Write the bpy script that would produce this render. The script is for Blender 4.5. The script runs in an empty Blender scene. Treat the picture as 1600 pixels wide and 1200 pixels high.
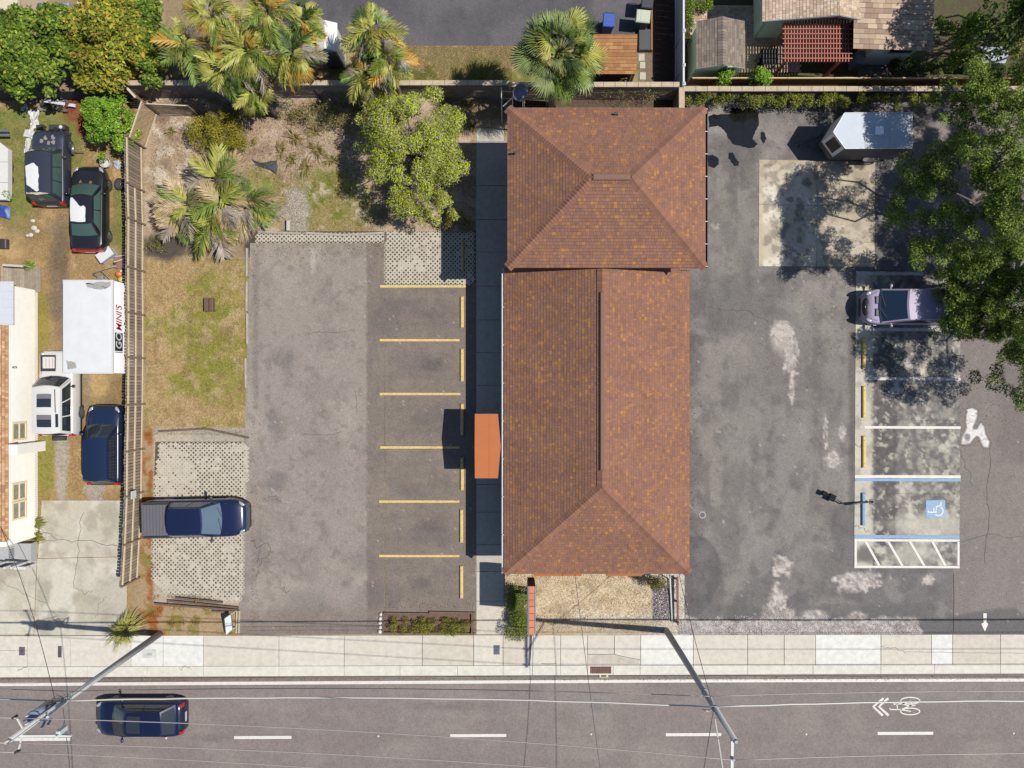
import bpy, math, random
import numpy as np
from mathutils import Vector, Matrix

# ------------------------------------------------------------------ scene, camera, light
scene = bpy.context.scene
COL = scene.collection
random.seed(7)
RNG = np.random.default_rng(11)
HC = 38.3                 # drone height above the car park (m)
SC = 29.0                 # photo pixels per metre at ground level

cam_d = bpy.data.cameras.new('drone_camera')
cam_d.sensor_width = 36.0
cam_d.lens = 36.0 * HC / (1600.0 / SC)
cam_d.clip_start = 0.5
cam_d.clip_end = 2000
cam = bpy.data.objects.new('drone_camera', cam_d)
cam.location = (0, 0, HC)
COL.objects.link(cam)
scene.camera = cam

SUN_EL, SUN_DY = math.radians(57.0), -0.082
sv = Vector((1.0, SUN_DY, 0)).normalized() * math.cos(SUN_EL)
SUN_DIR = Vector((sv.x, sv.y, math.sin(SUN_EL)))
w = bpy.data.worlds.new('World')
scene.world = w
w.use_nodes = True
nt = w.node_tree
bg = nt.nodes['Background']
sky = nt.nodes.new('ShaderNodeTexSky')
sky.sky_type = 'NISHITA'
sky.sun_disc = False
sky.sun_elevation = SUN_EL
sky.sun_rotation = math.atan2(SUN_DIR.x, SUN_DIR.y)
sky.air_density = 1.0
sky.dust_density = 0.6
sky.ozone_density = 3.0
nt.links.new(sky.outputs[0], bg.inputs[0])
bg.inputs[1].default_value = 0.085
sun_d = bpy.data.lights.new('sun', 'SUN')
sun_d.energy = 4.8
sun_d.angle = math.radians(0.5)
sun_d.color = (1.0, 0.955, 0.88)
sun = bpy.data.objects.new('sun', sun_d)
sun.location = SUN_DIR * 60
sun.rotation_euler = (-SUN_DIR).to_track_quat('-Z', 'Y').to_euler()
COL.objects.link(sun)
scene.view_settings.view_transform = 'Standard'
scene.view_settings.look = 'None'
scene.view_settings.exposure = 0.83
scene.view_settings.gamma = 1.0
scene.view_settings.use_curve_mapping = False
KLIT = 2.45               # how bright a white sheet lying in the sun reads

# ------------------------------------------------------------------ small helpers
def W(px, py, h=0.0):
    k = (1 - h / HC) / SC
    return ((px - 800) * k, (600 - py) * k)

def W3(px, py, h=0.0):
    x, y = W(px, py, h)
    return Vector((x, y, h))

def lin(c):
    c = c / 255.0
    return c / 12.92 if c <= 0.04045 else ((c + 0.055) / 1.055) ** 2.4

def A(r, g, b, k=None):
    k = k or KLIT
    return tuple(min(0.82, lin(v) / k) for v in (r, g, b))

def hash2(ix, iy, seed):
    h = (ix.astype(np.int64) * 374761393 + iy.astype(np.int64) * 668265263 + seed * 974711) & 0x7fffffff
    h = ((h ^ (h >> 13)) * 1274126177) & 0x7fffffff
    return ((h ^ (h >> 16)) & 0xffff) / 65535.0

def vn(x, y, seed=0):
    x = np.asarray(x, dtype=float); y = np.asarray(y, dtype=float)
    ix = np.floor(x); iy = np.floor(y)
    fx = x - ix; fy = y - iy
    fx = fx * fx * (3 - 2 * fx); fy = fy * fy * (3 - 2 * fy)
    a = hash2(ix, iy, seed); b = hash2(ix + 1, iy, seed)
    c = hash2(ix, iy + 1, seed); d = hash2(ix + 1, iy + 1, seed)
    return (a * (1 - fx) + b * fx) * (1 - fy) + (c * (1 - fx) + d * fx) * fy

def fbm(x, y, s, seed=0, o=4):
    t = 0; a = 0.5; n = 0
    for i in range(o):
        t = t + a * vn(x / s, y / s, seed + i * 17); n += a; a *= 0.55; s *= 0.5
    return t / n

def sstep(a, b, v):
    t = np.clip((v - a) / (b - a), 0, 1)
    return t * t * (3 - 2 * t)

def boxm(X, Y, x0, y0, x1, y1, soft=6.0, wob=0.0, ws=20, seed=0):
    d = np.minimum(np.minimum(X - x0, x1 - X), np.minimum(Y - y0, y1 - Y))
    if wob: d = d + (fbm(X, Y, ws, seed) - 0.5) * 2 * wob
    return sstep(-soft, soft, d)

def ellm(X, Y, cx, cy, rx, ry, soft=0.3, wob=0.0, ws=20, seed=0):
    d = 1 - np.sqrt(((X - cx) / rx) ** 2 + ((Y - cy) / ry) ** 2)
    if wob: d = d + (fbm(X, Y, ws, seed) - 0.5) * 2 * wob
    return sstep(-soft, soft, d)

def mixc(C, col, m):
    col = np.array(col)
    return C * (1 - m[..., None]) + col * m[..., None]

# ------------------------------------------------------------------ materials
MATS = {}
def _nodes(name):
    m = bpy.data.materials.new(name); m.use_nodes = True
    return m, m.node_tree, m.node_tree.nodes['Principled BSDF']

def mat(name, col, rough=0.6, metal=0.0, var=0.0, scale=8.0, bump=0.0, spec=0.5, coat=0.0, objrand=0.0, trans=0.0, stretch=None):
    if name in MATS: return MATS[name]
    m, t, b = _nodes(name)
    b.inputs['Roughness'].default_value = rough
    b.inputs['Metallic'].default_value = metal
    b.inputs['Specular IOR Level'].default_value = spec
    b.inputs['Coat Weight'].default_value = coat * .6
    b.inputs['Coat Roughness'].default_value = 0.03
    b.inputs['Base Color'].default_value = (*col, 1)
    src = None
    if var or bump:
        tc = t.nodes.new('ShaderNodeTexCoord')
        nz = t.nodes.new('ShaderNodeTexNoise'); nz.inputs['Scale'].default_value = scale
        nz.inputs['Detail'].default_value = 5; nz.inputs['Roughness'].default_value = 0.65
        if stretch:
            mp = t.nodes.new('ShaderNodeMapping'); mp.inputs['Scale'].default_value = stretch
            t.links.new(tc.outputs['Object'], mp.inputs['Vector']); t.links.new(mp.outputs[0], nz.inputs['Vector'])
        else:
            t.links.new(tc.outputs['Object'], nz.inputs['Vector'])
        if var:
            mr = t.nodes.new('ShaderNodeMapRange')
            mr.inputs['From Min'].default_value = 0.3; mr.inputs['From Max'].default_value = 0.7
            mr.inputs['To Min'].default_value = 1 - var; mr.inputs['To Max'].default_value = 1 + var
            t.links.new(nz.outputs['Fac'], mr.inputs['Value'])
            src = mr.outputs[0]
        if bump:
            bp = t.nodes.new('ShaderNodeBump'); bp.inputs['Strength'].default_value = bump; bp.inputs['Distance'].default_value = 0.02
            t.links.new(nz.outputs['Fac'], bp.inputs['Height']); t.links.new(bp.outputs[0], b.inputs['Normal'])
    if objrand:
        oi = t.nodes.new('ShaderNodeObjectInfo')
        mr2 = t.nodes.new('ShaderNodeMapRange')
        mr2.inputs['To Min'].default_value = 1 - objrand; mr2.inputs['To Max'].default_value = 1 + objrand
        t.links.new(oi.outputs['Random'], mr2.inputs['Value'])
        if src:
            mm = t.nodes.new('ShaderNodeMath'); mm.operation = 'MULTIPLY'
            t.links.new(src, mm.inputs[0]); t.links.new(mr2.outputs[0], mm.inputs[1]); src = mm.outputs[0]
        else: src = mr2.outputs[0]
    if src:
        vm = t.nodes.new('ShaderNodeVectorMath'); vm.operation = 'SCALE'
        vm.inputs[0].default_value = col
        t.links.new(src, vm.inputs['Scale']); t.links.new(vm.outputs[0], b.inputs['Base Color'])
    MATS[name] = m
    return m

def paint_mat(name, rough=0.85, fine=60.0, amp=0.18, amp2=0.10, bump=0.3, spec=0.3, trans=0.0, mid=9.0):
    """colour from the 'Col' attribute, broken up by fine grain"""
    if name in MATS: return MATS[name]
    m, t, b = _nodes(name)
    b.inputs['Roughness'].default_value = rough
    b.inputs['Specular IOR Level'].default_value = spec
    at = t.nodes.new('ShaderNodeAttribute'); at.attribute_name = 'Col'
    tc = t.nodes.new('ShaderNodeTexCoord')
    prev = None
    hts = None
    for sc_, am in ((fine, amp), (mid, amp2)):
        nz = t.nodes.new('ShaderNodeTexNoise'); nz.inputs['Scale'].default_value = sc_
        nz.inputs['Detail'].default_value = 3; nz.inputs['Roughness'].default_value = 0.7
        t.links.new(tc.outputs['Object'], nz.inputs['Vector'])
        mr = t.nodes.new('ShaderNodeMapRange')
        mr.inputs['From Min'].default_value = 0.28; mr.inputs['From Max'].default_value = 0.72
        mr.inputs['To Min'].default_value = 1 - am; mr.inputs['To Max'].default_value = 1 + am
        t.links.new(nz.outputs['Fac'], mr.inputs['Value'])
        if prev is None: prev = mr.outputs[0]; hts = nz.outputs['Fac']
        else:
            mm = t.nodes.new('ShaderNodeMath'); mm.operation = 'MULTIPLY'
            t.links.new(prev, mm.inputs[0]); t.links.new(mr.outputs[0], mm.inputs[1]); prev = mm.outputs[0]
    vm = t.nodes.new('ShaderNodeVectorMath'); vm.operation = 'SCALE'
    t.links.new(at.outputs['Color'], vm.inputs[0]); t.links.new(prev, vm.inputs['Scale'])
    t.links.new(vm.outputs[0], b.inputs['Base Color'])
    if bump:
        bp = t.nodes.new('ShaderNodeBump'); bp.inputs['Strength'].default_value = bump; bp.inputs['Distance'].default_value = 0.015
        t.links.new(hts, bp.inputs['Height']); t.links.new(bp.outputs[0], b.inputs['Normal'])
    if trans:
        tr = t.nodes.new('ShaderNodeBsdfTranslucent'); mx = t.nodes.new('ShaderNodeMixShader')
        mx.inputs[0].default_value = trans
        t.links.new(vm.outputs[0], tr.inputs['Color'])
        t.links.new(b.outputs[0], mx.inputs[1]); t.links.new(tr.outputs[0], mx.inputs[2])
        t.links.new(mx.outputs[0], t.nodes['Material Output'].inputs['Surface'])
    MATS[name] = m
    return m

# ------------------------------------------------------------------ objects
OFF = {}
def tag(o, label=None, cat=None, group=None, kind=None):
    if label: o['label'] = label
    if cat: o['category'] = cat
    if group: o['group'] = group
    if kind: o['kind'] = kind
    return o

def thing(name, label, cat, loc=(0, 0, 0), rz=0.0, group=None, kind=None):
    o = bpy.data.objects.new(name, None)
    o.empty_display_size = 0.3
    COL.objects.link(o)
    o.location = loc; o.rotation_euler = (0, 0, rz)
    OFF[o.name] = Vector(loc)
    return tag(o, label, cat, group, kind)

def link(name, me, parent=None, mats=(), loc=None):
    for m in mats: me.materials.append(m)
    o = bpy.data.objects.new(name, me)
    COL.objects.link(o)
    if parent is not None: o.parent = parent
    if loc is not None: o.location = loc
    return o

class MB:
    """collects simple solids; build() links them as one mesh object"""
    def __init__(s):
        s.v = []; s.f = []; s.mi = []; s.sm = []
    def add(s, vs, fs, mi=0, smooth=False):
        o = len(s.v); s.v.extend([tuple(p) for p in vs])
        for f in fs:
            s.f.append([i + o for i in f]); s.mi.append(mi); s.sm.append(smooth)
        return s
    def box(s, x0, y0, z0, x1, y1, z1, mi=0, M=None):
        vs = [Vector(p) for p in ((x0, y0, z0), (x1, y0, z0), (x1, y1, z0), (x0, y1, z0), (x0, y0, z1), (x1, y0, z1), (x1, y1, z1), (x0, y1, z1))]
        if M is not None: vs = [M @ p for p in vs]
        return s.add(vs, [(0, 3, 2, 1), (4, 5, 6, 7), (0, 1, 5, 4), (1, 2, 6, 5), (2, 3, 7, 6), (3, 0, 4, 7)], mi)
    def bbox(s, x0, y0, z0, x1, y1, z1, b=0.02, mi=0, M=None):
        """box with a chamfered top edge"""
        vs = [Vector(p) for p in ((x0, y0, z0), (x1, y0, z0), (x1, y1, z0), (x0, y1, z0), (x0, y0, z1 - b), (x1, y0, z1 - b), (x1, y1, z1 - b), (x0, y1, z1 - b),
              (x0 + b, y0 + b, z1), (x1 - b, y0 + b, z1), (x1 - b, y1 - b, z1), (x0 + b, y1 - b, z1))]
        if M is not None: vs = [M @ p for p in vs]
        return s.add(vs, [(0, 3, 2, 1), (8, 9, 10, 11)] + [(a, (a + 1) % 4, (a + 1) % 4 + 4, a + 4) for a in range(4)] + [(a + 4, (a + 1) % 4 + 4, (a + 1) % 4 + 8, a + 8) for a in range(4)], mi)
    def prism(s, pts, z0, z1, mi=0):
        n = len(pts)
        ar = sum(pts[i][0] * pts[(i + 1) % n][1] - pts[(i + 1) % n][0] * pts[i][1] for i in range(n))
        if ar < 0: pts = pts[::-1]
        vs = [(p[0], p[1], z0) for p in pts] + [(p[0], p[1], z1) for p in pts]
        return s.add(vs, [tuple(range(n, 2 * n)), tuple(range(n - 1, -1, -1))] + [(i, (i + 1) % n, (i + 1) % n + n, i + n) for i in range(n)], mi)
    def bar(s, a, b, w_, h_=None, mi=0, up=None):
        """rectangular bar from a to b"""
        a = Vector(a); b = Vector(b); h_ = h_ or w_
        d = (b - a).normalized()
        u = Vector(up) if up else (Vector((0, 0, 1)) if abs(d.z) < 0.95 else Vector((0, 1, 0)))
        sd = d.cross(u).normalized(); u = sd.cross(d).normalized()
        vs = []
        for p in (a, b):
            for (i, j) in ((-1, -1), (1, -1), (1, 1), (-1, 1)): vs.append(p + sd * i * w_ / 2 + u * j * h_ / 2)
        return s.add(vs, [(0, 1, 2, 3), (7, 6, 5, 4), (0, 4, 5, 1), (1, 5, 6, 2), (2, 6, 7, 3), (3, 7, 4, 0)], mi)
    def cyl(s, a, b, r0, r1=None, n=12, mi=0, caps=True, smooth=True):
        a = Vector(a); b = Vector(b); r1 = r0 if r1 is None else r1
        d = (b - a).normalized()
        u = Vector((0, 0, 1)) if abs(d.z) < 0.95 else Vector((1, 0, 0))
        e1 = d.cross(u).normalized(); e2 = d.cross(e1).normalized()
        vs = []
        for p, r in ((a, r0), (b, r1)):
            for i in range(n):
                t = 2 * math.pi * i / n
                vs.append(p + e1 * r * math.cos(t) + e2 * r * math.sin(t))
        s.add(vs, [(i, i + n, (i + 1) % n + n, (i + 1) % n) for i in range(n)], mi, smooth)
        if caps:
            o = len(s.v) - 2 * n
            s.f.append([o + i for i in range(n)]); s.mi.append(mi); s.sm.append(False)
            s.f.append([o + n + i for i in range(n - 1, -1, -1)]); s.mi.append(mi); s.sm.append(False)
        return s
    def tube(s, pts, r, n=6, mi=0):
        pts = [Vector(p) for p in pts]
        vs = []
        for i, p in enumerate(pts):
            d = (pts[min(i + 1, len(pts) - 1)] - pts[max(i - 1, 0)]).normalized()
            u = Vector((0, 0, 1)) if abs(d.z) < 0.9 else Vector((1, 0, 0))
            e1 = d.cross(u).normalized(); e2 = d.cross(e1).normalized()
            rr = r[i] if isinstance(r, (list, tuple)) else r
            for k in range(n):
                t = 2 * math.pi * k / n
                vs.append(p + e1 * rr * math.cos(t) + e2 * rr * math.sin(t))
        fs = []
        for i in range(len(pts) - 1):
            for k in range(n):
                fs.append((i * n + k, (i + 1) * n + k, (i + 1) * n + (k + 1) % n, i * n + (k + 1) % n))
        fs.append(tuple(range(n))); fs.append(tuple((len(pts) - 1) * n + k for k in range(n - 1, -1, -1)))
        return s.add(vs, fs, mi, True)
    def ball(s, c, r, n=12, m=8, mi=0, M=None):
        rx, ry, rz = r if isinstance(r, (tuple, list)) else (r, r, r)
        vs = [Vector((0, 0, 1))]
        for j in range(1, m):
            a = math.pi * j / m
            for i in range(n):
                t = 2 * math.pi * i / n
                vs.append(Vector((math.sin(a) * math.cos(t), math.sin(a) * math.sin(t), math.cos(a))))
        vs.append(Vector((0, 0, -1)))
        vs = [Vector((p.x * rx, p.y * ry, p.z * rz)) for p in vs]
        if M is not None: vs = [M @ p for p in vs]
        vs = [p + Vector(c) for p in vs]
        fs = [(0, 1 + i, 1 + (i + 1) % n) for i in range(n)]
        for j in range(m - 2):
            for i in range(n):
                fs.append((1 + j * n + i, 1 + (j + 1) * n + i, 1 + (j + 1) * n + (i + 1) % n, 1 + j * n + (i + 1) % n))
        L = len(vs) - 1
        fs += [(L, L - n + (i + 1) % n, L - n + i) for i in range(n)]
        return s.add(vs, fs, mi, True)
    def grid(s, P, nu, nv, mi=0, smooth=True, flip=False):
        vs = [P(i / nu, j / nv) for j in range(nv + 1) for i in range(nu + 1)]
        fs = []
        for j in range(nv):
            for i in range(nu):
                a = j * (nu + 1) + i
                f = (a, a + 1, a + nu + 2, a + nu + 1)
                fs.append(f[::-1] if flip else f)
        return s.add(vs, fs, mi, smooth)
    def build(s, name, mats, parent=None, world=True, **kw):
        if not isinstance(mats, (list, tuple)): mats = [mats]
        me = bpy.data.meshes.new(name)
        off = Vector((0, 0, 0))
        if parent is not None and world:
            p = parent
            while p is not None: off += p.location; p = p.parent
        vs = [(v[0] - off.x, v[1] - off.y, v[2] - off.z) for v in s.v] if off.length else s.v
        me.from_pydata(vs, [], s.f)
        me.polygons.foreach_set('material_index', s.mi)
        me.polygons.foreach_set('use_smooth', s.sm)
        me.update()
        o = link(name, me, parent, mats)
        if kw: tag(o, **kw)
        return o

def npmesh(name, V, F, mats, parent=None, colors=None, smooth=False, domain='POINT'):
    """fast mesh from arrays; F is (n,k) with one k"""
    me = bpy.data.meshes.new(name)
    V = np.asarray(V, dtype=np.float32); F = np.asarray(F, dtype=np.int32)
    if parent is not None:
        off = Vector((0, 0, 0)); p = parent
        while p is not None: off += p.location; p = p.parent
        V = V - np.array(off, dtype=np.float32)
    n, k = F.shape
    me.vertices.add(len(V)); me.vertices.foreach_set('co', V.ravel())
    me.loops.add(n * k); me.loops.foreach_set('vertex_index', F.ravel())
    me.polygons.add(n); me.polygons.foreach_set('loop_start', np.arange(n, dtype=np.int32) * k)
    if smooth: me.polygons.foreach_set('use_smooth', np.ones(n, dtype=bool))
    if colors is not None:
        at = me.attributes.new('Col', 'FLOAT_COLOR', domain)
        c4 = np.ones((len(colors), 4), dtype=np.float32); c4[:, :3] = colors
        at.data.foreach_set('color', c4.ravel())
    me.update(calc_edges=True)
    me.validate()
    return link(name, me, parent, mats if isinstance(mats, (list, tuple)) else [mats])

def sheet(name, quads, z, res, fn, material, parent=None, keep=None, relief=0.0):
    """grids over quads given in photo pixels at ground level, coloured by fn(X, Y) in those pixels"""
    Vs = []; Fs = []; Cs = []; base = 0
    for q in quads:
        q = np.array(q, dtype=float)
        lu = max(np.hypot(*(q[1] - q[0])), np.hypot(*(q[2] - q[3]))) / SC
        lv = max(np.hypot(*(q[3] - q[0])), np.hypot(*(q[2] - q[1]))) / SC
        nu = max(2, int(lu / res)); nv = max(2, int(lv / res))
        u, v = np.meshgrid(np.linspace(0, 1, nu + 1), np.linspace(0, 1, nv + 1))
        P = (q[0] * ((1 - u) * (1 - v))[..., None] + q[1] * (u * (1 - v))[..., None] + q[2] * (u * v)[..., None] + q[3] * ((1 - u) * v)[..., None])
        X = P[..., 0]; Y = P[..., 1]
        C = fn(X, Y)
        zz = np.full(X.shape, z)
        if relief: zz = zz + (fbm(X, Y, 14, 91, 3) - 0.5) * relief
        V = np.stack([(X - 800) / SC, (600 - Y) / SC, zz], -1).reshape(-1, 3)
        a = (np.arange(nv)[:, None] * (nu + 1) + np.arange(nu)[None]).ravel()
        F = np.stack([a, a + nu + 1, a + nu + 2, a + 1], -1)
        if keep is not None:
            xm = X.ravel()[a]; ym = Y.ravel()[a]
            F = F[keep(xm, ym)]
        Vs.append(V); Fs.append(F + base); Cs.append(np.clip(C.reshape(-1, 3), 0.003, 0.85)); base += len(V)
    return npmesh(name, np.concatenate(Vs), np.concatenate(Fs), material, parent, np.concatenate(Cs))

def flat(mb, pts, z, mi=0):
    """flat polygon from photo pixels at ground level"""
    p = [W(x, y) for x, y in pts]
    ar = sum(p[i][0] * p[(i + 1) % len(p)][1] - p[(i + 1) % len(p)][0] * p[i][1] for i in range(len(p)))
    if ar < 0: p = p[::-1]
    mb.add([(x, y, z) for x, y in p], [tuple(range(len(p)))], mi)

def ribbon(mb, pts, wid, z, mi=0, closed=False):
    """painted line along photo-pixel points, width in metres"""
    P = [Vector((*W(x, y), z)) for x, y in pts]
    n = len(P); vs = []
    for i in range(n):
        a = P[(i - 1) % n] if (closed or i > 0) else P[i]
        b = P[(i + 1) % n] if (closed or i < n - 1) else P[i]
        d = (b - a).normalized(); s_ = Vector((-d.y, d.x, 0)) * wid / 2
        vs += [P[i] - s_, P[i] + s_]
    m = n if closed else n - 1
    mb.add(vs, [(2 * i, (2 * i + 2) % (2 * n), (2 * i + 3) % (2 * n), 2 * i + 1) for i in range(m)], mi)

def crack_shadow_line(mb, x0, y0, x1, y1, z, wid=0.02, wob=5.0, seg=14, seed=0):
    r = random.Random(seed); pts = []
    dx, dy = x1 - x0, y1 - y0; L = math.hypot(dx, dy); ox = 0
    for i in range(seg + 1):
        t = i / seg
        ox = ox * 0.7 + r.uniform(-wob, wob)
        pts.append((x0 + dx * t - dy / L * ox, y0 + dy * t + dx / L * ox))
    ribbon(mb, pts, wid, z)
# ================================================================== GROUND AND PAVED SURFACES
M_GROUND = paint_mat('soil_and_turf', 0.95, 17, 0.30, 0.22, 0.7, mid=6)
M_ASPH = paint_mat('asphalt', 0.9, 12, 0.20, 0.07, 0.35, mid=3)
M_CONC = paint_mat('concrete_painted', 0.85, 16, 0.10, 0.08, 0.2, mid=5)
ZR = -0.12   # road level
def smooth_noise(X, Y, s, seed): return fbm(X, Y, s, seed, 4)

# far ground
mb = MB(); mb.add([(-250, -250, -0.35), (250, -250, -0.35), (250, 250, -0.35), (-250, 250, -0.35)], [(0, 1, 2, 3)])
mb.build('surrounding_ground', mat('far_turf', A(140, 135, 95), 0.95, var=0.35, scale=0.6, bump=0.2), kind='structure')

def yard_col(X, Y):
    C = np.zeros(X.shape + (3,)) + np.array(A(158, 138, 108))
    n1 = fbm(X, Y, 60, 1); n2 = fbm(X, Y, 14, 2); n3 = fbm(X, Y, 26, 3)
    C = mixc(C, A(188, 166, 132), sstep(0.45, 0.65, n1) * 0.8)
    # --- western neighbour's yard: dry tan turf with a green patch and worn wheel tracks
    wy = boxm(X, Y, -200, 150, 212, 1000, 4)
    C = mixc(C, A(172, 142, 96), wy)
    C = mixc(C, A(200, 170, 118), wy * sstep(0.5, 0.7, n3) * 0.8)
    C = mixc(C, A(128, 112, 78), wy * sstep(0.55, 0.75, n1) * 0.6)
    g = np.clip(boxm(X, Y, -20, 168, 128, 262, 12, 10, 30, 5) + ellm(X, Y, 20, 290, 42, 60, 0.4, .2, 20, 6) * boxm(X, Y, 12, 0, 400, 900, 3) + boxm(X, Y, 176, 285, 200, 420, 6, 6, 20, 7) * .8, 0, 1)
    C = mixc(C, A(112, 128, 54), g * (0.75 + 0.5 * (n2 - .5)))
    C = mixc(C, A(148, 146, 66), wy * ellm(X, Y, 70, 720, 16, 70, .5, .3, 20, 8) * .9)
    C = mixc(C, A(150, 142, 62), wy * ellm(X, Y, 66, 515, 12, 55, .5, .3, 20, 9) * .8)
    C = mixc(C, A(182, 172, 158), wy * ellm(X, Y, 97, 720, 11, 60, .35, .35, 12, 10) * .9)
    C = mixc(C, A(182, 172, 158), wy * ellm(X, Y, 148, 760, 14, 32, .35, .45, 10, 11) * .9)
    C = mixc(C, A(132, 116, 100), wy * ellm(X, Y, 92, 440, 16, 90, .5, .5, 18, 12) * .75)
    C = mixc(C, A(150, 138, 120), wy * boxm(X, Y, 128, 560, 142, 640, 5, 4, 20, 13) * .7)
    C = mixc(C, A(118, 98, 72), wy * ellm(X, Y, 97, 395, 14, 40, .5, .5, 12, 14) * .7)
    rm = np.clip(ellm(X, Y, 122, 172, 24, 22, .3, .4, 8, 15) + ellm(X, Y, 128, 195, 9, 18, .3, .3, 8, 16), 0, 1)
    C = mixc(C, A(140, 72, 48), rm * (.6 + .6 * n2))
    # --- garden between the fence and the small car park
    gd = boxm(X, Y, 224, 152, 745, 372, 5)
    C = mixc(C, A(188, 164, 136), gd)
    C = mixc(C, A(220, 206, 184), gd * sstep(0.46, 0.60, n2) * (0.35 + .65 * ellm(X, Y, 272, 225, 42, 70, .5, .4, 20, 17)))
    C = mixc(C, A(134, 112, 88), gd * sstep(0.55, 0.72, n3) * .6)
    gg = np.clip(ellm(X, Y, 510, 315, 80, 52, .35, .35, 22, 18) + ellm(X, Y, 410, 300, 40, 40, .4, .3, 18, 19), 0, 1)
    C = mixc(C, A(158, 146, 84), gg * .9)
    C = mixc(C, A(132, 134, 58), gg * sstep(.5, .62, fbm(X, Y, 16, 20)))
    C = mixc(C, A(204, 190, 160), gg * sstep(.58, .7, fbm(X, Y, 12, 21)) * .8)
    rp = ellm(X, Y, 464, 330, 18, 40, .3, .3, 12, 22)
    C = mixc(C, A(196, 186, 172), rp * (0.4 + 0.9 * n2))
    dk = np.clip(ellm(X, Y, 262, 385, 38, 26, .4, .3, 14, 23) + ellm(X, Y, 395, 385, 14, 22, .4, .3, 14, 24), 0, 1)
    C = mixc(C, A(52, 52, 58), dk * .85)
    # --- lawn
    lw = boxm(X, Y, 226, 405, 392, 678, 6, 8, 22, 25)
    C = mixc(C, A(192, 164, 118), lw)
    gr = fbm(X, Y, 46, 26) + 0.22 * ellm(X, Y, 345, 520, 60, 190, .8) + 0.1 * ellm(X, Y, 235, 470, 16, 60, .6) - 0.12 * ellm(X, Y, 270, 440, 40, 40, .7) - 0.10 * ellm(X, Y, 265, 590, 45, 45, .7)
    C = mixc(C, A(178, 162, 96), lw * sstep(.46, .62, gr) * .8)
    C = mixc(C, A(152, 150, 66), lw * sstep(.55, .76, gr + .35 * (fbm(X, Y, 11, 126) - .5)) * .85)
    C = mixc(C, A(206, 182, 140), lw * sstep(.52, .66, n2) * .55)
    C = mixc(C, A(150, 128, 86), lw * sstep(.54, .68, fbm(X, Y, 9, 127)) * .5)
    # --- rust coloured leaf litter beside the fence and the planting round the grass pavers
    rl = np.clip(boxm(X, Y, 214, 675, 246, 960, 7, 9, 18, 27) + boxm(X, Y, 222, 925, 370, 995, 6, 6, 20, 28), 0, 1)
    C = mixc(C, A(178, 150, 112), rl * .9)
    C = mixc(C, A(158, 96, 44), rl * sstep(.42, .58, fbm(X, Y, 22, 29)) * sstep(290, 250, X))
    C = mixc(C, A(136, 122, 52), rl * sstep(.54, .68, fbm(X, Y, 18, 30)) * .8)
    C = mixc(C, A(196, 184, 164), boxm(X, Y, 240, 668, 392, 945, 4) * .9)
    C = mixc(C, A(176, 168, 154), boxm(X, Y, 300, 672, 392, 690, 5, 5, 20, 130) * .8)
    C = mixc(C, A(128, 116, 100), boxm(X, Y, 270, 922, 340, 944, 4, 4, 12, 131) * .8)
    # --- strip between car park and fence wall to the north
    ns = boxm(X, Y, 470, 66, 1000, 134, 3)
    C = mixc(C, A(166, 148, 102), ns)
    C = mixc(C, A(128, 126, 62), ns * sstep(.46, .6, fbm(X, Y, 24, 31)) * sstep(80, 110, Y))
    C = mixc(C, A(196, 168, 112), ns * sstep(.55, .7, n2) * .7)
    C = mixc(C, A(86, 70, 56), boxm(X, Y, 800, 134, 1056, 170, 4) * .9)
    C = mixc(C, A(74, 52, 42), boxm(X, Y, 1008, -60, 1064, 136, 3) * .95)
    C = mixc(C, A(140, 122, 96), boxm(X, Y, 996, 80, 1022, 136, 3) * .9)
    C = mixc(C, A(128, 96, 66), boxm(X, Y, 1012, 10, 1022, 84, 2) * .8)
    # --- north eastern back yard
    ne = boxm(X, Y, 1066, -200, 1760, 140, 3)
    C = mixc(C, A(92, 84, 60), ne)
    C = mixc(C, A(86, 96, 50), ne * sstep(.5, .65, n3) * .8)
    C = mixc(C, A(150, 140, 130), boxm(X, Y, 1340, 85, 1385, 120, 4) * .8)
    # --- tan gravel bed in front of the building, shells beside it
    gv = boxm(X, Y, 780, 893, 1075, 992, 2)
    C = mixc(C, A(222, 200, 164), gv)
    C = mixc(C, A(150, 118, 74), gv * sstep(.52, .66, n2) * .5)
    C = mixc(C, A(84, 74, 78), gv * boxm(X, Y, 1019, 915, 1047, 969, 1.2))  # straight-edged shadow painted in as a dark rectangle
    C = mixc(C, A(226, 214, 196), gv * (1 - boxm(X, Y, 1019, 915, 1047, 969, 1.2)) * np.clip(boxm(X, Y, 1018, 890, 1080, 992, 4) + boxm(X, Y, 900, 955, 1080, 992, 8, 8, 24, 32), 0, 1) * .75)
    C = mixc(C, A(188, 170, 138), gv * boxm(X, Y, 836, 968, 1030, 992, 5, 5, 22, 33) * .7)
    C = mixc(C, A(202, 172, 116), boxm(X, Y, 740, 186, 795, 204, 3))
    # --- mulch bed of the street planter
    C = mixc(C, A(124, 98, 82), boxm(X, Y, 598, 956, 742, 992, 2))
    C = mixc(C, A(150, 130, 104), boxm(X, Y, -300, 986, 1700, 1000, 2) * .0)
    return C
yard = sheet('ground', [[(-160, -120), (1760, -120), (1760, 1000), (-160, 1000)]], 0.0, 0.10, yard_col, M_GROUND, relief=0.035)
tag(yard, kind='structure')

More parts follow.
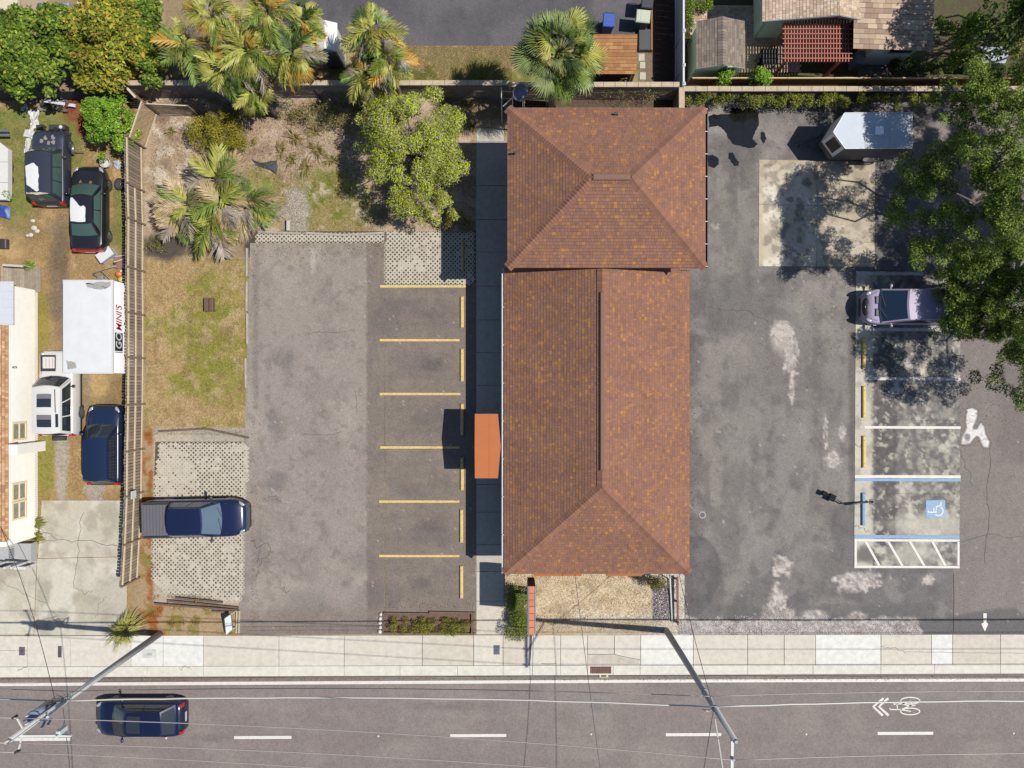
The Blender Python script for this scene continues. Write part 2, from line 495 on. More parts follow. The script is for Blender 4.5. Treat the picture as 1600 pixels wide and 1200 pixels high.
def west_col(X, Y):
    C = np.zeros(X.shape + (3,)) + np.array(A(160, 149, 140))
    n1 = fbm(X, Y, 90, 40); n2 = fbm(X, Y, 30, 41); n3 = fbm(X, Y, 9, 42)
    C = mixc(C, A(176, 165, 152), sstep(.45, .65, n1) * .6)
    C = mixc(C, A(140, 129, 121), sstep(.52, .72, n2) * .45)
    rb = sstep(570, 576, X + (n3 - .5) * 6)
    C = mixc(C, A(131, 119, 109), rb * .9)
    C = mixc(C, A(146, 133, 121), rb * sstep(.5, .7, n2) * .7)
    # tyre arcs
    for (cx, cy, rx, ry, wd, s, q) in ((485, 470, 88, 70, .05, .42, 'T'), (660, 500, 50, 32, .16, .4, 'T'), (640, 885, 60, 48, .09, .45, 'B')):
        d = np.abs(np.sqrt(((X - cx) / rx) ** 2 + ((Y - cy) / ry) ** 2) - 1)
        m = sstep(wd * 1.6, 0, d) * (sstep(cy + 10, cy - 15, Y) if q == 'T' else sstep(cy - 5, cy + 15, Y))
        C = mixc(C, A(112, 104, 100), m * s * .7 * sstep(.35, .6, fbm(X, Y, 22, 48)) * (.5 + n2))
    for (cx, cy, rx, ry, s) in ((430, 660, 14, 20, .45), (433, 752, 17, 16, .5), (620, 480, 34, 14, .4), (600, 505, 22, 26, .4), (445, 560, 20, 18, .35), (690, 500, 22, 26, .4), (670, 570, 30, 14, .3), (690, 660, 22, 26, .35),
                                (645, 770, 22, 12, .3), (690, 830, 14, 26, .35), (660, 835, 20, 16, .3), (570, 880, 22, 16, .4), (480, 945, 30, 20, .3), (405, 850, 14, 28, .3), (675, 450, 36, 10, .2), (590, 930, 30, 18, .4)):
        C = mixc(C, A(104, 98, 100), ellm(X, Y, cx, cy, rx, ry, .6, .5, 14, 43) * s)
    C = mixc(C, A(136, 122, 112), boxm(X, Y, 300, 950, 605, 1000, 14, 10, 30, 44) * .7)
    C = mixc(C, A(124, 114, 106), boxm(X, Y, 300, 976, 605, 1000, 4, 3, 30, 44) * .4)
    C = mixc(C, A(120, 110, 104), boxm(X, Y, 396, 395, 404, 640, 4, 3, 30, 45) * .45)
    C = mixc(C, A(196, 190, 180), ellm(X, Y, 489, 410, 4, 16, .6, .6, 6, 46) * .6)
    C = mixc(C, A(196, 190, 180), sstep(.79, .84, fbm(X, Y, 5, 47)) * .6)
    for k in range(6):
        cy = 489 + 84 * k
        C = mixc(C, A(92, 86, 86), ellm(X, Y, 668 + 9 * math.sin(k * 2.3), cy + 3 * math.cos(k * 4.), 16, 9, .6, .9, 7, 180 + k) * (.35 + .25 * math.sin(k * 1.7)))
        for sy in (-17, 17): C = mixc(C, A(112, 104, 100), np.exp(-((Y - cy - sy - 2 * (fbm(X, Y, 60, 190) - .5)) / 4.) ** 2) * boxm(X, Y, 604, 400, 712, 950, 14) * .22)
    C = mixc(C, A(112, 105, 102), sstep(.60, .72, fbm(X, Y, 12, 195)) * .35)
    return C
lot_w = sheet('car_park', [[(391, 380), (602, 380), (600, 991), (372, 991)], [(601.5, 446.5), (743, 446.5), (743, 957), (601.5, 957)]], 0.02, 0.09, west_col, M_ASPH, relief=0.012)
tag(lot_w, kind='structure')

def east_col(X, Y):
    C = np.zeros(X.shape + (3,)) + np.array(A(122, 118, 115))
    n1 = fbm(X, Y, 120, 50); n2 = fbm(X, Y, 34, 51); n3 = fbm(X, Y, 9, 52)
    C = mixc(C, A(150, 143, 137), sstep(.42, .6, n1) * .75)
    C = mixc(C, A(98, 93, 92), sstep(.5, .68, fbm(X, Y / 2.4, 26, 53)) * .42)
    C = mixc(C, A(158, 151, 145), sstep(.52, .68, n2) * .4)
    C = mixc(C, A(98, 94, 93), sstep(.56, .72, fbm(X, Y, 14, 151)) * .4)
    C = mixc(C, A(94, 89, 88), sstep(1100, 1076, X + (n2 - .5) * 40) * .5)
    # wet and stained corner by the rear wall
    C = mixc(C, A(158, 154, 148), np.clip(boxm(X, Y, 1100, 172, 1202, 290, 6, 14, 26, 54), 0, 1) * sstep(.42, .58, fbm(X, Y, 22, 56)) * .55)
    C = mixc(C, A(76, 74, 74), ellm(X, Y, 1150, 245, 40, 40, .5, .8, 24, 55) * .55)
    # darker patches
    yy_ = np.clip((Y - 833) / 135, 0, 1); xr_ = 1079 + 46 * np.sin(math.pi * yy_ ** .8) ** .55 + (n2 - .5) * 10
    C = mixc(C, A(86, 84, 88), sstep(3, -3, X - xr_) * sstep(832, 842, Y) * sstep(972, 950, Y) * (.3 + .5 * fbm(X, Y, 30, 158)))
    C = mixc(C, A(96, 92, 92), ellm(X, Y, 1118, 925, 14, 40, .3, .2, 18, 58) * .5)
    C = mixc(C, A(88, 84, 86), ellm(X, Y, 1322, 815, 30, 24, .3, .4, 18, 59) * .45)
    C = mixc(C, A(84, 80, 82), boxm(X, Y, 1326, 520, 1337, 800, 3, 3, 18, 60) * .55)
    C = mixc(C, A(100, 94, 92), ellm(X, Y, 1230, 590, 80, 60, .6, .5, 34, 61) * .35)
    dr = sstep(1488, 1491, X)
    C = mixc(C, A(142, 132, 126), dr * .8)
    C = mixc(C, A(110, 104, 100), boxm(X, Y, 1562, 520, 1640, 720, 10, 12, 30, 62) * .4)
    wet = sstep(958, 966, Y + 12 * np.sin((X - 1490) / 60.) - 10 * sstep(1585, 1600, X)) * sstep(1360, 1420, X)
    C = mixc(C, A(103, 101, 100), wet * .8)
    C = mixc(C, A(100, 98, 98), boxm(X, Y, 1080, 945, 1460, 970, 5, 5, 30, 63) * .5)
    # crumbling pale shell base showing through
    worn = np.zeros(X.shape)
    for (cx, cy, rx, ry) in ((1222, 520, 18, 22), (1236, 560, 11, 28), (1238, 605, 5, 26), (1302, 718, 16, 16), (1290, 680, 3, 24), (1315, 675, 5, 14), (1222, 884, 18, 15), (1340, 908, 36, 15), (1450, 905, 10, 8), (1118, 355, 6, 5), (1215, 940, 12, 24), (1180, 1000, 1, 1)):
        worn = np.maximum(worn, ellm(X, Y, cx, cy, rx, ry, .16, .8, 8, 64))
    worn = np.maximum(worn, boxm(X, Y, 1050, 966, 1436, 1000, 2.5, 11, 15, 65))
    worn = np.maximum(worn, boxm(X, Y, 1190, 955, 1240, 1000, 8, 10, 16, 66))
    worn = np.maximum(worn, ellm(X, Y, 1272, 962, 20, 9, .3, .2, 10, 67)); worn = np.maximum(worn, ellm(X, Y, 1340, 965, 14, 9, .3, .2, 10, 68))
    sp = fbm(X, Y, 5, 69, 3)
    C = mixc(C, A(212, 202, 194), worn * (.45 + .55 * sstep(.4, .6, sp)))
    C = mixc(C, A(122, 100, 88), worn * sstep(.57, .66, fbm(X, Y, 6, 70, 3)) * .5)
    C = mixc(C, A(202, 196, 188), sstep(.80, .85, fbm(X, Y, 5, 71)) * .55)
    C = mixc(C, A(196, 186, 176), ellm(X, Y, 1222, 530, 16, 24, .4, .4, 9, 72) * .6)
    return C
lot_e = sheet('car_park', [[(1070, 160), (1760, 160), (1760, 991), (1070, 991)]], 0.02, 0.09, east_col, M_ASPH, relief=0.012)
tag(lot_e, kind='structure')

def road_col(X, Y):
    C = np.zeros(X.shape + (3,)) + np.array(A(141, 130, 125))
    n1 = fbm(X / 5, Y, 26, 80); n2 = fbm(X, Y, 70, 81)
    C = mixc(C, A(153, 142, 136), sstep(.45, .65, n2) * .6)
    C = mixc(C, A(134, 122, 118), sstep(.52, .7, n1) * .5)
    yl = 1071 - 8 * X / 1600
    C = mixc(C, A(112, 99, 92), sstep(yl - 4, yl - 12, Y) * .8)
    C = mixc(C, A(118, 108, 106), ellm(X, Y, 935, 1105, 12, 9, .3, .2, 8, 82) * .6)
    C = mixc(C, A(126, 116, 112), ellm(X, Y, 700, 1105, 70, 6, .6, .4, 20, 83) * .6)
    C = mixc(C, A(132, 121, 117), np.exp(-((Y - 1153) / 5) ** 2) * .35)
    C = mixc(C, A(120, 110, 108), ellm(X, Y, 330, 1156, 22, 5, .6, .4, 10, 84) * .5)
    return C
road = sheet('road', [[(-400, 1058.5), (2000, 1046.5), (2000, 1560), (-400, 1560)]], ZR, 0.14, road_col, M_ASPH, relief=0.01)
tag(road, kind='structure')

# ---- grass pavers: one diamond-holed concrete lattice per field
M_PAVER = mat('paver_concrete', A(204, 194, 176), 0.9, var=0.14, scale=3.0, bump=0.25)
def in_poly(px, py, poly):
    c = False; n = len(poly); j = n - 1
    for i in range(n):
        if (poly[i][1] > py) != (poly[j][1] > py) and px < (poly[j][0] - poly[i][0]) * (py - poly[i][1]) / (poly[j][1] - poly[i][1]) + poly[i][0]: c = not c
        j = i
    return c
def paver_field(name, poly, label, z=0.03, fade=None):
    pw, ph = 7.0, 7.0
    xs = [p[0] for p in poly]; ys = [p[1] for p in poly]
    mb = MB(); hw = 1.95
    ny = int((max(ys) - min(ys)) / (ph / 2)) + 2; nx = int((max(xs) - min(xs)) / pw) + 2
    r = random.Random(3)
    for j in range(ny):
        cy = min(ys) + j * ph / 2
        for i in range(nx):
            cx = min(xs) + (i + (0.5 if j % 2 else 0)) * pw
            if not in_poly(cx, cy, poly): continue
            h_ = hw * r.uniform(0.85, 1.1)
            if fade and r.random() < fade(cx, cy): h_ *= r.uniform(.25, .6)
            o = [(cx, cy - ph / 2), (cx + pw / 2, cy), (cx, cy + ph / 2), (cx - pw / 2, cy)]
            q = [(cx, cy - h_), (cx + h_, cy), (cx, cy + h_), (cx - h_, cy)]
            V = [(*W(*p), z) for p in o] + [(*W(*p), z) for p in q] + [(*W(*p), z - 0.05) for p in q]
            F = []
            for k in range(4):
                l = (k + 1) % 4
                F.append((k, k + 4, l + 4, l)); F.append((k + 4, k + 8, l + 8, l + 4))
            mb.add(V, F)
    o = mb.build(name, M_PAVER)
    return tag(o, label, 'grass pavers', kind='stuff')
def fade_w(x, y): return 0.75 * float(ellm(np.array([x]), np.array([y]), 262, 745, 38, 60, .5)[0]) + 0.6 * max(0, float(fbm(np.array([x]), np.array([y]), 26, 159)[0]) - .5) * 4 + .03
paver_field('turf_pavers', [(250, 692), (384, 690), (389, 708), (384, 800), (382, 860), (379, 938), (366, 942), (300, 930), (262, 928), (236, 905), (238, 840), (240, 760)], 'concrete grass pavers with diamond holes under the dark blue pickup truck', fade=fade_w)
paver_field('turf_pavers', [(402, 366), (602, 363), (602, 378), (402, 379)], 'thin strip of diamond holed grass pavers along the top of the car park')
paver_field('turf_pavers', [(603, 363), (742, 363), (742, 444), (603, 444)], 'square field of diamond holed grass pavers above the yellow bays', fade=lambda x, y: .9 * max(0, float(fbm(np.array([x]), np.array([y]), 22, 160)[0]) - .52) * 4)
def soil_bed(poly, name):
    mb = MB(); flat(mb, poly, 0.012); return mb.build(name, mat('paver_soil', A(92, 80, 60), 0.95, var=.3, scale=6), kind='structure')
soil_bed([(398, 361), (603, 361), (743, 361), (743, 446), (602, 446), (602, 380), (398, 380)], 'soil_bed')
soil_bed([(243, 690), (388, 690), (388, 708), (384, 860), (379, 940), (236, 905)], 'soil_bed')

# ---- pavement of concrete slabs, kerb and walkway
def slab_set(root, edges, y0f, y1f, z, mname, cols, th=0.12, gap=0.35, part='slab'):
    for i in range(len(edges) - 1):
        x0, x1 = edges[i] + gap, edges[i + 1] - gap
        P = [W(x0, y0f(x0)), W(x1, y0f(x1)), W(x1, y1f(x1)), W(x0, y1f(x0))]
        mb = MB(); P = P[::-1]
        dz = random.uniform(-.003, .003)
        b = 0.006
        cx = sum(p[0] for p in P) / 4; cy = sum(p[1] for p in P) / 4
        vs = [(p[0], p[1], z - th) for p in P] + [(p[0], p[1], z + dz - b) for p in P] + [(p[0] + (b if p[0] < cx else -b), p[1] + (b if p[1] < cy else -b), z + dz) for p in P]
        mb.add(vs, [(8, 9, 10, 11)] + [(a, (a + 1) % 4, (a + 1) % 4 + 4, a + 4) for a in range(4)] + [(a + 4, (a + 1) % 4 + 4, (a + 1) % 4 + 8, a + 8) for a in range(4)])
        c = cols(i) if callable(cols) else cols
        mb.build(part, c, root)
MC = {k: mat('slab_' + k, A(*v), 0.85, var=.12, scale=3.2, bump=.2) for k, v in dict(cream=(225, 218, 203), warm=(221, 213, 197), white=(237, 235, 226), dim=(215, 206, 189), kerb=(230, 225, 210), walk=(196, 190, 176)).items()}
pave = thing('pavement', None, None, W3(800, 1015), kind='structure')
edges = [-220, -140, -60, 43, 110, 205, 255, 318, 436, 538, 660, 740, 786, 828, 876, 918, 960, 1001, 1083, 1168, 1225, 1274, 1376, 1455, 1488, 1563, 1640, 1720, 1800]
pc = {205: 'white', 255: 'white', 1001: 'white', 1083: 'warm', 1168: 'warm', 1274: 'white', 1225: 'warm', 1376: 'warm', 1455: 'white', 1488: 'dim', 1563: 'warm', 318: 'warm', 660: 'dim', 538: 'warm', 786: 'dim', 876: 'cream', 918: 'warm'}
slab_set(pave, edges, lambda x: 993.5 - 2.2 * x / 1600, lambda x: 1041.5 - 4.5 * x / 1600, 0.03, '', lambda i: MC[pc.get(edges[i], 'cream')])
kerb = thing('kerb', None, None, W3(800, 1047), kind='structure')
ke = [-220, -120, -20, 45, 137, 230, 318, 436, 538, 625, 715, 786, 828, 876, 918, 958, 1000, 1083, 1168, 1270, 1376, 1460, 1563, 1640, 1740]
slab_set(kerb, ke, lambda x: 1042 - 4.5 * x / 1600, lambda x: 1058 - 6 * x / 1600, 0.028, '', lambda i: MC['kerb'], th=0.18, gap=0.2, part='kerb_stone')
walk = thing('walkway', None, None, W3(766, 600), kind='structure')
slab_set(walk, [744, 787.5], lambda x: 200, lambda x: 221, 0.03, '', MC['walk'])
ys = [221, 290, 343, 394, 447, 500, 551, 602, 655, 707, 757, 800, 851, 893, 939, 991]
for i in range(len(ys) - 1):
    slab_set(walk, [744, 795 if ys[i] < 880 else 787.5], lambda x, a=ys[i]: a + .35, lambda x, a=ys[i + 1]: a - .35, 0.03, '', MC['walk'] if ys[i] < 890 else MC['dim'])
# dark strip of asphalt between walkway and west bays is part of the lot edge: raised kerb
drive = thing('driveway', None, None, W3(100, 890), kind='structure')
def drive_col(X, Y):
    C = np.zeros(X.shape + (3,)) + np.array(A(206, 199, 180))
    C = mixc(C, A(222, 216, 200), sstep(.45, .6, fbm(X, Y, 50, 100)) * .8)
    C = mixc(C, A(168, 158, 140), sstep(.52, .7, fbm(X, Y, 24, 101)) * .6)
    C = mixc(C, A(176, 168, 150), ellm(X, Y, 170, 940, 36, 40, .5, .3, 20, 102) * .5)
    C = mixc(C, A(190, 180, 160), boxm(X, Y, 120, 880, 135, 990, 6, 5, 20, 103) * .5)
    return C
sheet('slab', [[(66, 782), (196, 782), (198, 869), (60, 872)]], 0.03, 0.12, drive_col, M_CONC, drive)
sheet('slab', [[(59, 873), (198, 870), (199, 992), (54, 992)]], 0.033, 0.12, drive_col, M_CONC, drive)
sheet('slab', [[(-150, 866), (58, 873), (53, 992), (-150, 992)]], 0.028, 0.12, drive_col, M_CONC, drive)

def pad_col(X, Y):
    C = np.zeros(X.shape + (3,)) + np.array(A(212, 200, 178))
    n2 = fbm(X, Y, 26, 110)
    C = mixc(C, A(238, 230, 212), sstep(.45, .6, n2) * .8)
    C = mixc(C, A(140, 130, 116), sstep(.48, .64, fbm(X, Y, 13, 111)) * .75)
    C = mixc(C, A(182, 168, 144), sstep(1260, 1300, X) * .6)
    C = mixc(C, A(178, 160, 128), sstep(14, 2, Y - 250) * .6)
    C = mixc(C, A(196, 184, 160), sstep(1196, 1188, X) * .7)
    C = mixc(C, A(106, 94, 80), sstep(.72, .78, fbm(X, Y, 7, 112, 3)) * .6)
    return C
pad = sheet('concrete_pad', [[(1186, 250), (1367, 252), (1366, 417), (1185, 416)]], 0.035, 0.08, pad_col, M_CONC)
tag(pad, kind='structure')

def bay_col(X, Y):
    C = np.zeros(X.shape + (3,)) + np.array(A(206, 201, 185))
    n1 = fbm(X, Y, 60, 120); n2 = fbm(X, Y, 20, 121); n3 = fbm(X, Y, 8, 122)
    C = mixc(C, A(222, 214, 190), sstep(.5, .65, n1) * .6)
    mould = np.clip(sstep(.18, .46, n2 + .35 * (fbm(X, Y, 7, 199) - .5) + .12 * boxm(X, Y, 1362, 610, 1500, 745, 20) + .1 * boxm(X, Y, 1360, 750, 1400, 838, 8)), 0, 1) * sstep(1357, 1366, X + (n3 - .5) * 14)
    mould = mould * (1 - .75 * ellm(X, Y, 1455, 822, 60, 18, .5, .3, 16, 123)) * (1 - .6 * ellm(X, Y, 1420, 866, 36, 18, .5, .3, 12, 124))
    C = mixc(C, A(106, 102, 101), mould * (.6 + .35 * sstep(.3, .65, fbm(X, Y, 7, 129, 5))))
    C = mixc(C, A(84, 79, 79), boxm(X, Y, 1363, 520, 1400, 890, 2, 4, 12, 125) * (.4 + .6 * n2) * mould)
    C = mixc(C, A(84, 78, 78), ellm(X, Y, 1352, 866, 16, 14, .3, .3, 10, 128) * .8)
    C = mixc(C, A(222, 214, 196), sstep(.60, .72, n3) * mould * .6)
    C = mixc(C, A(150, 138, 116), boxm(X, Y, 1330, 420, 1360, 900, 2) * sstep(.5, .68, n2) * .5)
    return C
bay = sheet('parking_strip', [[(1337, 424), (1500, 424), (1498.5, 887.5), (1334, 887.5)]], 0.04, 0.07, bay_col, M_CONC)
tag(bay, kind='structure')

# northern car park behind the fence wall
def north_col(X, Y):
    C = np.zeros(X.shape + (3,)) + np.array(A(98, 95, 99))
    C = mixc(C, A(114, 110, 112), sstep(.45, .65, fbm(X, Y, 60, 140)) * .7)
    return mixc(C, A(82, 80, 84), sstep(.55, .7, fbm(X, Y / 2, 20, 141)) * .5)
ln = sheet('car_park', [[(440, -120), (1012, -120), (1012, 73), (440, 70)]], 0.02, 0.15, north_col, M_ASPH)
tag(ln, kind='structure')
# brick patio in the north-eastern yard: pavers laid one by one as far as they read
def brickc():
    return None
pb = MB(); r = random.Random(5)
for j in range(-3, 26):
    for i in range(0, 30):
        x0 = 1078 + i * 6.0 + (3 if j % 2 else 0); y0 = 9 + j * 4.2
        if y0 < 6 or y0 > 112 or x0 > 1246: continue
        x, y = W(x0, y0); d = r.uniform(-.003, .003)
        pb.box(x, y - .135, 0, x + .197, y, .045 + d, r.choice((0, 0, 1, 2)))
o = pb.build('patio', [mat('patio_brick_a', A(208, 184, 158), .9, var=.12), mat('patio_brick_b', A(190, 162, 136), .9, var=.12), mat('patio_brick_c', A(214, 196, 172), .9, var=.12)], kind='structure')

# ---- crack lines, and wire shadows drawn as dark lines
M_CRACK_SHADOW = mat('crack_shadow_dark', A(70, 64, 60), .95)
def cracks_and_shadows(parent, z, L, name='cracks_and_shadows', m=M_CRACK_SHADOW, wid=.018):
    mb = MB()
    for i, c in enumerate(L): crack_shadow_line(mb, *c[:4], z, c[4] if len(c) > 4 else wid, c[5] if len(c) > 5 else 4, seed=i + len(L) * 7)
    o = mb.build(name, m, parent, kind='stuff'); return o
cracks_and_shadows(drive, 0.04, [(60, 822, 90, 842, .018, 2), (90, 842, 60, 850, .018, 2), (90, 843, 200, 850, .02, 3), (130, 800, 118, 920, .02, 3), (118, 920, 145, 925), (0, 905, 95, 960, .012, 4), (30, 880, 60, 990, .012, 3), (150, 965, 165, 930, .014, 3)])
cracks_and_shadows(lot_w, 0.032, [(482, 520, 560, 518, .016, 2), (392, 845, 425, 860, .02, 5), (425, 860, 408, 884, .02, 4), (408, 850, 398, 900, .014, 4), (440, 918, 450, 926), (470, 680, 535, 676, .014, 2), (420, 775, 440, 785), (555, 610, 558, 645, .014, 2), (380, 979, 598, 978, .012, .4), (390, 985, 640, 984, .01, .4)], wid=.016)  # the last straight pair is overhead wire shadow drawn as dark ribbons
cracks_and_shadows(lot_e, 0.032, [(1490, 700, 1545, 690, .012, 3), (1545, 690, 1540, 880, .012, 4), (1490, 845, 1600, 838, .012, 3), (1489.5, 895, 1489.5, 988, .02, .3), (1500, 700, 1520, 760, .01, 3), (1100, 480, 1200, 500, .012, 4)], wid=.014)
cracks_and_shadows(bay, 0.052, [(1336, 538, 1353, 540), (1337, 582, 1355, 582), (1375, 656, 1500, 657, .012, .5), (1400, 771, 1498, 772, .01, .5), (1336, 692, 1350, 694), (1336, 820, 1360, 828), (1450, 660, 1498, 659)], wid=.012)
cracks_and_shadows(pad, 0.045, [(1186, 320, 1366, 322, .012, .6), (1276, 252, 1276, 416, .012, .6), (1330, 380, 1366, 384)], wid=.012)
cracks_and_shadows(pave, 0.042, [(1376, 1010, 1415, 1018, .012, 2), (1415, 1018, 1600, 1020, .01, .6), (40, 991, 200, 994, .01, 1), (918, 1022, 960, 1022, .018, .2), (960, 1022, 1000, 1031, .018, .2), (280, 1040, 300, 1041), (845, 1037, 870, 1036, .02, .4), (0, 1016, 44, 1016, .01, .3), (44, 1041, 28, 1047, .02, .5)], wid=.012)
cracks_and_shadows(road, ZR + .012, [(0, 1062, 700, 1058, .02, .8), (700, 1058, 1600, 1057, .02, .8), (0, 1068, 300, 1066, .012, 1)], wid=.014)

# ---- painted markings
M_YEL = mat('yellow_paint', A(230, 201, 118), .75, var=.22, scale=9)
M_YELDULL = mat('yellow_paint_worn', A(206, 178, 112), .8, var=.2, scale=10)
M_WHT = mat('white_paint', A(236, 230, 220), .7, var=.12, scale=7)
M_WHT2 = mat('white_paint_worn', A(216, 212, 206), .75, var=.3, scale=9)
M_BLU = mat('blue_paint', A(128, 166, 205), .7, var=.2, scale=12)
lines = [(594, 728, 447.5), (593.5, 718, 531.5), (594, 719.5, 615.5), (594, 718, 699), (592.5, 718, 783.5), (592.5, 718, 868.5)]
for (x0, x1, y) in lines:
    mb = MB(); flat(mb, [(x0, y - 1.8), (x1, y - 1.6), (x1, y + 1.8), (x0, y + 1.9)], 0.034)
    mb.build('bay_line', M_YEL, lot_w)
def rd(px, py): return W(px, py)   # road level is 0.12 m below: the shift is under a pixel
road_mark = MB()
flat(road_mark, [(-400, 1070.5), (1000, 1063.2), (2000, 1060.5), (2000, 1065), (1000, 1068), (-400, 1075.5)], ZR + .012)
road_mark.build('edge_line', M_WHT, road)
for (x0, x1, y) in ((-60, -10, 1159), (20, 108, 1157), (364.5, 454.5, 1154), (703, 791, 1151), (1041, 1128, 1149.5), (1373, 1460, 1147.5), (1705, 1790, 1146)):
    mb = MB(); flat(mb, [(x0, y - 2.3), (x1, y - 2.7), (x1, y + 2), (x0, y + 2.4)], ZR + .012); mb.build('lane_dash', M_WHT, road)
for (x, y, lb) in ((590.5, 1152, 'in the gap left of the middle lane dash'), (924, 1149, 'just below the round manhole patch'), (1261, 1149, 'between the right pole arm and the bicycle symbol'), (1586, 1147.5, 'at the far right of the road'), (258, 1155, 'beside the dark hatchback')):
    mb = MB(); X_, Y_ = W(x, y); mb.bbox(X_ - .05, Y_ - .05, ZR, X_ + .05, Y_ + .05, ZR + .03, .02); tag(mb.build('road_stud', M_WHT), 'small white road stud ' + lb, 'road stud', 'white studs along the lane line')
# sharrow: two chevrons and a bicycle
mb = MB()
ribbon(mb, [(1382, 1092.5), (1366, 1105.5), (1381, 1119.5)], .13, ZR + .012); ribbon(mb, [(1389.5, 1092.5), (1375, 1105.5), (1390, 1119.5)], .13, ZR + .012)
mb.build('lane_chevrons', M_WHT, road)
mb = MB()
ell = lambda cx, cy, rx, ry: [(cx + rx * math.cos(t * math.pi / 14), cy + ry * math.sin(t * math.pi / 14)) for t in range(28)]
ribbon(mb, ell(1424, 1096.2, 15, 5.2), .06, ZR + .012, closed=True); ribbon(mb, ell(1424, 1113, 15, 5.2), .06, ZR + .012, closed=True)
for L in ([(1403, 1101.5), (1404, 1110), ], [(1403.5, 1101.6), (1413, 1100.7), (1424, 1096.6), (1427, 1103), (1422.5, 1105), (1409, 1110.2), (1393, 1110), (1391.5, 1107.5)], [(1411, 1101), (1422, 1104.5), (1432, 1103.5)], [(1412, 1100.5), (1425, 1101.5)], [(1398, 1099.8), (1399.5, 1103)], [(1400, 1101.3), (1404, 1101.6)], [(1409, 1110.2), (1425, 1113)]):
    ribbon(mb, L, .06, ZR + .0125)
mb.build('bicycle_symbol', M_WHT, road)
# right-hand bays
for (x0, x1, y0, y1, m) in ((1338, 1442, 425, 430, M_WHT2), (1353, 1500, 512, 517.5, M_WHT2), (1352, 1500, 589.5, 594, M_WHT2), (1350, 1500, 665.5, 669.5, M_WHT), (1335, 1500, 742, 746.5, M_WHT), (1335, 1500, 747.2, 751.5, M_BLU), (1335, 1498.5, 835.5, 841, M_BLU),
                          (1334.5, 1498.5, 842, 845.5, M_WHT), (1334.5, 1498.5, 883.5, 887, M_WHT)):
    mb = MB(); flat(mb, [(x0, y0), (x1, y0 + .6), (x1, y1 + .6), (x0, y1)], .05); mb.build('bay_line', m, bay)
for (x0, x1) in ((1334.5, 1338), (1495, 1498.5)):
    mb = MB(); flat(mb, [(x0, 845.5), (x1, 845.5), (x1, 883.5), (x0, 883.5)], .05); mb.build('bay_line', M_WHT, bay)
for (xa, xb) in ((1352, 1373), (1387, 1409), (1421, 1443), (1456, 1476)):
    mb = MB(); flat(mb, [(xa - 2, 846), (xa + 2.2, 846), (xb + 2.2, 883.4), (xb - 2, 883.4)], .05); mb.build('hatch_line', M_WHT, bay)
mb = MB(); flat(mb, [(1446, 781.5), (1476, 781.5), (1476.5, 808), (1446.5, 808.5)], .05); sqb = mb.build('disabled_bay_square', mat('light_blue_paint', A(140, 178, 214), .7, var=.16, scale=9), bay)
mb = MB()
arc = [(1465.5 + 7 * math.cos(t), 798.5 + 6.8 * math.sin(t)) for t in np.linspace(-1.15, 2.35, 16)]
ribbon(mb, arc, .075, .055); ribbon(mb, [(1469, 784.5), (1469.6, 788.6), (1462, 791.6), (1461.6, 800), (1448.8, 800)], .08, .0555); ribbon(mb, [(1449, 800), (1450, 797.5)], .09, .056); ribbon(mb, [(1458, 793), (1458, 799.8)], .06, .0565)
mb.build('wheelchair_symbol', M_WHT, sqb)
# white paint arrow on the driveway and the boot-shaped white paint spill
mb = MB(); flat(mb, [(1535.8, 958), (1541, 958), (1541, 965.5), (1535.8, 965.5)], .034); flat(mb, [(1535.8, 967), (1541, 967), (1540.5, 972), (1543.5, 974.5), (1538.3, 986.5), (1532.5, 974.5), (1536.5, 972)], .034)
mb.build('arrow_marking', M_WHT, lot_e)
def blobby(pts, seed, amp=1.2, n=5):
    r = random.Random(seed); out = []
    for i in range(len(pts)):
        a = pts[i]; b = pts[(i + 1) % len(pts)]
        for k in range(n):
            t = k / n; out.append((a[0] + (b[0] - a[0]) * t + r.uniform(-amp, amp), a[1] + (b[1] - a[1]) * t + r.uniform(-amp, amp)))
    return out
SPILL = [[(1511, 641), (1517, 638), (1526, 642), (1524, 655), (1519, 668), (1518, 674), (1513, 676), (1510, 660)], [(1512, 668), (1519, 672), (1526, 671), (1532, 662), (1537, 667), (1538, 678), (1544, 690), (1543, 699), (1537, 698), (1530, 683), (1526, 679), (1521, 684), (1514, 692), (1503, 694), (1503, 684)]]
def poly_dist(X, Y, P):
    d = np.full(X.shape, 1e9); ins = np.zeros(X.shape, bool); n = len(P)
    for i in range(n):
        (ax, ay), (bx, by) = P[i], P[(i + 1) % n]; L2 = (bx - ax) ** 2 + (by - ay) ** 2
        t = np.clip(((X - ax) * (bx - ax) + (Y - ay) * (by - ay)) / L2, 0, 1); d = np.minimum(d, np.hypot(X - ax - t * (bx - ax), Y - ay - t * (by - ay)))
        c = ((ay > Y) != (by > Y)) & (X < (bx - ax) * (Y - ay) / ((by - ay) or 1e-9) + ax); ins ^= c
    return np.where(ins, d, -d)
def spill_col(X, Y):
    C = east_col(X, Y); d = np.maximum(poly_dist(X, Y, SPILL[0]), poly_dist(X, Y, SPILL[1])) + (fbm(X, Y, 5, 170) - .5) * 3
    C = mixc(C, A(92, 86, 88), sstep(-5, -1, d) * .5)
    C = mixc(C, A(238, 234, 230), sstep(-2.2, 1.2, d) * (.75 + .25 * sstep(.35, .55, fbm(X, Y, 7, 171))))
    return mixc(C, A(138, 134, 138), ellm(X, Y, 1511, 683, 5, 6, .4, .3, 5, 172) * .9)
sheet('paint_spill', [[(1494, 630), (1550, 630), (1550, 706), (1494, 706)]], 0.0265, 0.04, spill_col, M_ASPH, lot_e, relief=0.0)
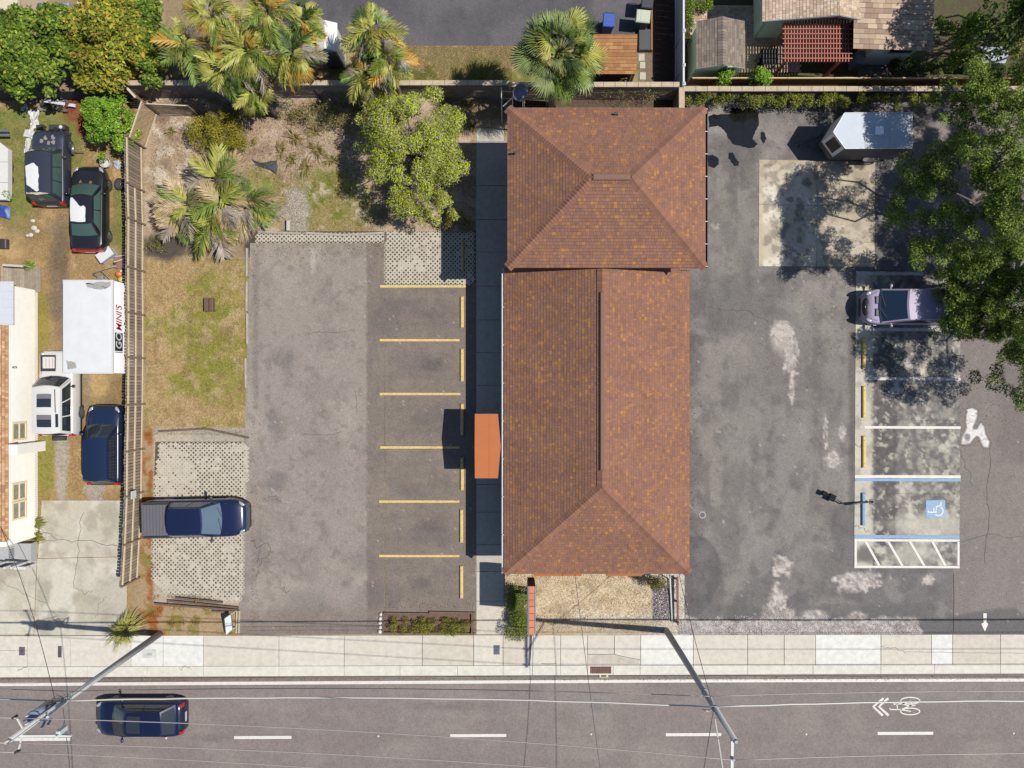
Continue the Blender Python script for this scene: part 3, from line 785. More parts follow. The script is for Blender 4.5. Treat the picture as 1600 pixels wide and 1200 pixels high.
# standing water by the rear building
M_PUD = mat('puddle_water', (0.006, 0.0055, 0.005), .03, spec=.5, var=.3, scale=3)
for k, pts in enumerate(([(1106, 182), (1114, 179), (1140, 179), (1143, 170), (1152, 169), (1160, 174), (1168, 169), (1176, 170), (1184, 178), (1186, 196), (1180, 206), (1176, 218), (1184, 226), (1176, 232), (1160, 230), (1144, 224), (1138, 216), (1132, 203), (1122, 197), (1108, 199)],
                         [(1105, 243), (1113, 242), (1122, 248), (1123, 256), (1116, 263), (1106, 260)], [(1138, 239), (1144, 239), (1154, 254), (1153, 259), (1147, 259), (1139, 248)], [(1189, 206), (1195, 208), (1197, 218), (1192, 225), (1188, 216)])):
    mb = MB(); flat(mb, blobby(pts, k + 20, .8, 4), .033)
    mb.build('puddle', M_PUD, kind='structure')
# filled trench across the pavement
mb = MB(); flat(mb, [(827.5, 992), (831.5, 992), (830, 1020), (828.2, 1040), (825.6, 1040), (826.5, 1020)], .0375)
mb.build('trench_fill', mat('trench_tar', A(74, 72, 76), .8, var=.3, scale=6), pave)
# repair patch slab behind the kerb inlet
mb = MB(); flat(mb, [(918, 1022), (960, 1022), (999, 1031), (999, 1039), (918, 1039)], .0385)
mb.build('patch', mat('slab_repair', A(206, 198, 182), .85, var=.18, scale=2.5), pave)
# ================================================================== BUILDINGS
M_SHING = paint_mat('shingle', 0.95, 45, 0.10, 0.10, 0.3, spec=.12, mid=.7)
M_FASCIA = mat('fascia_brown', A(150, 120, 104), .7, var=.1)
M_WALLM = mat('painted_block_wall', A(208, 190, 160), .85, var=.08, scale=3, bump=.15)
M_GLASSD = mat('dark_window_glass', (0.012, 0.016, 0.02), .05, spec=.6)
M_METAL_W = mat('white_metal', A(232, 230, 226), .45, var=.04)
M_METAL_G = mat('grey_metal', A(170, 172, 176), .4, metal=.6, var=.08)
M_BLACK = mat('black_paint', (0.012, 0.012, 0.014), .45)
M_ORANGE = mat('orange_metal', A(200, 110, 46), .75, var=.05, scale=2)
PAL_ROOF = [(A(156, 114, 94), .38), (A(150, 110, 95), .22), (A(161, 117, 94), .20), (A(173, 123, 86), .10), (A(184, 131, 84), .04), (A(144, 107, 93), .06)]

def shingle_plane(V, F, Cc, poly, up_from, rng, pal, expo=.15, tabw=(.08, .21), thick=.014, groove=.014):
    """fill a planar convex roof polygon (eave edge first: poly[0] -> poly[1]) with overlapping shingle tabs"""
    P = [Vector(p) for p in poly]
    e = (P[1] - P[0]).normalized()
    nrm = (P[1] - P[0]).cross(P[2] - P[0]).normalized()
    if nrm.z < 0: nrm = -nrm
    u = nrm.cross(e).normalized()
    if u.z < 0: u = -u
    loc = [((p - P[0]).dot(e), (p - P[0]).dot(u)) for p in P]
    dmax = max(q[1] for q in loc)
    def span(d):
        xs = []
        n = len(loc)
        for i in range(n):
            a, b = loc[i], loc[(i + 1) % n]
            if (a[1] - d) * (b[1] - d) <= 0 and abs(a[1] - b[1]) > 1e-6:
                t = (d - a[1]) / (b[1] - a[1]); xs.append(a[0] + t * (b[0] - a[0]))
        return (min(xs), max(xs)) if len(xs) >= 2 else None
    cw = np.cumsum([p[1] for p in pal]); cols = [p[0] for p in pal]
    k = 0; d = 0.0
    while d < dmax - .01:
        d1 = min(d + expo, dmax - .001)
        sa = span(d + .002); sb = span(d1)
        if sa is None or sb is None: break
        x = sa[0] - rng.random() * .3
        while x < sa[1]:
            w_ = tabw[0] + rng.random() * (tabw[1] - tabw[0]); x2 = x + w_
            a0, a1 = max(x, sa[0]), min(x2, sa[1])
            b0, b1 = max(x, sb[0]), min(x2, sb[1])
            x = x2
            if a1 - a0 < .01: continue
            if b1 - b0 < 0: b0 = b1 = min(max((b0 + b1) / 2, sb[0]), sb[1])
            g = .003
            th = thick * (0.8 + .5 * rng.random())
            q = [P[0] + e * (a0 + g) + u * d + nrm * th, P[0] + e * (a1 - g) + u * d + nrm * th, P[0] + e * (b1 - g) + u * (d1 - groove) + nrm * .004, P[0] + e * (b0 + g) + u * (d1 - groove) + nrm * .004,
                 P[0] + e * (a0 + g) + u * d, P[0] + e * (a1 - g) + u * d]
            o = len(V); V.extend(tuple(p) for p in q)
            F.append((o, o + 1, o + 2, o + 3)); F.append((o + 4, o + 5, o + 1, o)); F.append((o + 4, o, o + 3, o + 3)); F.append((o + 1, o + 5, o + 2, o + 2))
            c = cols[min(int(np.searchsorted(cw, rng.random())), len(cols) - 1)]
            s_ = .93 + .14 * rng.random()
            Cc.extend([(c[0] * s_, c[1] * s_, c[2] * s_)] * 6)
        d += expo; k += 1

def tri_fix(F):
    return F

def cap_row(mb_, V, F, Cc, a, b, rng, pal, wid=.46, step=.15, drop=.085):
    a = Vector(a); b = Vector(b); d = (b - a); L = d.length; d.normalize()
    s = d.cross(Vector((0, 0, 1))).normalized(); n = int(L / step)
    cols = [p[0] for p in pal]
    for i in range(n):
        p0 = a + d * (i * step); p1 = a + d * (i * step + step * 1.15)
        up = Vector((0, 0, 1))
        q = [p0 - s * wid / 2 - up * (drop - .03), p0 + up * .062, p0 + s * wid / 2 - up * (drop - .03), p1 - s * wid / 2 - up * (drop - .015), p1 + up * .028, p1 + s * wid / 2 - up * (drop - .015)]
        o = len(V); V.extend(tuple(p) for p in q)
        F.append((o, o + 3, o + 4, o + 1)); F.append((o + 1, o + 4, o + 5, o + 2)); F.append((o, o + 1, o + 2, o + 2))
        c = cols[rng.integers(0, 3)]; s_ = .88 + .16 * rng.random()
        Cc.extend([(c[0] * s_, c[1] * s_, c[2] * s_)] * 6)

def quads_mesh(name, V, F, Cc, m, parent, kind='stuff'):
    """mixed quads/triangles (a repeated index marks a triangle)"""
    off = Vector((0, 0, 0)); p = parent
    while p is not None: off += p.location; p = p.parent
    V = [(v[0] - off.x, v[1] - off.y, v[2] - off.z) for v in V]
    me = bpy.data.meshes.new(name)
    me.from_pydata(V, [], [tuple(dict.fromkeys(f)) for f in F])
    at = me.attributes.new('Col', 'FLOAT_COLOR', 'POINT')
    c4 = np.ones((len(V), 4), dtype=np.float32); c4[:, :3] = np.array(Cc)
    at.data.foreach_set('color', c4.ravel()); me.update()
    o = link(name, me, parent, [m])
    if kind: o['kind'] = kind
    return o

def roof_block(root, planes, caps, z_soffit, pal=PAL_ROOF, expo=.15, name='shingles', deckm=None, tabw=(.08, .21)):
    rng = np.random.default_rng(len(planes) * 13 + int(abs(planes[0][0][0]) * 10))
    mb = MB()
    for p in planes: mb.add([tuple(q) for q in p], [tuple(range(len(p)))])
    deck = mb.build('roof', deckm or mat('roof_felt', (.030, .021, .018), .95), root)
    V, F, Cc = [], [], []
    for p in planes: shingle_plane(V, F, Cc, p, None, rng, pal, expo, tabw)
    quads_mesh(name, V, F, Cc, M_SHING, deck)
    if caps:
        V, F, Cc = [], [], []
        for a, b in caps: cap_row(None, V, F, Cc, a, b, rng, pal)
        quads_mesh('ridge_caps', V, F, Cc, M_SHING, deck)
    return deck

def window(root, x, y, z, w_, h_, nx, ny, fr=.06, mf=None, mp=None):
    """window on a wall: centre x,y,z; outward normal nx,ny"""
    t = Vector((-ny, nx, 0)); n = Vector((nx, ny, 0)); c = Vector((x, y, z))
    f = MB()
    for (u0, v0, u1, v1) in ((-w_ / 2, -h_ / 2, w_ / 2, -h_ / 2 + fr), (-w_ / 2, h_ / 2 - fr, w_ / 2, h_ / 2), (-w_ / 2, -h_ / 2 + fr, -w_ / 2 + fr, h_ / 2 - fr), (w_ / 2 - fr, -h_ / 2 + fr, w_ / 2, h_ / 2 - fr), (-w_ / 2 + fr, -fr / 3, w_ / 2 - fr, fr / 3)):
        a = c + t * (u0 + u1) / 2 + n * .025 + Vector((0, 0, v0)); b = c + t * (u0 + u1) / 2 + n * .025 + Vector((0, 0, v1))
        f.bar(a, b, u1 - u0, .05, up=n)
    fo = f.build('window', mf or M_METAL_W, root)
    g = MB(); g.bar(c + n * .01 - Vector((0, 0, h_ / 2 - fr)), c + n * .01 + Vector((0, 0, h_ / 2 - fr)), w_ - 2 * fr, .012, up=n)
    g.build('pane', mp or M_GLASSD, fo)
    return fo

# ---------------- rear two-storey block with hipped roof
ZE, PITCH = 5.6, 0.45
xa, ya = W(793, 418, ZE); xb, yb = W(1101.5, 168.5, ZE)
hy = (yb - ya) / 2; zr_ = ZE + hy * PITCH
r0 = (xa + hy, (ya + yb) / 2, zr_); r1 = (xb - hy, (ya + yb) / 2, zr_)
SW, SE, NE, NW = (xa, ya, ZE), (xb, ya, ZE), (xb, yb, ZE), (xa, yb, ZE)
rear = thing('rear_building', 'two storey block with brown shingle hipped roof and short ridge vent at the rear', 'building', ((xa + xb) / 2, (ya + yb) / 2, 0))
planes = [[SW, SE, r1, r0], [SE, NE, r1], [NE, NW, r0, r1], [NW, SW, r0]]
roof_block(rear, planes, [(SW, r0), (SE, r1), (NE, r1), (NW, r0), (r0, r1)], ZE)
mb = MB(); OV = .42
mb.box(xa + OV, ya + OV, 0, xb - OV, yb - OV, ZE - .02); rear_wall = mb.build('wall', M_WALLM, rear)
mb = MB(); mb.prism([(xa + .03, ya + .03), (xb - .03, ya + .03), (xb - .03, yb - .03), (xa + .03, yb - .03)], ZE - .1, ZE - .03); mb.build('soffit', M_METAL_W, rear)
mb = MB()
for (x0, y0, x1, y1) in ((xa, ya, xb, ya + .028), (xa, yb - .028, xb, yb), (xa, ya + .03, xa + .028, yb - .03), (xb - .028, ya + .03, xb, yb - .03)): mb.box(x0, y0, ZE - .2, x1, y1, ZE - .004)
mb.build('fascia', M_FASCIA, rear)
def gutter(root, x, y0, y1, z, side, m, n=6, name='gutter'):
    g = MB(); w_ = .12
    P = [(0, .1), (0, 0), (w_, 0), (w_, .1)]
    x0 = x + side * .004
    for (a, b) in (((0, -.1), (w_, -.095)), ((w_ - .006, -.1), (w_, 0.0)), ((0, -.1), (.006, 0))):
        xs = sorted((x0 + side * a[0], x0 + side * b[0]))
        g.box(xs[0], y0, z + a[1], xs[1], y1, z + b[1])
    go = g.build(name, m, root)
    for i in range(n):
        yy = y0 + .05 + (y1 - y0 - .1) * i / (n - 1); b = MB()
        xs = sorted((x0, x0 + side * w_)); b.box(xs[0], yy - .015, z - .005, xs[1], yy + .015, z + .005); b.build('bracket', M_METAL_W, go)
gutter(rear, xb, ya, yb, ZE, 1, mat('gutter_brown', A(96, 70, 60), .5), 8)
mb = MB(); mb.bbox(r0[0] + .05, r0[1] - .14, zr_ + .0, r1[0] - .05, r0[1] + .14, zr_ + .1, .04); mb.build('ridge_vent', mat('vent_brown', A(136, 98, 82), .8, var=.08), rear)
mb = MB(); x_, y_ = W(963, 177, ZE + .35); mb.box(x_ - .09, y_ - .05, ZE + .12, x_ + .09, y_ + .05, ZE + .36); mb.build('flue', M_BLACK, rear)
mb = MB(); x_, y_ = W(797, 240, ZE + .2); mb.cyl((x_ + .2, y_, ZE + .0), (x_ + .2, y_, ZE + .42), .05); mb.build('vent_pipe', M_BLACK, rear)
for yy in (ya + 1.6, ya + 3.7, ya + 5.8):
    for zz in (1.6, 4.3): window(rear, xb - OV, yy, zz, 1.0, 1.2, 1, 0); window(rear, xa + OV, yy, zz, 1.0, 1.2, -1, 0)
mb = MB(); mb.box(xb - OV, ya + 6.3, .05, xb - OV + .05, ya + 6.9, 2.1); mb.build('door', mat('door_brown', A(120, 84, 64), .6), rear)

# ---------------- single-storey front block
ZF = 3.1
fx0, fy0 = W(788, 896.5, ZF); fx1, _ = W(1077, 896, ZF)
fy1 = ya + .38
hx = (fx1 - fx0) / 2; zfr = ZF + hx * 0.46
fr0 = ((fx0 + fx1) / 2, fy0 + hx, zfr); fr1 = ((fx0 + fx1) / 2, fy1, zfr)
fSW, fSE, fNE, fNW = (fx0, fy0, ZF), (fx1, fy0, ZF), (fx1, fy1, ZF), (fx0, fy1, ZF)
front = thing('front_building', 'single storey office with long brown shingle roof and dark ridge vent facing the road', 'building', ((fx0 + fx1) / 2, (fy0 + fy1) / 2, 0))
planes = [[fSW, fSE, fr0], [fSE, fNE, fr1, fr0], [fNW, fSW, fr0, fr1]]
roof_block(front, planes, [(fSW, fr0), (fSE, fr0), (fr0, fr1)], ZF)
mb = MB(); mb.box(fx0 + .45, fy0 + .45, 0, fx1 - .45, fy1 + .3, ZF - .02); mb.build('wall', M_WALLM, front)
mb = MB(); mb.prism([(fx0 + .03, fy0 + .03), (fx1 - .03, fy0 + .03), (fx1 - .03, fy1), (fx0 + .03, fy1)], ZF - .1, ZF - .03); mb.build('soffit', M_METAL_W, front)
mb = MB()
for (x0, y0, x1, y1) in ((fx0, fy0, fx1, fy0 + .028), (fx0, fy0 + .03, fx0 + .028, fy1), (fx1 - .028, fy0 + .03, fx1, fy1)): mb.box(x0, y0, ZF - .2, x1, y1, ZF - .004)
mb.build('fascia', M_FASCIA, front)
gutter(front, fx0, fy0, fy1, ZF, -1, M_METAL_W, 9)
ry0 = W(0, 735, zfr)[1]; ry1 = W(0, 456, zfr)[1]
mb = MB(); mb.bbox(fr0[0] - .11, ry0, zfr, fr0[0] + .11, ry1, zfr + .11, .045); mb.build('ridge_vent', mat('vent_brown', A(150, 112, 100), .6), front)
for (px0, px1) in ((834, 909), (948, 1003)):
    x0 = W(px0, 0, 2.3)[0]; x1 = W(px1, 0, 2.3)[0]; yo = fy0 - .33; yi = fy0 + .45
    mb = MB(); mb.add([(x0, yi, 2.75), (x1, yi, 2.75), (x1, yo, 2.3), (x0, yo, 2.3), (x0, yo, 2.1), (x1, yo, 2.1), (x0, yi, 2.1), (x1, yi, 2.1)], [(0, 3, 2, 1), (3, 4, 5, 2), (0, 6, 4, 3), (1, 2, 5, 7)])
    mb.build('awning', M_ORANGE, front)
for px in (870, 975): window(front, W(px, 0, 2)[0], fy0 + .45, 1.5, 1.6, 1.2, 0, -1)
for yy in np.linspace(fy0 + 2, fy1 - 1.5, 5): window(front, fx0 + .45, yy, 1.6, 1.1, 1.2, -1, 0); window(front, fx1 - .45, yy, 1.6, 1.1, 1.2, 1, 0)
mb = MB(); cx_, cy_ = W(770, 697, 2); mb.box(fx0 + .4, cy_ - .5, .05, fx0 + .45, cy_ + .5, 2.15); mb.build('door', mat('door_brown', A(120, 84, 64), .6), front)
# wires and flashing scrap in the slot between the two roofs
mb = MB()
for k, px in enumerate(range(1056, 1079, 4)):
    x_, y_ = W(px, 421.5, 3.3); mb.tube([(x_, y_ - .06, 3.3), (x_ + .04, y_ + .02, 3.42), (x_ + .09, y_ - .04, 3.34)], .012, 5)
mb.build('conduit', M_METAL_G, front, kind='stuff')

# ---------------- orange entrance canopy
cz, crz = 2.8, 3.02
x0, y0 = W(742, 747, cz); _, y1 = W(742, 647, cz)
xc = W(778.5, 0, cz)[0]; xr = min(W(784.5, 0, crz)[0], fx0 - .16); ym = (y0 + y1) / 2
can = thing('entrance_canopy', 'bright orange metal canopy over the side entrance with two slim posts', 'canopy', (x0, ym, 0))
for nm, P in (('a', [(x0, y0, cz), (xc, y0, cz), (xr, ym, crz), (x0, ym, crz)]), ('b', [(x0, ym, crz), (xr, ym, crz), (xc, y1, cz), (x0, y1, cz)])):
    mb = MB(); mb.add(P + [(p[0], p[1], p[2] - .04) for p in P], [(0, 1, 2, 3), (7, 6, 5, 4), (0, 4, 5, 1), (1, 5, 6, 2), (2, 6, 7, 3), (3, 7, 4, 0)])
    mb.build('roof_panel', M_ORANGE, can)
mb = MB()
for xx in (x0 + (xc - x0) * .62,): mb.bar((xx, y0 + .02, cz + .006), (xx, ym, crz + .006), .014, .012); mb.bar((xx, ym, crz + .006), (xx, y1 - .02, cz + .006), .014, .012)
mb.build('seam', mat('orange_dark', A(190, 100, 48), .5), can)
mb = MB()
mb.add([(x0, y0, cz - .04), (x0, ym, crz - .04), (x0, y1, cz - .04), (x0, y1, cz - .22), (x0, y0, cz - .22)], [(0, 1, 2, 3, 4)])
mb.box(x0, y0 - .012, cz - .22, xc, y0 - .002, cz - .002); mb.box(x0, y1 + .002, cz - .22, xc, y1 + .012, cz - .002)
mb.build('valance', M_ORANGE, can)
for yy in (y0 + .1, y1 - .1):
    mb = MB(); mb.cyl((x0 + .1, yy, .03), (x0 + .1, yy, cz - .05), .04); mb.build('post', M_METAL_W, can)

# ---------------- street sign cabinet on a pole with a terracotta tiled top
sx0, sy0 = W(825.5, 991, 3.9); sx1, sy1 = W(836, 916, 3.9)
sgn = thing('street_sign', 'tall boxed street sign on a pole with terracotta tiled top beside the hedge', 'sign', (sx0 + .15, sy1 - .3, 0))
mb = MB(); mb.box(sx0, sy0, 2.3, sx1, sy1, 3.86); mb.build('cabinet', mat('sign_brown', A(92, 56, 44), .6, var=.1), sgn)
for xx, n_ in ((sx0 - .012, -1), (sx1 + .012, 1)):
    mb = MB(); mb.box(min(xx, xx + n_ * .02), sy0 + .06, 2.36, max(xx, xx + n_ * .02), sy1 - .06, 3.8); mb.build('face', mat('sign_face', A(206, 204, 206), .5, var=.05), sgn)
N = 7
for i in range(N):
    a = sy0 + (sy1 - sy0) * i / N + .008; b = sy0 + (sy1 - sy0) * (i + 1) / N - .008
    mb = MB(); mb.bbox(sx0 + .02, a, 3.86, sx1 - .02, b, 3.9 + random.uniform(-.004, .006), .012); mb.build('tile', mat('terracotta', A(216, 132, 98), .75, var=.12, scale=5, objrand=.12), sgn)
mb = MB(); mb.box(sx0 - .03, sy0, 3.86, sx0 + .015, sy1, 3.915); mb.box(sx1 - .015, sy0, 3.86, sx1 + .03, sy1, 3.915); mb.build('edging', M_METAL_G, sgn)
px_, py_ = W(825, 919); mb = MB(); mb.cyl((px_ + .02, py_, 0), (px_ + .02, py_, 2.3), .08); mb.build('pole', M_METAL_G, sgn)

# ================================================================== WEST: white clapboard house at the left edge
HW = 2.45
wx = W(59, 0)[0]; wy0 = W(0, 838)[1]; wy1 = W(0, 454)[1]
lh = thing('clapboard_house', 'white clapboard house with tan shingle roof at the left edge', 'house', (wx - 3, (wy0 + wy1) / 2, 0))
mb = MB(); mb.box(wx - 9.0, wy0, 0, wx, wy1, HW); lw_ = mb.build('wall', mat('white_siding', (.50, .475, .43), .6, var=.04, scale=3), lh)
for k in range(15):
    mb = MB(); z0 = .05 + k * .16
    mb.add([(wx + .003, wy0 + .03, z0 + .155), (wx + .024, wy0 + .03, z0), (wx + .024, wy1 - .03, z0), (wx + .003, wy1 - .03, z0 + .155), (wx + .002, wy0 + .03, z0), (wx + .002, wy1 - .03, z0)], [(0, 1, 2, 3), (1, 4, 5, 2)])
    mb.build('clapboard', mat('white_siding', A(236, 230, 218), .6), lw_)
mb = MB(); mb.add([(wx - .05, wy0, HW + .0), (wx + .18, wy0 + .12, HW - .06), (wx + .18, wy1 - .12, HW - .06), (wx - .05, wy1, HW)], [(0, 1, 2, 3)])
# brown front roof and blue-white metal rear roof
PAL_TAN = [(A(206, 160, 118), .4), (A(190, 142, 104), .3), (A(220, 178, 138), .3)]
ye = W(0, 508, HW)[1]; ys_ = W(0, 846, HW)[1]; xe = W(14, 0, HW)[0]
roof_block(lh, [[(xe, ys_, HW + .04), (xe, ye, HW + .04), (xe - 4, ye, HW + 1.4), (xe - 4, ys_, HW + 1.4)], [(xe - 8, ye, HW + .04), (xe - 8, ys_, HW + .04), (xe - 4, ys_, HW + 1.4), (xe - 4, ye, HW + 1.4)]], [((xe - 4, ys_, HW + 1.4), (xe - 4, ye, HW + 1.4))], HW, PAL_TAN, .15)
for yy in (ys_ + .02, ye - .02): mb = MB(); mb.add([(xe - .2, yy, HW - .05), (xe - 4, yy, HW + 1.36), (xe - 7.8, yy, HW - .05)], [(0, 1, 2)]); mb.build('gable_wall', mat('white_siding', (.50, .475, .43), .6), lh)
mb = MB(); yt = W(0, 440, HW)[1]; xm = W(22, 0, HW)[0]
mb.add([(xm, ye + .02, HW + .03), (xm, yt, HW + .03), (xm - 8.2, yt, HW + .5), (xm - 8.2, ye + .02, HW + .5)], [(0, 1, 2, 3)])
mroof = mb.build('metal_roof', mat('pale_metal_roof', A(222, 224, 232), .45, var=.04), lh)
for k in range(6):
    yy = ye + .1 + (yt - ye - .2) * k / 5; b = MB(); b.bar((xm, yy, HW + .045), (xm - 8.2, yy, HW + .515), .03, .03); b.build('rib', mat('pale_metal_roof', A(222, 224, 232), .45), mroof)
M_TRIMT = mat('tan_trim', (.46, .37, .24), .6)
for (pya, pyb, z0, z1) in ((657, 684, .95, 2.05), (748, 774, .95, 2.05), (776, 802, .95, 2.05)):
    ya_ = W(0, (pya + pyb) / 2)[1]
    wn = window(lh, wx + .02, ya_, (z0 + z1) / 2, .95, z1 - z0, 1, 0, .10, M_TRIMT, mat('curtained_pane', (.16, .155, .12), .12, var=.25, scale=5))
    for k in range(0):
        b = MB(); b.box(wx + .05, ya_ - .42, z0 + .1 + k * .14, wx + .075, ya_ + .42, z0 + .16 + k * .14); b.build('slat', mat('blind_slat', A(176, 170, 150), .6), wn)
mb = MB(); y_ = W(0, 692)[1]; mb.box(wx + .002, y_ - .42, .0, wx + .42, y_ + .1, 2.2); mb.build('chimney_stack', mat('white_siding', A(236, 230, 218), .6), lh)
mb = MB(); mb.box(wx - .3, y_ + .1, 2.2, wx + .44, y_ + .16, 2.26); mb.build('flashing', mat('red_brown', A(150, 84, 70), .6), lh)
mb = MB(); xx, yy = W(22, 574, 1.9); mb.cyl((wx, yy, 1.95), (wx + .2, yy, 1.95), .05); mb.build('vent', M_METAL_G, lh)
# lattice skirt strip at the foot of the wall
sk = MB()
for k in range(110):
    yy = wy0 + .05 + (wy1 - wy0 - .1) * k / 109
    sk.bar((wx + .03, yy, .02), (wx + .05, yy + .12, .3), .025, .012)
sk.build('lattice_skirt', mat('lattice_tan', A(214, 196, 166), .7), lh, kind='stuff')
# porch at the south end
po = thing('porch', 'small white porch with railings and scrolled iron panel at the end of the clapboard house', 'porch', W3(28, 858))
x0, y0 = W(2, 876); x1, y1 = W(58, 846)
mb = MB(); mb.box(x0, y0, 0, x1, y1, .5); mb.build('deck', mat('porch_grey', A(190, 190, 190), .7, var=.1), po)
for px in (22, 46, 56):
    xx = W(px, 0)[0]; mb = MB(); mb.box(xx - .05, y0 + .05, .5, xx + .05, y0 + .15, 1.9); mb.build('post', M_METAL_W, po)
mb = MB()
for k in range(9):
    t0 = k / 8; mb.cyl((W(32, 0)[0], y0 + .1 + t0 * .7, .9), (W(42, 0)[0], y0 + .14 + t0 * .7, 1.0), .012, n=6)
mb.build('iron_scroll', M_BLACK, po)
mb = MB(); mb.box(x0, y0 - .3, .02, W(24, 0)[0], y0 - .02, .3); mb.build('step', M_BLACK, po)
mb = MB(); mb.box(W(40, 0)[0], y0 - .25, .02, x1, y0 - .1, .9); mb.build('rail_panel', M_METAL_W, po)
# timber deck north of the house
dk = thing('timber_deck', 'weathered grey timber deck with a rail behind the white house', 'deck', W3(35, 432))
M_WOODG = mat('weathered_wood', A(176, 160, 138), .85, var=.22, scale=4, objrand=.18, stretch=(1, 1, 1))
for k in range(15):
    xx0 = W(0 + k * 4.15, 0, .3)[0]; mb = MB()
    mb.box(xx0 + .006, W(0, 456, .3)[1], .2, xx0 + .136, W(0, 415 + (k > 10) * 2, .3)[1], .24 + random.uniform(-.004, .004)); mb.build('plank', M_WOODG, dk)
mb = MB(); xa_, ya_ = W(4, 414, .9); xb_, yb_ = W(36, 416, .9); mb.bar((xa_, ya_, .9), (xb_, yb_, .9), .12, .05); mb.build('rail', mat('rail_cream', A(214, 204, 186), .7), dk)
for xx in (xa_, (xa_ + xb_) / 2, xb_):
    mb = MB(); mb.bar((xx, ya_ - .02, 0), (xx, ya_ - .02, .87), .08); mb.build('post', M_WOODG, dk)

# ---------------- north-west house corner with walled condenser yard
M_TERRA = mat('terracotta_roof', A(206, 168, 140), .8, var=.12)
nw = thing('stucco_house', 'pale stucco house corner with walled condenser nook at the top left', 'house', W3(40, 5))
x0, y0 = W(-60, 18, 2.6); x1, y1 = W(30, -60, 2.6)
mb = MB(); mb.box(x0, y0, 2.55, x1, y1, 2.72); mb.build('roof', mat('cream_roof', A(232, 218, 190), .7, var=.05), nw)
mb = MB(); mb.box(x0, y0 + .25, 0, x1 - .25, y1, 2.55); mb.build('wall', mat('stucco', A(222, 196, 168), .85, var=.06), nw)
for (ax, ay, bx, by) in ((122.5, 2, 122.5, 40), (96, 39, 121, 39)):
    a = W(ax, ay, 1.4); b = W(bx, by, 1.4); mb = MB(); mb.bar((*a, .7), (*b, .7), .14, 1.4, up=(0, 0, 1)); mb.build('yard_wall', mat('stucco', A(222, 196, 168), .85), nw)
for (px, lab) in ((62, 'grey air conditioning condenser half under the tree'), (95, 'grey air conditioning condenser with open fan beside the cream wall')):
    ac = thing('air_conditioner', lab, 'air conditioner', W3(px, 14)); x_, y_ = W(px, 13, .9)
    mb = MB(); mb.bbox(x_ - .36, y_ - .36, 0, x_ + .36, y_ + .36, .86, .05); mb.build('casing', mat('ac_grey', A(150, 160, 170), .5, var=.06), ac)
    mb = MB(); mb.cyl((x_, y_, .862), (x_, y_, .9), .28, n=20); mb.build('fan_guard', mat('ac_dark', A(70, 76, 84), .5), ac)
    for k in range(6):
        t = k * math.pi / 6; b = MB(); b.bar((x_ - .28 * math.cos(t), y_ - .28 * math.sin(t), .91), (x_ + .28 * math.cos(t), y_ + .28 * math.sin(t), .91), .014, .012); b.build('guard_wire', mat('ac_grey', A(150, 160, 170), .5), ac)

# ================================================================== NORTH-EAST house, shed, pergola
M_GREENW = mat('sage_siding', (.36, .40, .31), .75, var=.06, scale=3)
PAL_DRIFT = [(A(154, 140, 127), .4), (A(144, 131, 120), .3), (A(164, 150, 136), .22), (A(134, 122, 113), .08)]
PAL_LIGHT = [(A(214, 190, 164), .4), (A(198, 172, 146), .3), (A(226, 204, 180), .3)]
def gable(root, x0, x1, xr, y0, y1, ze, zr, pal, wallm, ov=.06, expo=.15, over_y=.15, wz=0, tabw=(.2, .38)):
    """ridge runs north-south at x = xr"""
    Pl = [[(x0, y1, ze), (x0, y0, ze), (xr, y0, zr), (xr, y1, zr)], [(x1, y0, ze), (x1, y1, ze), (xr, y1, zr), (xr, y0, zr)]]
    roof_block(root, Pl, [((xr, y0, zr), (xr, y1, zr))], ze, pal, expo, tabw=tabw)
    a, b, c, d = x0 + ov, x1 - ov, y0 + over_y, y1 - over_y
    def zz(x): return ze + (zr - ze) * ((x - x0) / (xr - x0) if x < xr else (x1 - x) / (x1 - xr)) - .05
    mb = MB()
    mb.add([(a, c, wz), (b, c, wz), (b, c, zz(b)), (xr, c, zr - .05), (a, c, zz(a)), (a, d, wz), (b, d, wz), (b, d, zz(b)), (xr, d, zr - .05), (a, d, zz(a))], [(0, 1, 2, 3, 4), (9, 8, 7, 6, 5), (0, 4, 9, 5), (1, 6, 7, 2)])
    wl = mb.build('wall', wallm, root)
    mb = MB()
    for (xx, za) in ((x0, ze), (x1, ze)): mb.bar((xx, y0 + .01, za - .06), (xr, y0 + .01, zr - .06), .03, .12)
    mb.build('barge_board', M_METAL_W, root)
    return wl
sx0, sy0 = W(1088, 107, 2.1); sx1, sy1 = W(1164, 33, 2.1); sxr = W(1129, 0, 2.55)[0]
sh = thing('garden_shed', 'sage green garden shed with grey brown gabled shingle roof', 'shed', ((sx0 + sx1) / 2, (sy0 + sy1) / 2, 0))
gable(sh, sx0, sx1, sxr, sy0, sy1, 2.1, 2.55, PAL_DRIFT, mat('shed_green', (.40, .48, .30), .75, var=.05), expo=.13)
mb = MB(); xx, yy = W(1139.5, 106, 2.2); mb.box(xx - .12, yy - .02, 2.1, xx + .12, yy + .04, 2.34); fr = mb.build('vent', M_METAL_W, sh)
mb = MB(); mb.box(xx - .07, yy - .035, 2.15, xx + .07, yy - .021, 2.29); mb.build('vent_grille', M_BLACK, fr)

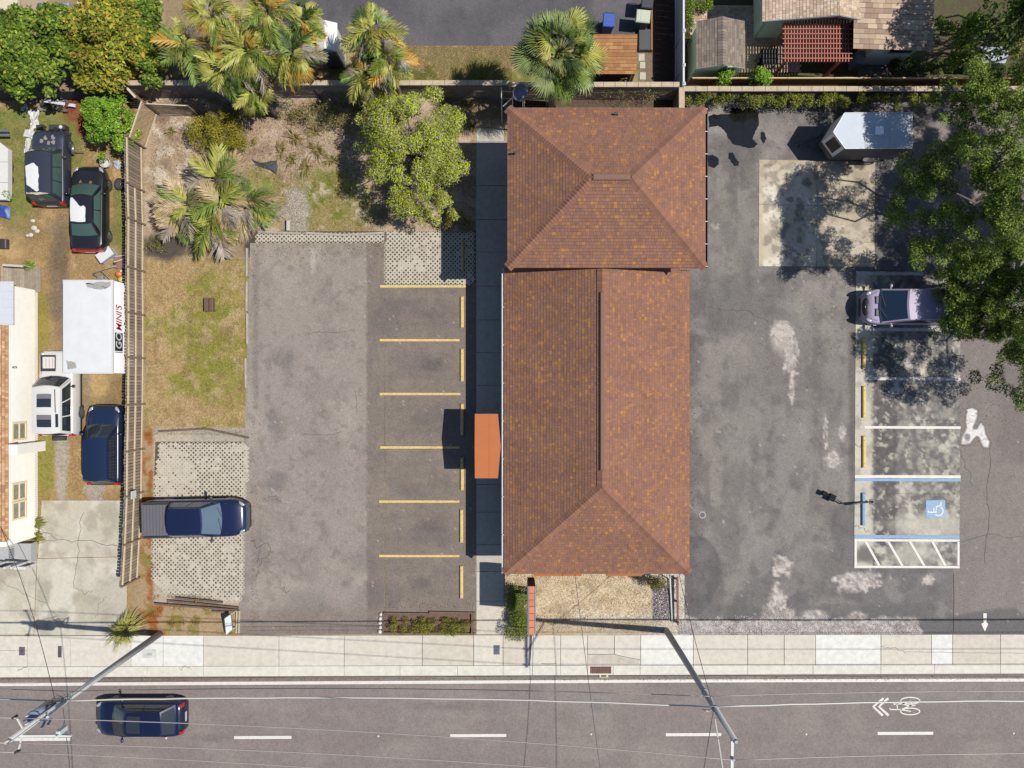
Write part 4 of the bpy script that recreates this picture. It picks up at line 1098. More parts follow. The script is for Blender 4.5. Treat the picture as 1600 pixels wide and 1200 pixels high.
hx0, hy0 = W(1191, 33, 3.0); hx1 = W(1358, 0, 3.0)[0]; hxr = W(1311, 0, 3.6)[0]; hy1 = hy0 + 9
ho = thing('bungalow', 'sage green bungalow with pale shingle gable above the red pergola', 'house', ((hx0 + hx1) / 2, hy0 + 4, 0))
roof_block(ho, [[(hx0, hy1, 3.0), (hx0, hy0, 3.0), (hxr, hy0, 3.6), (hxr, hy1, 3.6)], [(hx1, hy0, 3.0), (hx1, hy1, 3.0), (hxr, hy1, 3.6), (hxr, hy0, 3.6)]], [], 3.0, PAL_LIGHT, .16)
wx0 = W(1177, 0)[0]; wyb = W(0, 60)[1]
mb = MB(); mb.add([(wx0, wyb, 0), (hx1 - .3, wyb, 0), (hx1 - .3, wyb, 2.98), (hxr, wyb, 3.5), (hx0 + .1, wyb, 2.98), (wx0, wyb, 2.9), (wx0, hy1, 0), (wx0, hy1, 2.9), (hx1 - .3, hy1, 0), (hx1 - .3, hy1, 2.98)], [(0, 1, 2, 3, 4, 5), (0, 5, 7, 6), (1, 8, 9, 2)])
hw = mb.build('wall', M_GREENW, ho)
for k in range(14):
    z0 = .1 + k * .2; b = MB(); b.add([(wx0 + .1, wyb - .003, z0 + .19), (wx0 + .1, wyb - .022, z0), (hx1 - .32, wyb - .022, z0), (hx1 - .32, wyb - .003, z0 + .19), (wx0 + .1, wyb - .002, z0), (hx1 - .32, wyb - .002, z0)], [(0, 1, 2, 3), (1, 4, 5, 2)]); b.build('siding_board', M_GREENW, hw)
mb = MB(); mb.box(wx0 - .03, wyb - .04, 0, wx0 + .09, wyb + .08, 2.88); mb.build('corner_board', mat('pale_sage', A(206, 212, 198), .7), ho)
mb = MB(); mb.bar((hx0, hy0 - .02, 2.93), (hxr, hy0 - .02, 3.53), .03, .14); mb.bar((hx1, hy0 - .02, 2.93), (hxr, hy0 - .02, 3.53), .03, .14); mb.build('barge_board', mat('barge_grey', A(150, 156, 160), .6), ho)
# lower eastern wing
ex0, ey0 = W(1355, 76, 3.1); ex1, ey1 = W(1458, 81, 3.1); 
wing = MB(); 
roof_block(ho, [[(W(1333, 0, 3.1)[0], ey0, 3.1), (ex1, ey0 - .12, 3.1), (ex1, ey0 + 9, 3.5), (W(1333, 0, 3.1)[0], ey0 + 9, 3.5)]], [], 3.1, PAL_LIGHT[:2] + [(A(176, 150, 130), .3)], .25, tabw=(.2, .5))
mb = MB(); wwy = W(0, 101)[1]; wex = W(1422, 0)[0]; wx00 = W(1340, 0)[0]
mb.box(wx00, wwy, 0, wex - .6, wwy + 7, 3.05); ww = mb.build('wing_wall', mat('cream_sage', (.5, .52, .42), .75, var=.05), ho)
window(ho, W(1382, 0)[0], wwy, 1.9, 1.4, 1.2, 0, -1, .1)
mb = MB(); mb.box(wx00 - .5, wwy - .35, 0, wx00 - .1, wwy + .3, .9); mb.build('planter_box', mat('barge_grey', A(150, 156, 160), .6), ho)

# pergola: rafters, cross slats, posts
M_RED = mat('redwood_stain', A(186, 106, 84), .7, var=.12, scale=6, objrand=.1)
PZ = 2.5
pg = thing('pergola', 'open redwood pergola with crossed slats over the brick patio', 'pergola', W3(1275, 75))
px0, py0 = W(1224, 97, PZ); px1, py1 = W(1328, 28, PZ)
for k in range(22):
    xx = px0 + .08 + (px1 - px0 - .16) * k / 21; mb = MB(); mb.bar((xx, py0, PZ), (xx, py1, PZ), .05, .10); mb.build('rafter', M_RED, pg)
for k in range(9):
    yy = py0 + .15 + (py1 - py0 - .25) * k / 8; mb = MB(); mb.bar((px0 - .08, yy, PZ + .078), (px1 + .08, yy, PZ + .078), .045, .05); mb.build('slat', M_RED, pg)
for (qx, qy) in ((px0 + .3, py0 + .25), (px1 - .3, py0 + .25), (px0 + .3, py1 - .3), (px1 - .3, py1 - .3)):
    mb = MB(); mb.bar((qx, qy, 0), (qx, qy, PZ - .06), .12); mb.build('post', M_RED, pg)
for yy in (py0 + .25, py1 - .3):
    mb = MB(); mb.bar((px0, yy, PZ - .13), (px1, yy, PZ - .13), .06, .14); mb.build('beam', M_RED, pg)
tb = thing('grill_table', 'dark square table on the patio half under the pergola', 'table', W3(1200, 90))
tx, ty = W(1202, 88, .75); mb = MB(); mb.bbox(tx - .42, ty - .42, .7, tx + .42, ty + .42, .75, .01); mb.build('top', mat('dark_slate', A(58, 56, 58), .5), tb)
for (i, j) in ((-1, -1), (1, -1), (1, 1), (-1, 1)): mb = MB(); mb.bar((tx + i * .36, ty + j * .36, .04), (tx + i * .36, ty + j * .36, .7), .05); mb.build('leg', M_BLACK, tb)
ch = thing('patio_chair', 'small dark patio chair left of the square table', 'chair', W3(1189, 97)); cx, cy = W(1188, 96, .45)
mb = MB(); mb.box(cx - .2, cy - .2, .41, cx + .2, cy + .2, .45); mb.build('seat', M_BLACK, ch)
mb = MB(); mb.box(cx - .22, cy - .2, .46, cx - .18, cy + .2, .85); mb.build('backrest', M_BLACK, ch)
for (i, j) in ((-1, -1), (1, -1), (1, 1), (-1, 1)): mb = MB(); mb.bar((cx + i * .17, cy + j * .17, .04), (cx + i * .17, cy + j * .17, .41), .03); mb.build('leg', M_BLACK, ch)
# white storage cabinet under the trees, far right
wc = thing('storage_shed', 'small pale metal storage shed under the trees at the right', 'shed', W3(1550, 95))
gx0, gy0 = W(1536, 96, 1.7); gx1, gy1 = W(1575, 70, 1.7)
mb = MB(); mb.add([(gx0, gy0, 1.5), (gx1, gy0, 1.5), (gx1, (gy0 + gy1) / 2, 1.8), (gx0, (gy0 + gy1) / 2, 1.8), (gx1, gy1, 1.5), (gx0, gy1, 1.5)], [(0, 1, 2, 3), (3, 2, 4, 5)]); mb.build('roof', mat('pale_shed_roof', A(206, 210, 218), .5, var=.06), wc)
mb = MB(); mb.box(gx0 + .05, gy0 + .05, 0, gx1 - .05, gy1 - .05, 1.5); mb.build('wall', mat('pale_shed_wall', A(170, 178, 184), .55), wc)
mb = MB(); mb.box(gx0 + .3, gy0 + .03, .05, gx0 + .9, gy0 + .05, 1.35); mb.build('door', M_METAL_W, wc)

# white gabled shed between the palms, low shingle lean-to near the bins
wsd = thing('white_shed', 'white gabled shed showing between the two palm groups', 'shed', W3(505, 58))
ax0, ay0 = W(481, 80, 2.2); ax1, ay1 = W(527, 36, 2.2); axr = W(507, 0, 2.5)[0]
mb = MB(); mb.add([(ax0, ay0, 2.2), (axr, ay0, 2.5), (axr, ay1, 2.5), (ax0, ay1, 2.2), (ax1, ay0, 2.2), (ax1, ay1, 2.2)], [(0, 1, 2, 3), (1, 4, 5, 2)]); mb.build('roof', mat('white_roof', A(240, 238, 234), .5, var=.04), wsd)
mb = MB(); mb.box(ax0 + .08, ay0 + .1, 0, ax1 - .08, ay1 - .1, 2.19); mb.build('wall', M_METAL_W, wsd)
mb = MB(); mb.box(axr - .4, ay0 + .07, .02, axr + .4, ay0 + .095, 1.9); mb.build('door', M_METAL_G, wsd)
lt = thing('lean_to', 'low lean-to with orange brown shingles beside the fan palm', 'shed', W3(965, 90))
bx0, by0 = W(925, 115, 1.9); bx1, by1 = W(996, 53, 2.2)
PAL_OR = [(A(190, 138, 92), .5), (A(178, 126, 84), .3), (A(202, 152, 104), .2)]
roof_block(lt, [[(bx0, by0, 1.85), (bx1, by0, 1.85), (bx1, by1, 2.2), (bx0, by1, 2.2)]], [], 1.9, PAL_OR, .17, tabw=(.25, .5))
mb = MB(); mb.box(bx0 + .15, by0 + .15, 0, bx1 - .15, by1 - .1, 1.82); mb.build('wall', mat('brown_boards', A(110, 84, 66), .8, var=.15), lt)
for xx in (bx0 + .1, bx1 - .1): mb = MB(); mb.bar((xx, by0 + .07, 0), (xx, by0 + .07, 1.8), .1); mb.build('post', M_WOODG, lt)

# ================================================================== FENCES AND WALLS
M_BLOCK = mat('weathered_block', A(164, 146, 130), .9, var=.25, scale=2.2, bump=.3)
M_BLOCKD = mat('dark_render', A(84, 80, 82), .85, var=.2, scale=2.5)
M_CAP = mat('cap_stone', A(204, 186, 158), .85, var=.18, scale=3)
def course_wall(name, label, xpa, xpb, py_base, h, cap=True, courses=9, t=.2, m=M_BLOCK, capm=M_CAP):
    x0, yb = W(xpa, py_base); x1, _ = W(xpb, py_base)
    root = thing(name, label, 'wall', ((x0 + x1) / 2, yb + t / 2, 0))
    mb = MB(); mb.box(x0, yb + .012, -.1, x1, yb + t, h - .05); core = mb.build('core', M_BLOCKD, root)
    mb = MB(); ch_ = (h - .06) / courses; r = random.Random(9)
    for k in range(courses):
        x = x0 - (.2 if k % 2 else 0)
        while x < x1:
            a, b = max(x + .006, x0), min(x + .394, x1); x += .4
            if b - a < .02: continue
            d = r.uniform(-.004, .006)
            mb.add([(a, yb - d, k * ch_ + .008), (b, yb - d, k * ch_ + .008), (b, yb - d, (k + 1) * ch_ - .008), (a, yb - d, (k + 1) * ch_ - .008), (a, yb + .014, k * ch_ + .004), (b, yb + .014, k * ch_ + .004), (b, yb + .014, (k + 1) * ch_ - .004), (a, yb + .014, (k + 1) * ch_ - .004)], [(0, 1, 2, 3), (4, 5, 1, 0), (1, 5, 6, 2), (2, 6, 7, 3), (3, 7, 4, 0)])
    mb.build('blocks', m, root, kind='stuff')
    if cap:
        x = x0
        while x < x1 - .05:
            b = min(x + .6, x1); mb = MB(); mb.bbox(x + .005, yb - .03, h - .05, b - .005, yb + t + .03, h + r.uniform(-.004, .004), .012); mb.build('cap_stone', capm, root); x += .6
    return root
course_wall('block_wall', 'weathered grey block wall along the back of the garden bed', 212, 796, 153.5, 1.75)
course_wall('block_wall', 'block wall with pale capping behind the rear building', 797, 1050, 156, 1.75)
course_wall('boundary_wall', 'long wall topped with pale stone and hung with vines by the trailer', 1058, 1760, 160, 1.55, m=M_BLOCKD)
x0, y0 = W(1051, 158); x1, y1 = W(1058, 190)
wr = thing('return_wall', 'short return wall joining the back wall to the building', 'wall', (x0, y0, 0))
mb = MB(); mb.box(x0, y1, 0, x1, y0 + .3, 1.5); mb.build('core', M_BLOCK, wr)
mb = MB(); mb.bbox(x0 - .03, y1, 1.5, x1 + .03, y0 + .3, 1.56, .012); mb.build('cap_stone', M_CAP, wr)
# low dark fence at the back of the western yard
dfw = thing('board_fence', 'dark board fence behind the junk at the top of the western yard', 'fence', W3(90, 152))
x = W(-40, 0)[0]; yb = W(0, 157)[1]
M_DKB = mat('dark_boards', A(62, 60, 64), .8, var=.15, objrand=.15)
k = 0
while x < W(205, 0)[0]:
    mb = MB(); mb.box(x + .004, yb, .02, x + .144, yb + .03, 1.15 + random.uniform(-.01, .01)); mb.build('board', M_DKB, dfw); x += .148
for zz in (.3, .95): mb = MB(); mb.box(W(-40, 0)[0], yb + .033, zz, W(205, 0)[0], yb + .08, zz + .08); mb.build('rail', M_DKB, dfw)

# picket fence down the west side: each picket, rail and post
M_PICK = mat('picket_grey', A(158, 140, 118), .85, var=.25, scale=5, objrand=.28, stretch=(6, 6, .8))
M_RAIL = mat('rail_cream_wood', A(226, 208, 176), .8, var=.12, scale=5)
M_POSTW = mat('post_grey_wood', A(138, 118, 98), .85, var=.2)
pf = thing('picket_fence', 'long weathered timber fence with pale rails between the yard and the lawn', 'fence', W3(225, 570))
pts = [(223, 230), (224, 300), (225.5, 352), (225, 425), (225.5, 493), (225.5, 560), (225, 631), (223.5, 701), (223, 768), (220, 840), (216.5, 902)]
PM = None
FH = 1.85
for i in range(len(pts) - 1):
    a = Vector(W3(*pts[i])); b = Vector(W3(*pts[i + 1])); d = (b - a); L = d.length; d.normalize(); n = Vector((-d.y, d.x, 0))
    if n.x < 0: n = -n
    for z in ((.25, .95, 1.66) if i > 0 else (.25, 1.66)):
        mb = MB(); mb.bar(a + d * .04 + n * .05 + Vector((0, 0, z)), b - d * .04 + n * .05 + Vector((0, 0, z)), .045, .10); mb.build('rail', M_RAIL, pf)
    mb = MB(); mb.bar(a + n * .06 - Vector((0, 0, .1)), a + n * .06 + Vector((0, 0, FH + .02)), .1); mb.build('post', M_POSTW, pf)
    cnt = int(L / .155)
    for k in range(cnt):
        p = a + d * (L * (k + .5) / cnt)
        ang = math.atan2(d.y, d.x)
        if PM is None:
            m0 = MB(); m0.box(-.069, -.01, .05, .069, .01, FH); o = m0.build('picket', M_PICK, pf, world=False); PM = o.data
        else: o = link('picket', PM, pf)
        o.location = p - pf.location + Vector((0, 0, random.uniform(-.02, .015))); o.rotation_euler = (random.uniform(-.012, .012), 0, ang + random.uniform(-.02, .02))
mb = MB(); p = W3(*pts[-1]); mb.bar(p + Vector((.06, 0, -.1)), p + Vector((.06, 0, FH)), .1); mb.build('post', M_POSTW, pf)
ns_ = MB(); xx, yy = W(208, 773, 1.45); ns_.box(xx - .0, yy - .2, 1.2, xx + .03, yy + .2, 1.68)
nsr = tag(ns_.build('notice_board', M_METAL_W), 'small blank white notice fixed to the timber fence', 'notice')

# lattice screens where the fence turns towards the back wall
M_LATT = mat('lattice_wood', A(206, 176, 136), .8, var=.15, objrand=.15)
def lattice(label, pa, pb, h, step=.13, solid=False):
    a = W3(*pa); b = W3(*pb); d = b - a; L = d.length; d.normalize()
    root = thing('trellis', label, 'trellis', a)
    n = Vector((-d.y, d.x, 0))
    for t in (0, L): mb = MB(); mb.bar(a + d * t - Vector((0, 0, .05)), a + d * t + Vector((0, 0, h)), .08); mb.build('post', M_POSTW, root)
    for z in (.1, h - .04): mb = MB(); mb.bar(a + d * .04 + Vector((0, 0, z)), b - d * .04 + Vector((0, 0, z)), .05, .08); mb.build('rail', M_RAIL, root)
    z0, z1 = .15, h - .09
    for s in (1, -1):
        k = -int((z1 - z0) / step)
        while k * step < L:
            u0 = k * step; u1 = u0 + (z1 - z0); v0, v1 = z0, z1
            if u0 < .05: v0 = z0 + (.05 - u0); u0 = .05
            if u1 > L - .05: v1 = z1 - (u1 - (L - .05)); u1 = L - .05
            k += 1
            if u1 - u0 < .05: continue
            if s < 0: u0, u1 = L - u0, L - u1
            mb = MB(); mb.bar(a + d * u0 + n * .008 * s + Vector((0, 0, v0)), a + d * u1 + n * .008 * s + Vector((0, 0, v1)), .012, .035); mb.build('slat', M_LATT, root)
    return root
lattice('tan diagonal lattice trellis linking the fence to the garden corner', (228, 232), (247, 176), 1.7)
lattice('brown lattice trellis lying across the garden corner', (250, 179), (312, 182), 1.5, .16)
gt = thing('board_gate', 'grey board panel with tan top rail at the garden corner', 'gate', W3(215, 150))
a = W3(216, 148); b = W3(238, 172); d = (b - a).normalized(); L = (b - a).length
for k in range(7):
    mb = MB(); p = a + d * (L * (k + .5) / 7); mb.bar(p, p + Vector((0, 0, 1.65)), .13, .02, up=d.cross(Vector((0, 0, 1)))); mb.build('board', M_PICK, gt)
mb = MB(); mb.bar(a + Vector((0, 0, 1.7)), b + Vector((0, 0, 1.7)), .11, .06); mb.build('rail', M_RAIL, gt)

# white vinyl fence and golden timber fence round the north-eastern yard
vf = thing('vinyl_fence', 'white vinyl panel fence with capped posts beside the dark mulch strip', 'fence', W3(1056, 70))
M_VINYL = mat('white_vinyl', A(238, 240, 244), .4, var=.02)
VH = 1.85; vx = W(1055.5, 0)[0]
vys = [W(0, p)[1] for p in (-110, -40, 52.0, 84.5, 133 + 3, 136)]
vys = [W(0, 600 - (600 - q) * (1 - VH / HC))[1] for q in (-160, -60, 48, 102, 131)]
for i, yy in enumerate(vys):
    mb = MB(); mb.box(vx - .06, yy - .06, 0, vx + .06, yy + .06, VH + .04); po_ = mb.build('post', M_VINYL, vf)
    mb = MB(); mb.add([(vx - .085, yy - .085, VH + .042), (vx + .085, yy - .085, VH + .042), (vx + .085, yy + .085, VH + .042), (vx - .085, yy + .085, VH + .042), (vx, yy, VH + .12)], [(0, 1, 4), (1, 2, 4), (2, 3, 4), (3, 0, 4), (3, 2, 1, 0)]); mb.build('post_cap', M_VINYL, po_)
    if i:
        y1 = vys[i - 1] - .065; y0 = yy + .065; n = max(2, int((y1 - y0) / .3))
        for k in range(n):
            mb = MB(); mb.box(vx - .02, y0 + (y1 - y0) * k / n + .004, .08, vx + .02, y0 + (y1 - y0) * (k + 1) / n - .004, VH - .1); mb.build('panel', M_VINYL, vf)
        mb = MB(); mb.box(vx - .045, y0, VH - .1, vx + .045, y1, VH); mb.build('rail', M_VINYL, vf)
        mb = MB(); mb.box(vx - .045, y0, .04, vx + .045, y1, .12); mb.build('rail', M_VINYL, vf)
gf = thing('timber_fence', 'golden timber fence with two rails behind the vine covered wall', 'fence', W3(1270, 145))
M_GOLD = mat('golden_wood', A(198, 156, 96), .75, var=.18, objrand=.15, scale=6)
gy = W(0, 143)[1]; x = W(1070, 0)[0]; xE = W(1640, 0)[0]
o = None
while x < xE:
    if o is None:
        mb = MB(); mb.box(-.068, 0, .02, .068, .02, 1.62); o = mb.build('picket', M_GOLD, gf, world=False); gm = o.data
    else: o = link('picket', gm, gf)
    o.location = Vector((x, gy + .06, random.uniform(-.02, .01))) - gf.location; x += .142
for z in (.5, 1.55):
    x = W(1070, 0)[0]
    while x < xE - 1:
        mb = MB(); mb.box(x + .01, gy, z, x + 2.43, gy + .055, z + .09); mb.build('rail', mat('golden_rail', A(226, 190, 128), .7, var=.1), gf); x += 2.44
# ================================================================== VEHICLES
def carpaint(name, col, rough=.22, metal=.25): return mat(name, col, rough, metal, spec=.5, coat=.6)
M_TYRE = mat('tyre_rubber', (0.018, 0.018, 0.019), .85)
M_RIM = mat('alloy_rim', A(176, 174, 172), .35, metal=.7)
M_GLS = mat('car_glass', (0.014, 0.018, 0.022), .04, spec=.6)
M_GLSG = mat('car_glass_green', (0.030, 0.055, 0.046), .06, spec=.6)
M_GLSB = mat('car_glass_blue', (0.010, 0.020, 0.036), .05, spec=.6)
M_LAMP = mat('headlamp', A(206, 208, 212), .15, metal=.3)
M_TAIL = mat('tail_lamp', A(196, 40, 44), .2)
M_TRIMK = mat('black_trim', (0.014, 0.014, 0.015), .6)
M_CHROME = mat('chrome', A(200, 202, 206), .2, metal=.9)

def wheel(root, x, y, side, r=.33, w_=.21, name='wheel', rim=M_RIM):
    mb = MB(); y0 = y - side * w_ / 2; y1 = y + side * w_ / 2
    mb.cyl((x, y0, r), (x, y1, r), r, n=20, caps=True)
    wo = mb.build(name, M_TYRE, root, world=False)
    m2 = MB(); m2.cyl((x, y1 - side * .01, r), (x, y1 + side * .012, r), r * .66, r * .6, n=18)
    ro = m2.build('rim', rim, wo, world=False)
    m3 = MB()
    for k in range(5):
        t = 2 * math.pi * k / 5
        m3.bar((x + .05 * math.cos(t), y1 + side * .016, r + .05 * math.sin(t)), (x + r * .6 * math.cos(t), y1 + side * .016, r + r * .6 * math.sin(t)), .06, .014, up=(0, side, 0))
    m3.build('hub_cap', M_CHROME, wo, world=False)
    return wo

def car(name, label, cat, px, py, ang, L, Wd, zr, prof, cab, paint, z0=0.0, glass=M_GLS, group=None, lower=None, ribs=0, wheels=(.30, -.30), rimr=.33, rc=.55, rcr=.4, nose=.25, panes=2, roofname='roof', rear_glass=True, lamps=True, sidew=.12, wbk=None):
    """prof: [(x, z)] top line of the body rear to front; cab: xr_b, xr_t, xf_t, xf_b, half width bottom, half width top, belt height"""
    X0, Y0 = W(px, py)
    root = thing(name, label, cat, (X0, Y0, z0), ang, group)
    px_ = [p[0] for p in prof]; pz_ = [p[1] for p in prof]
    hw = Wd / 2
    def half(x):
        df = L / 2 - x; dr = x + L / 2; k = hw
        if df < rc: k -= nose * (1 - math.sqrt(max(0, 1 - ((rc - df) / rc) ** 2)))* 1.6
        if dr < rcr: k -= nose * .6 * (1 - math.sqrt(max(0, 1 - ((rcr - dr) / rcr) ** 2))) * 1.6
        return max(k, hw * .55)
    xs = sorted(set([-L / 2, -L / 2 + .03, -L / 2 + .1, -L / 2 + .22, -L / 2 + .4] + list(np.linspace(-L / 2 + .6, L / 2 - .6, 22)) + [L / 2 - .4, L / 2 - .25, L / 2 - .14, L / 2 - .06, L / 2 - .02, L / 2]))
    rows = []
    for x in xs:
        zt = float(np.interp(x, px_, pz_)); w_ = half(x)
        cr = .03 if abs(x) < L / 2 - .1 else .015
        half_pts = [(0, .2), (w_ * .93, .2), (w_ * .985, .34), (w_, .52 * zt + .12), (w_ * .985, zt - .13), (w_ * .955, zt - .05), (w_ * .90, zt - .012), (w_ * .6, zt + cr * .7), (w_ * .3, zt + cr), (0, zt + cr * 1.1)]
        rows.append([(x, y, z) for y, z in half_pts] + [(x, -y, z) for y, z in half_pts[-2:0:-1]])
    mb = MB(); n = len(rows[0])
    vs = [p for r_ in rows for p in r_]; fs = []
    for i in range(len(rows) - 1):
        for k in range(n):
            fs.append((i * n + k, i * n + (k + 1) % n, (i + 1) * n + (k + 1) % n, (i + 1) * n + k))
    mb.add(vs, fs, 0, True)
    mb.add(rows[0], [tuple(range(n - 1, -1, -1))], 0, True); mb.add(rows[-1], [tuple(range(n))], 0, True)
    body = mb.build('body', paint, root, world=False)
    if lower:
        mb = MB()
        rr = [[(x, half(x) * s_ * 1.008, z) for s_, z in ((.94, .18), (.995, .33), (1.012, .45))] for x in xs]
        for sgn in (1, -1):
            vs = [(p[0], p[1] * sgn, p[2]) for r_ in rr for p in r_]; fs = []
            for i in range(len(rr) - 1):
                for k in range(2):
                    f = (i * 3 + k, (i + 1) * 3 + k, (i + 1) * 3 + k + 1, i * 3 + k + 1); fs.append(f if sgn < 0 else f[::-1])
            mb.add(vs, fs, 0, True)
        mb.build('side_cladding', lower, root, world=False)
    # cabin
    xrb, xrt, xft, xfb, wb, wt, zb = cab
    zbr = zb if wbk is None else wbk
    crn, c1, c2, c3 = .045, .14, .10, .06
    def FB(s): return Vector((xfb + c1 * (1 - s * s), s * wb, zb + .03 * (1 - s * s)))
    def FT(s): return Vector((xft + c2 * (1 - s * s), s * wt, zr + crn * (1 - s * s)))
    def RT(s): return Vector((xrt - c3 * (1 - s * s), s * wt, zr + crn * (1 - s * s) - .01))
    def RB(s): return Vector((xrb - c3 * (1 - s * s), s * wb, zbr + .03 * (1 - s * s)))
    def lerp(a, b, t): return a + (b - a) * t
    roofP = lambda u, v: lerp(RT(2 * v - 1), FT(2 * v - 1), u) + Vector((0, 0, .035 * math.sin(math.pi * u)))
    wsP = lambda u, v: lerp(FB(2 * u - 1), FT(2 * u - 1), v)
    rwP = lambda u, v: lerp(RB(1 - 2 * u), RT(1 - 2 * u), v)
    def sideP(sg): return lambda u, v: lerp(lerp(RB(sg), FB(sg), u), lerp(RT(sg), FT(sg), u), v) + Vector((0, sg * .03 * math.sin(math.pi * v), 0 if v < .999 else .035 * math.sin(math.pi * u)))
    mb = MB()
    mb.grid(roofP, 12, 10)
    mb.grid(wsP, 10, 4); mb.grid(rwP, 10, 4)
    mb.grid(sideP(-1), 12, 4); mb.grid(sideP(1), 12, 4, flip=True)
    cabo = mb.build('cabin', paint, root, world=False)
    def pane(P, u0, u1, v0, v1, off, nm, flip=False, nu=10, nv=4, m=glass):
        d = Vector(off)
        q = MB(); q.grid(lambda u, v: P(u0 + (u1 - u0) * u, v0 + (v1 - v0) * v) + d, nu, nv, flip=flip)
        return q.build(nm, m, root, world=False)
    pane(wsP, .045, .955, .03, .93, (.009, 0, .009), 'windshield')
    if rear_glass: pane(rwP, .07, .93, .1, .92, (-.010, 0, .008), 'rear_window')
    for sg in (1, -1):
        P = sideP(sg); us = np.linspace(.04, .96, panes + 1)
        for i in range(panes):
            pane(P, us[i] + .012, us[i + 1] - .012, .08, .86, (0, sg * .012, .004), 'side_window', flip=sg > 0, nu=4)
    q = MB()
    for (ya_, yb_) in ((-.45, .05), (.1, .6)):
        q.bar(wsP(.5 + ya_ * .75, .04) + Vector((.02, 0, .02)), wsP(.5 + yb_ * .6, .2) + Vector((.02, 0, .02)), .022, .018)
    q.build('wiper', M_TRIMK, root, world=False)
    for k in range(ribs):
        y = (-.7 + 1.4 * k / max(1, ribs - 1)) * wt; q = MB()
        q.grid(lambda u, v: roofP(.06 + .88 * u, (y / wt + 1) / 2 + (v - .5) * .022 / wt) + Vector((0, 0, .012)), 10, 2); q.build('roof_rib', paint, cabo, world=False)
    # wheels, lamps, mirrors, grille
    for fx in wheels:
        for sg in (1, -1): wheel(root, fx * L, sg * (hw - sidew), sg, rimr)
    for sg in (1, -1):
        q = MB(); xm = xfb - .42
        q.ball((xm, sg * (hw + .12), zb + .1), (.08, .11, .07), 10, 6); q.bar((xm + .02, sg * (hw - .1), zb + .04), (xm, sg * (hw + .06), zb + .08), .06, .05)
        q.build('mirror', M_TRIMK if lower else paint, root, world=False)
        if lamps:
            xx = L / 2 - .28; q = MB(); zt = float(np.interp(xx, px_, pz_))
            q.ball((xx, sg * (half(xx) - .12), zt - .045), (.23, .10, .055), 12, 6, M=Matrix.Rotation(-sg * .45, 4, 'Z')); q.build('headlight', M_LAMP, root, world=False)
        xx = -L / 2 + .09; zt = float(np.interp(xx, px_, pz_)); q = MB()
        q.bbox(xx - .08, sg * (half(xx) - .10) - .09, zt - .34, xx + .06, sg * (half(xx) - .10) + .09, zt + .012, .02); q.build('tail_light', M_TAIL, root, world=False)
    q = MB(); zf = pz_[-1]; q.bbox(L / 2 - .05, -hw * .5, .34, L / 2 + .02, hw * .5, zf - .12, .02); q.build('grille', M_TRIMK, root, world=False)
    q = MB(); q.bar((-L / 2 - .02, -.25, .55), (-L / 2 - .02, .25, .55), .02, .12); q.build('number_plate', M_METAL_W, root, world=False)
    # shut line of the bonnet
    q = MB(); xx = xfb + .22
    for sg in (1, -1):
        q.bar((xx, sg * hw * .80, float(np.interp(xx, px_, pz_)) + .006), (L / 2 - .3, sg * hw * .68, float(np.interp(L / 2 - .3, px_, pz_)) + .004), .014, .012)
    q.build('bonnet_seam', M_TRIMK, body, world=False)
    root['_roof'] = 0
    return root, roofP, wsP, cabo, body
def patch_on(P, pts, dz, nm, m, parent, seed=0, n=26):
    """irregular flat patch lying on a curved panel: pts in (u, v)"""
    r = random.Random(seed); q = MB(); P2 = []
    for i in range(len(pts)):
        a, b = pts[i], pts[(i + 1) % len(pts)]
        for k in range(6):
            t = k / 6; P2.append((a[0] + (b[0] - a[0]) * t + r.uniform(-.008, .008), a[1] + (b[1] - a[1]) * t + r.uniform(-.008, .008)))
    c = (sum(p[0] for p in pts) / len(pts), sum(p[1] for p in pts) / len(pts))
    rings = [1, .66, .33]
    vs = []
    for k in rings: vs += [P(c[0] + (u - c[0]) * k, c[1] + (v - c[1]) * k) + Vector((0, 0, dz)) for u, v in P2]
    vs.append(P(*c) + Vector((0, 0, dz))); N = len(P2); fs = []
    for j in range(2):
        for i in range(N): fs.append((j * N + i, j * N + (i + 1) % N, (j + 1) * N + (i + 1) % N, (j + 1) * N + i))
    for i in range(N): fs.append((2 * N + i, 2 * N + (i + 1) % N, 3 * N))
    me = vs
    # make sure it faces up
    a, b, c3 = vs[0], vs[1], vs[3 * N]
    if (b - a).cross(c3 - a).z < 0: fs = [f[::-1] for f in fs]
    q.add(vs, fs, 0, True)
    return q.build(nm, m, parent, world=False)

UP = math.pi / 2
P_NAVY = carpaint('navy_paint', (0.006, 0.010, 0.034))
P_NAVY2 = carpaint('deep_navy_paint', (0.004, 0.007, 0.025))
P_NAVY3 = carpaint('dusty_navy_paint', (0.008, 0.015, 0.040), .28)
P_BLACKC = carpaint('black_car_paint', (0.010, 0.010, 0.012), .3)
P_SLATE = carpaint('faded_slate_paint', (0.022, 0.024, 0.036), .42)
P_WHITE = carpaint('white_car_paint', A(238, 236, 232), .3, 0)
P_LILAC = carpaint('lilac_paint', A(196, 182, 210), .62, 0)
M_PEEL = mat('peeled_primer', A(240, 240, 238), .75, var=.03)
M_CLAD = mat('brown_grey_cladding', A(96, 82, 72), .6, var=.08)

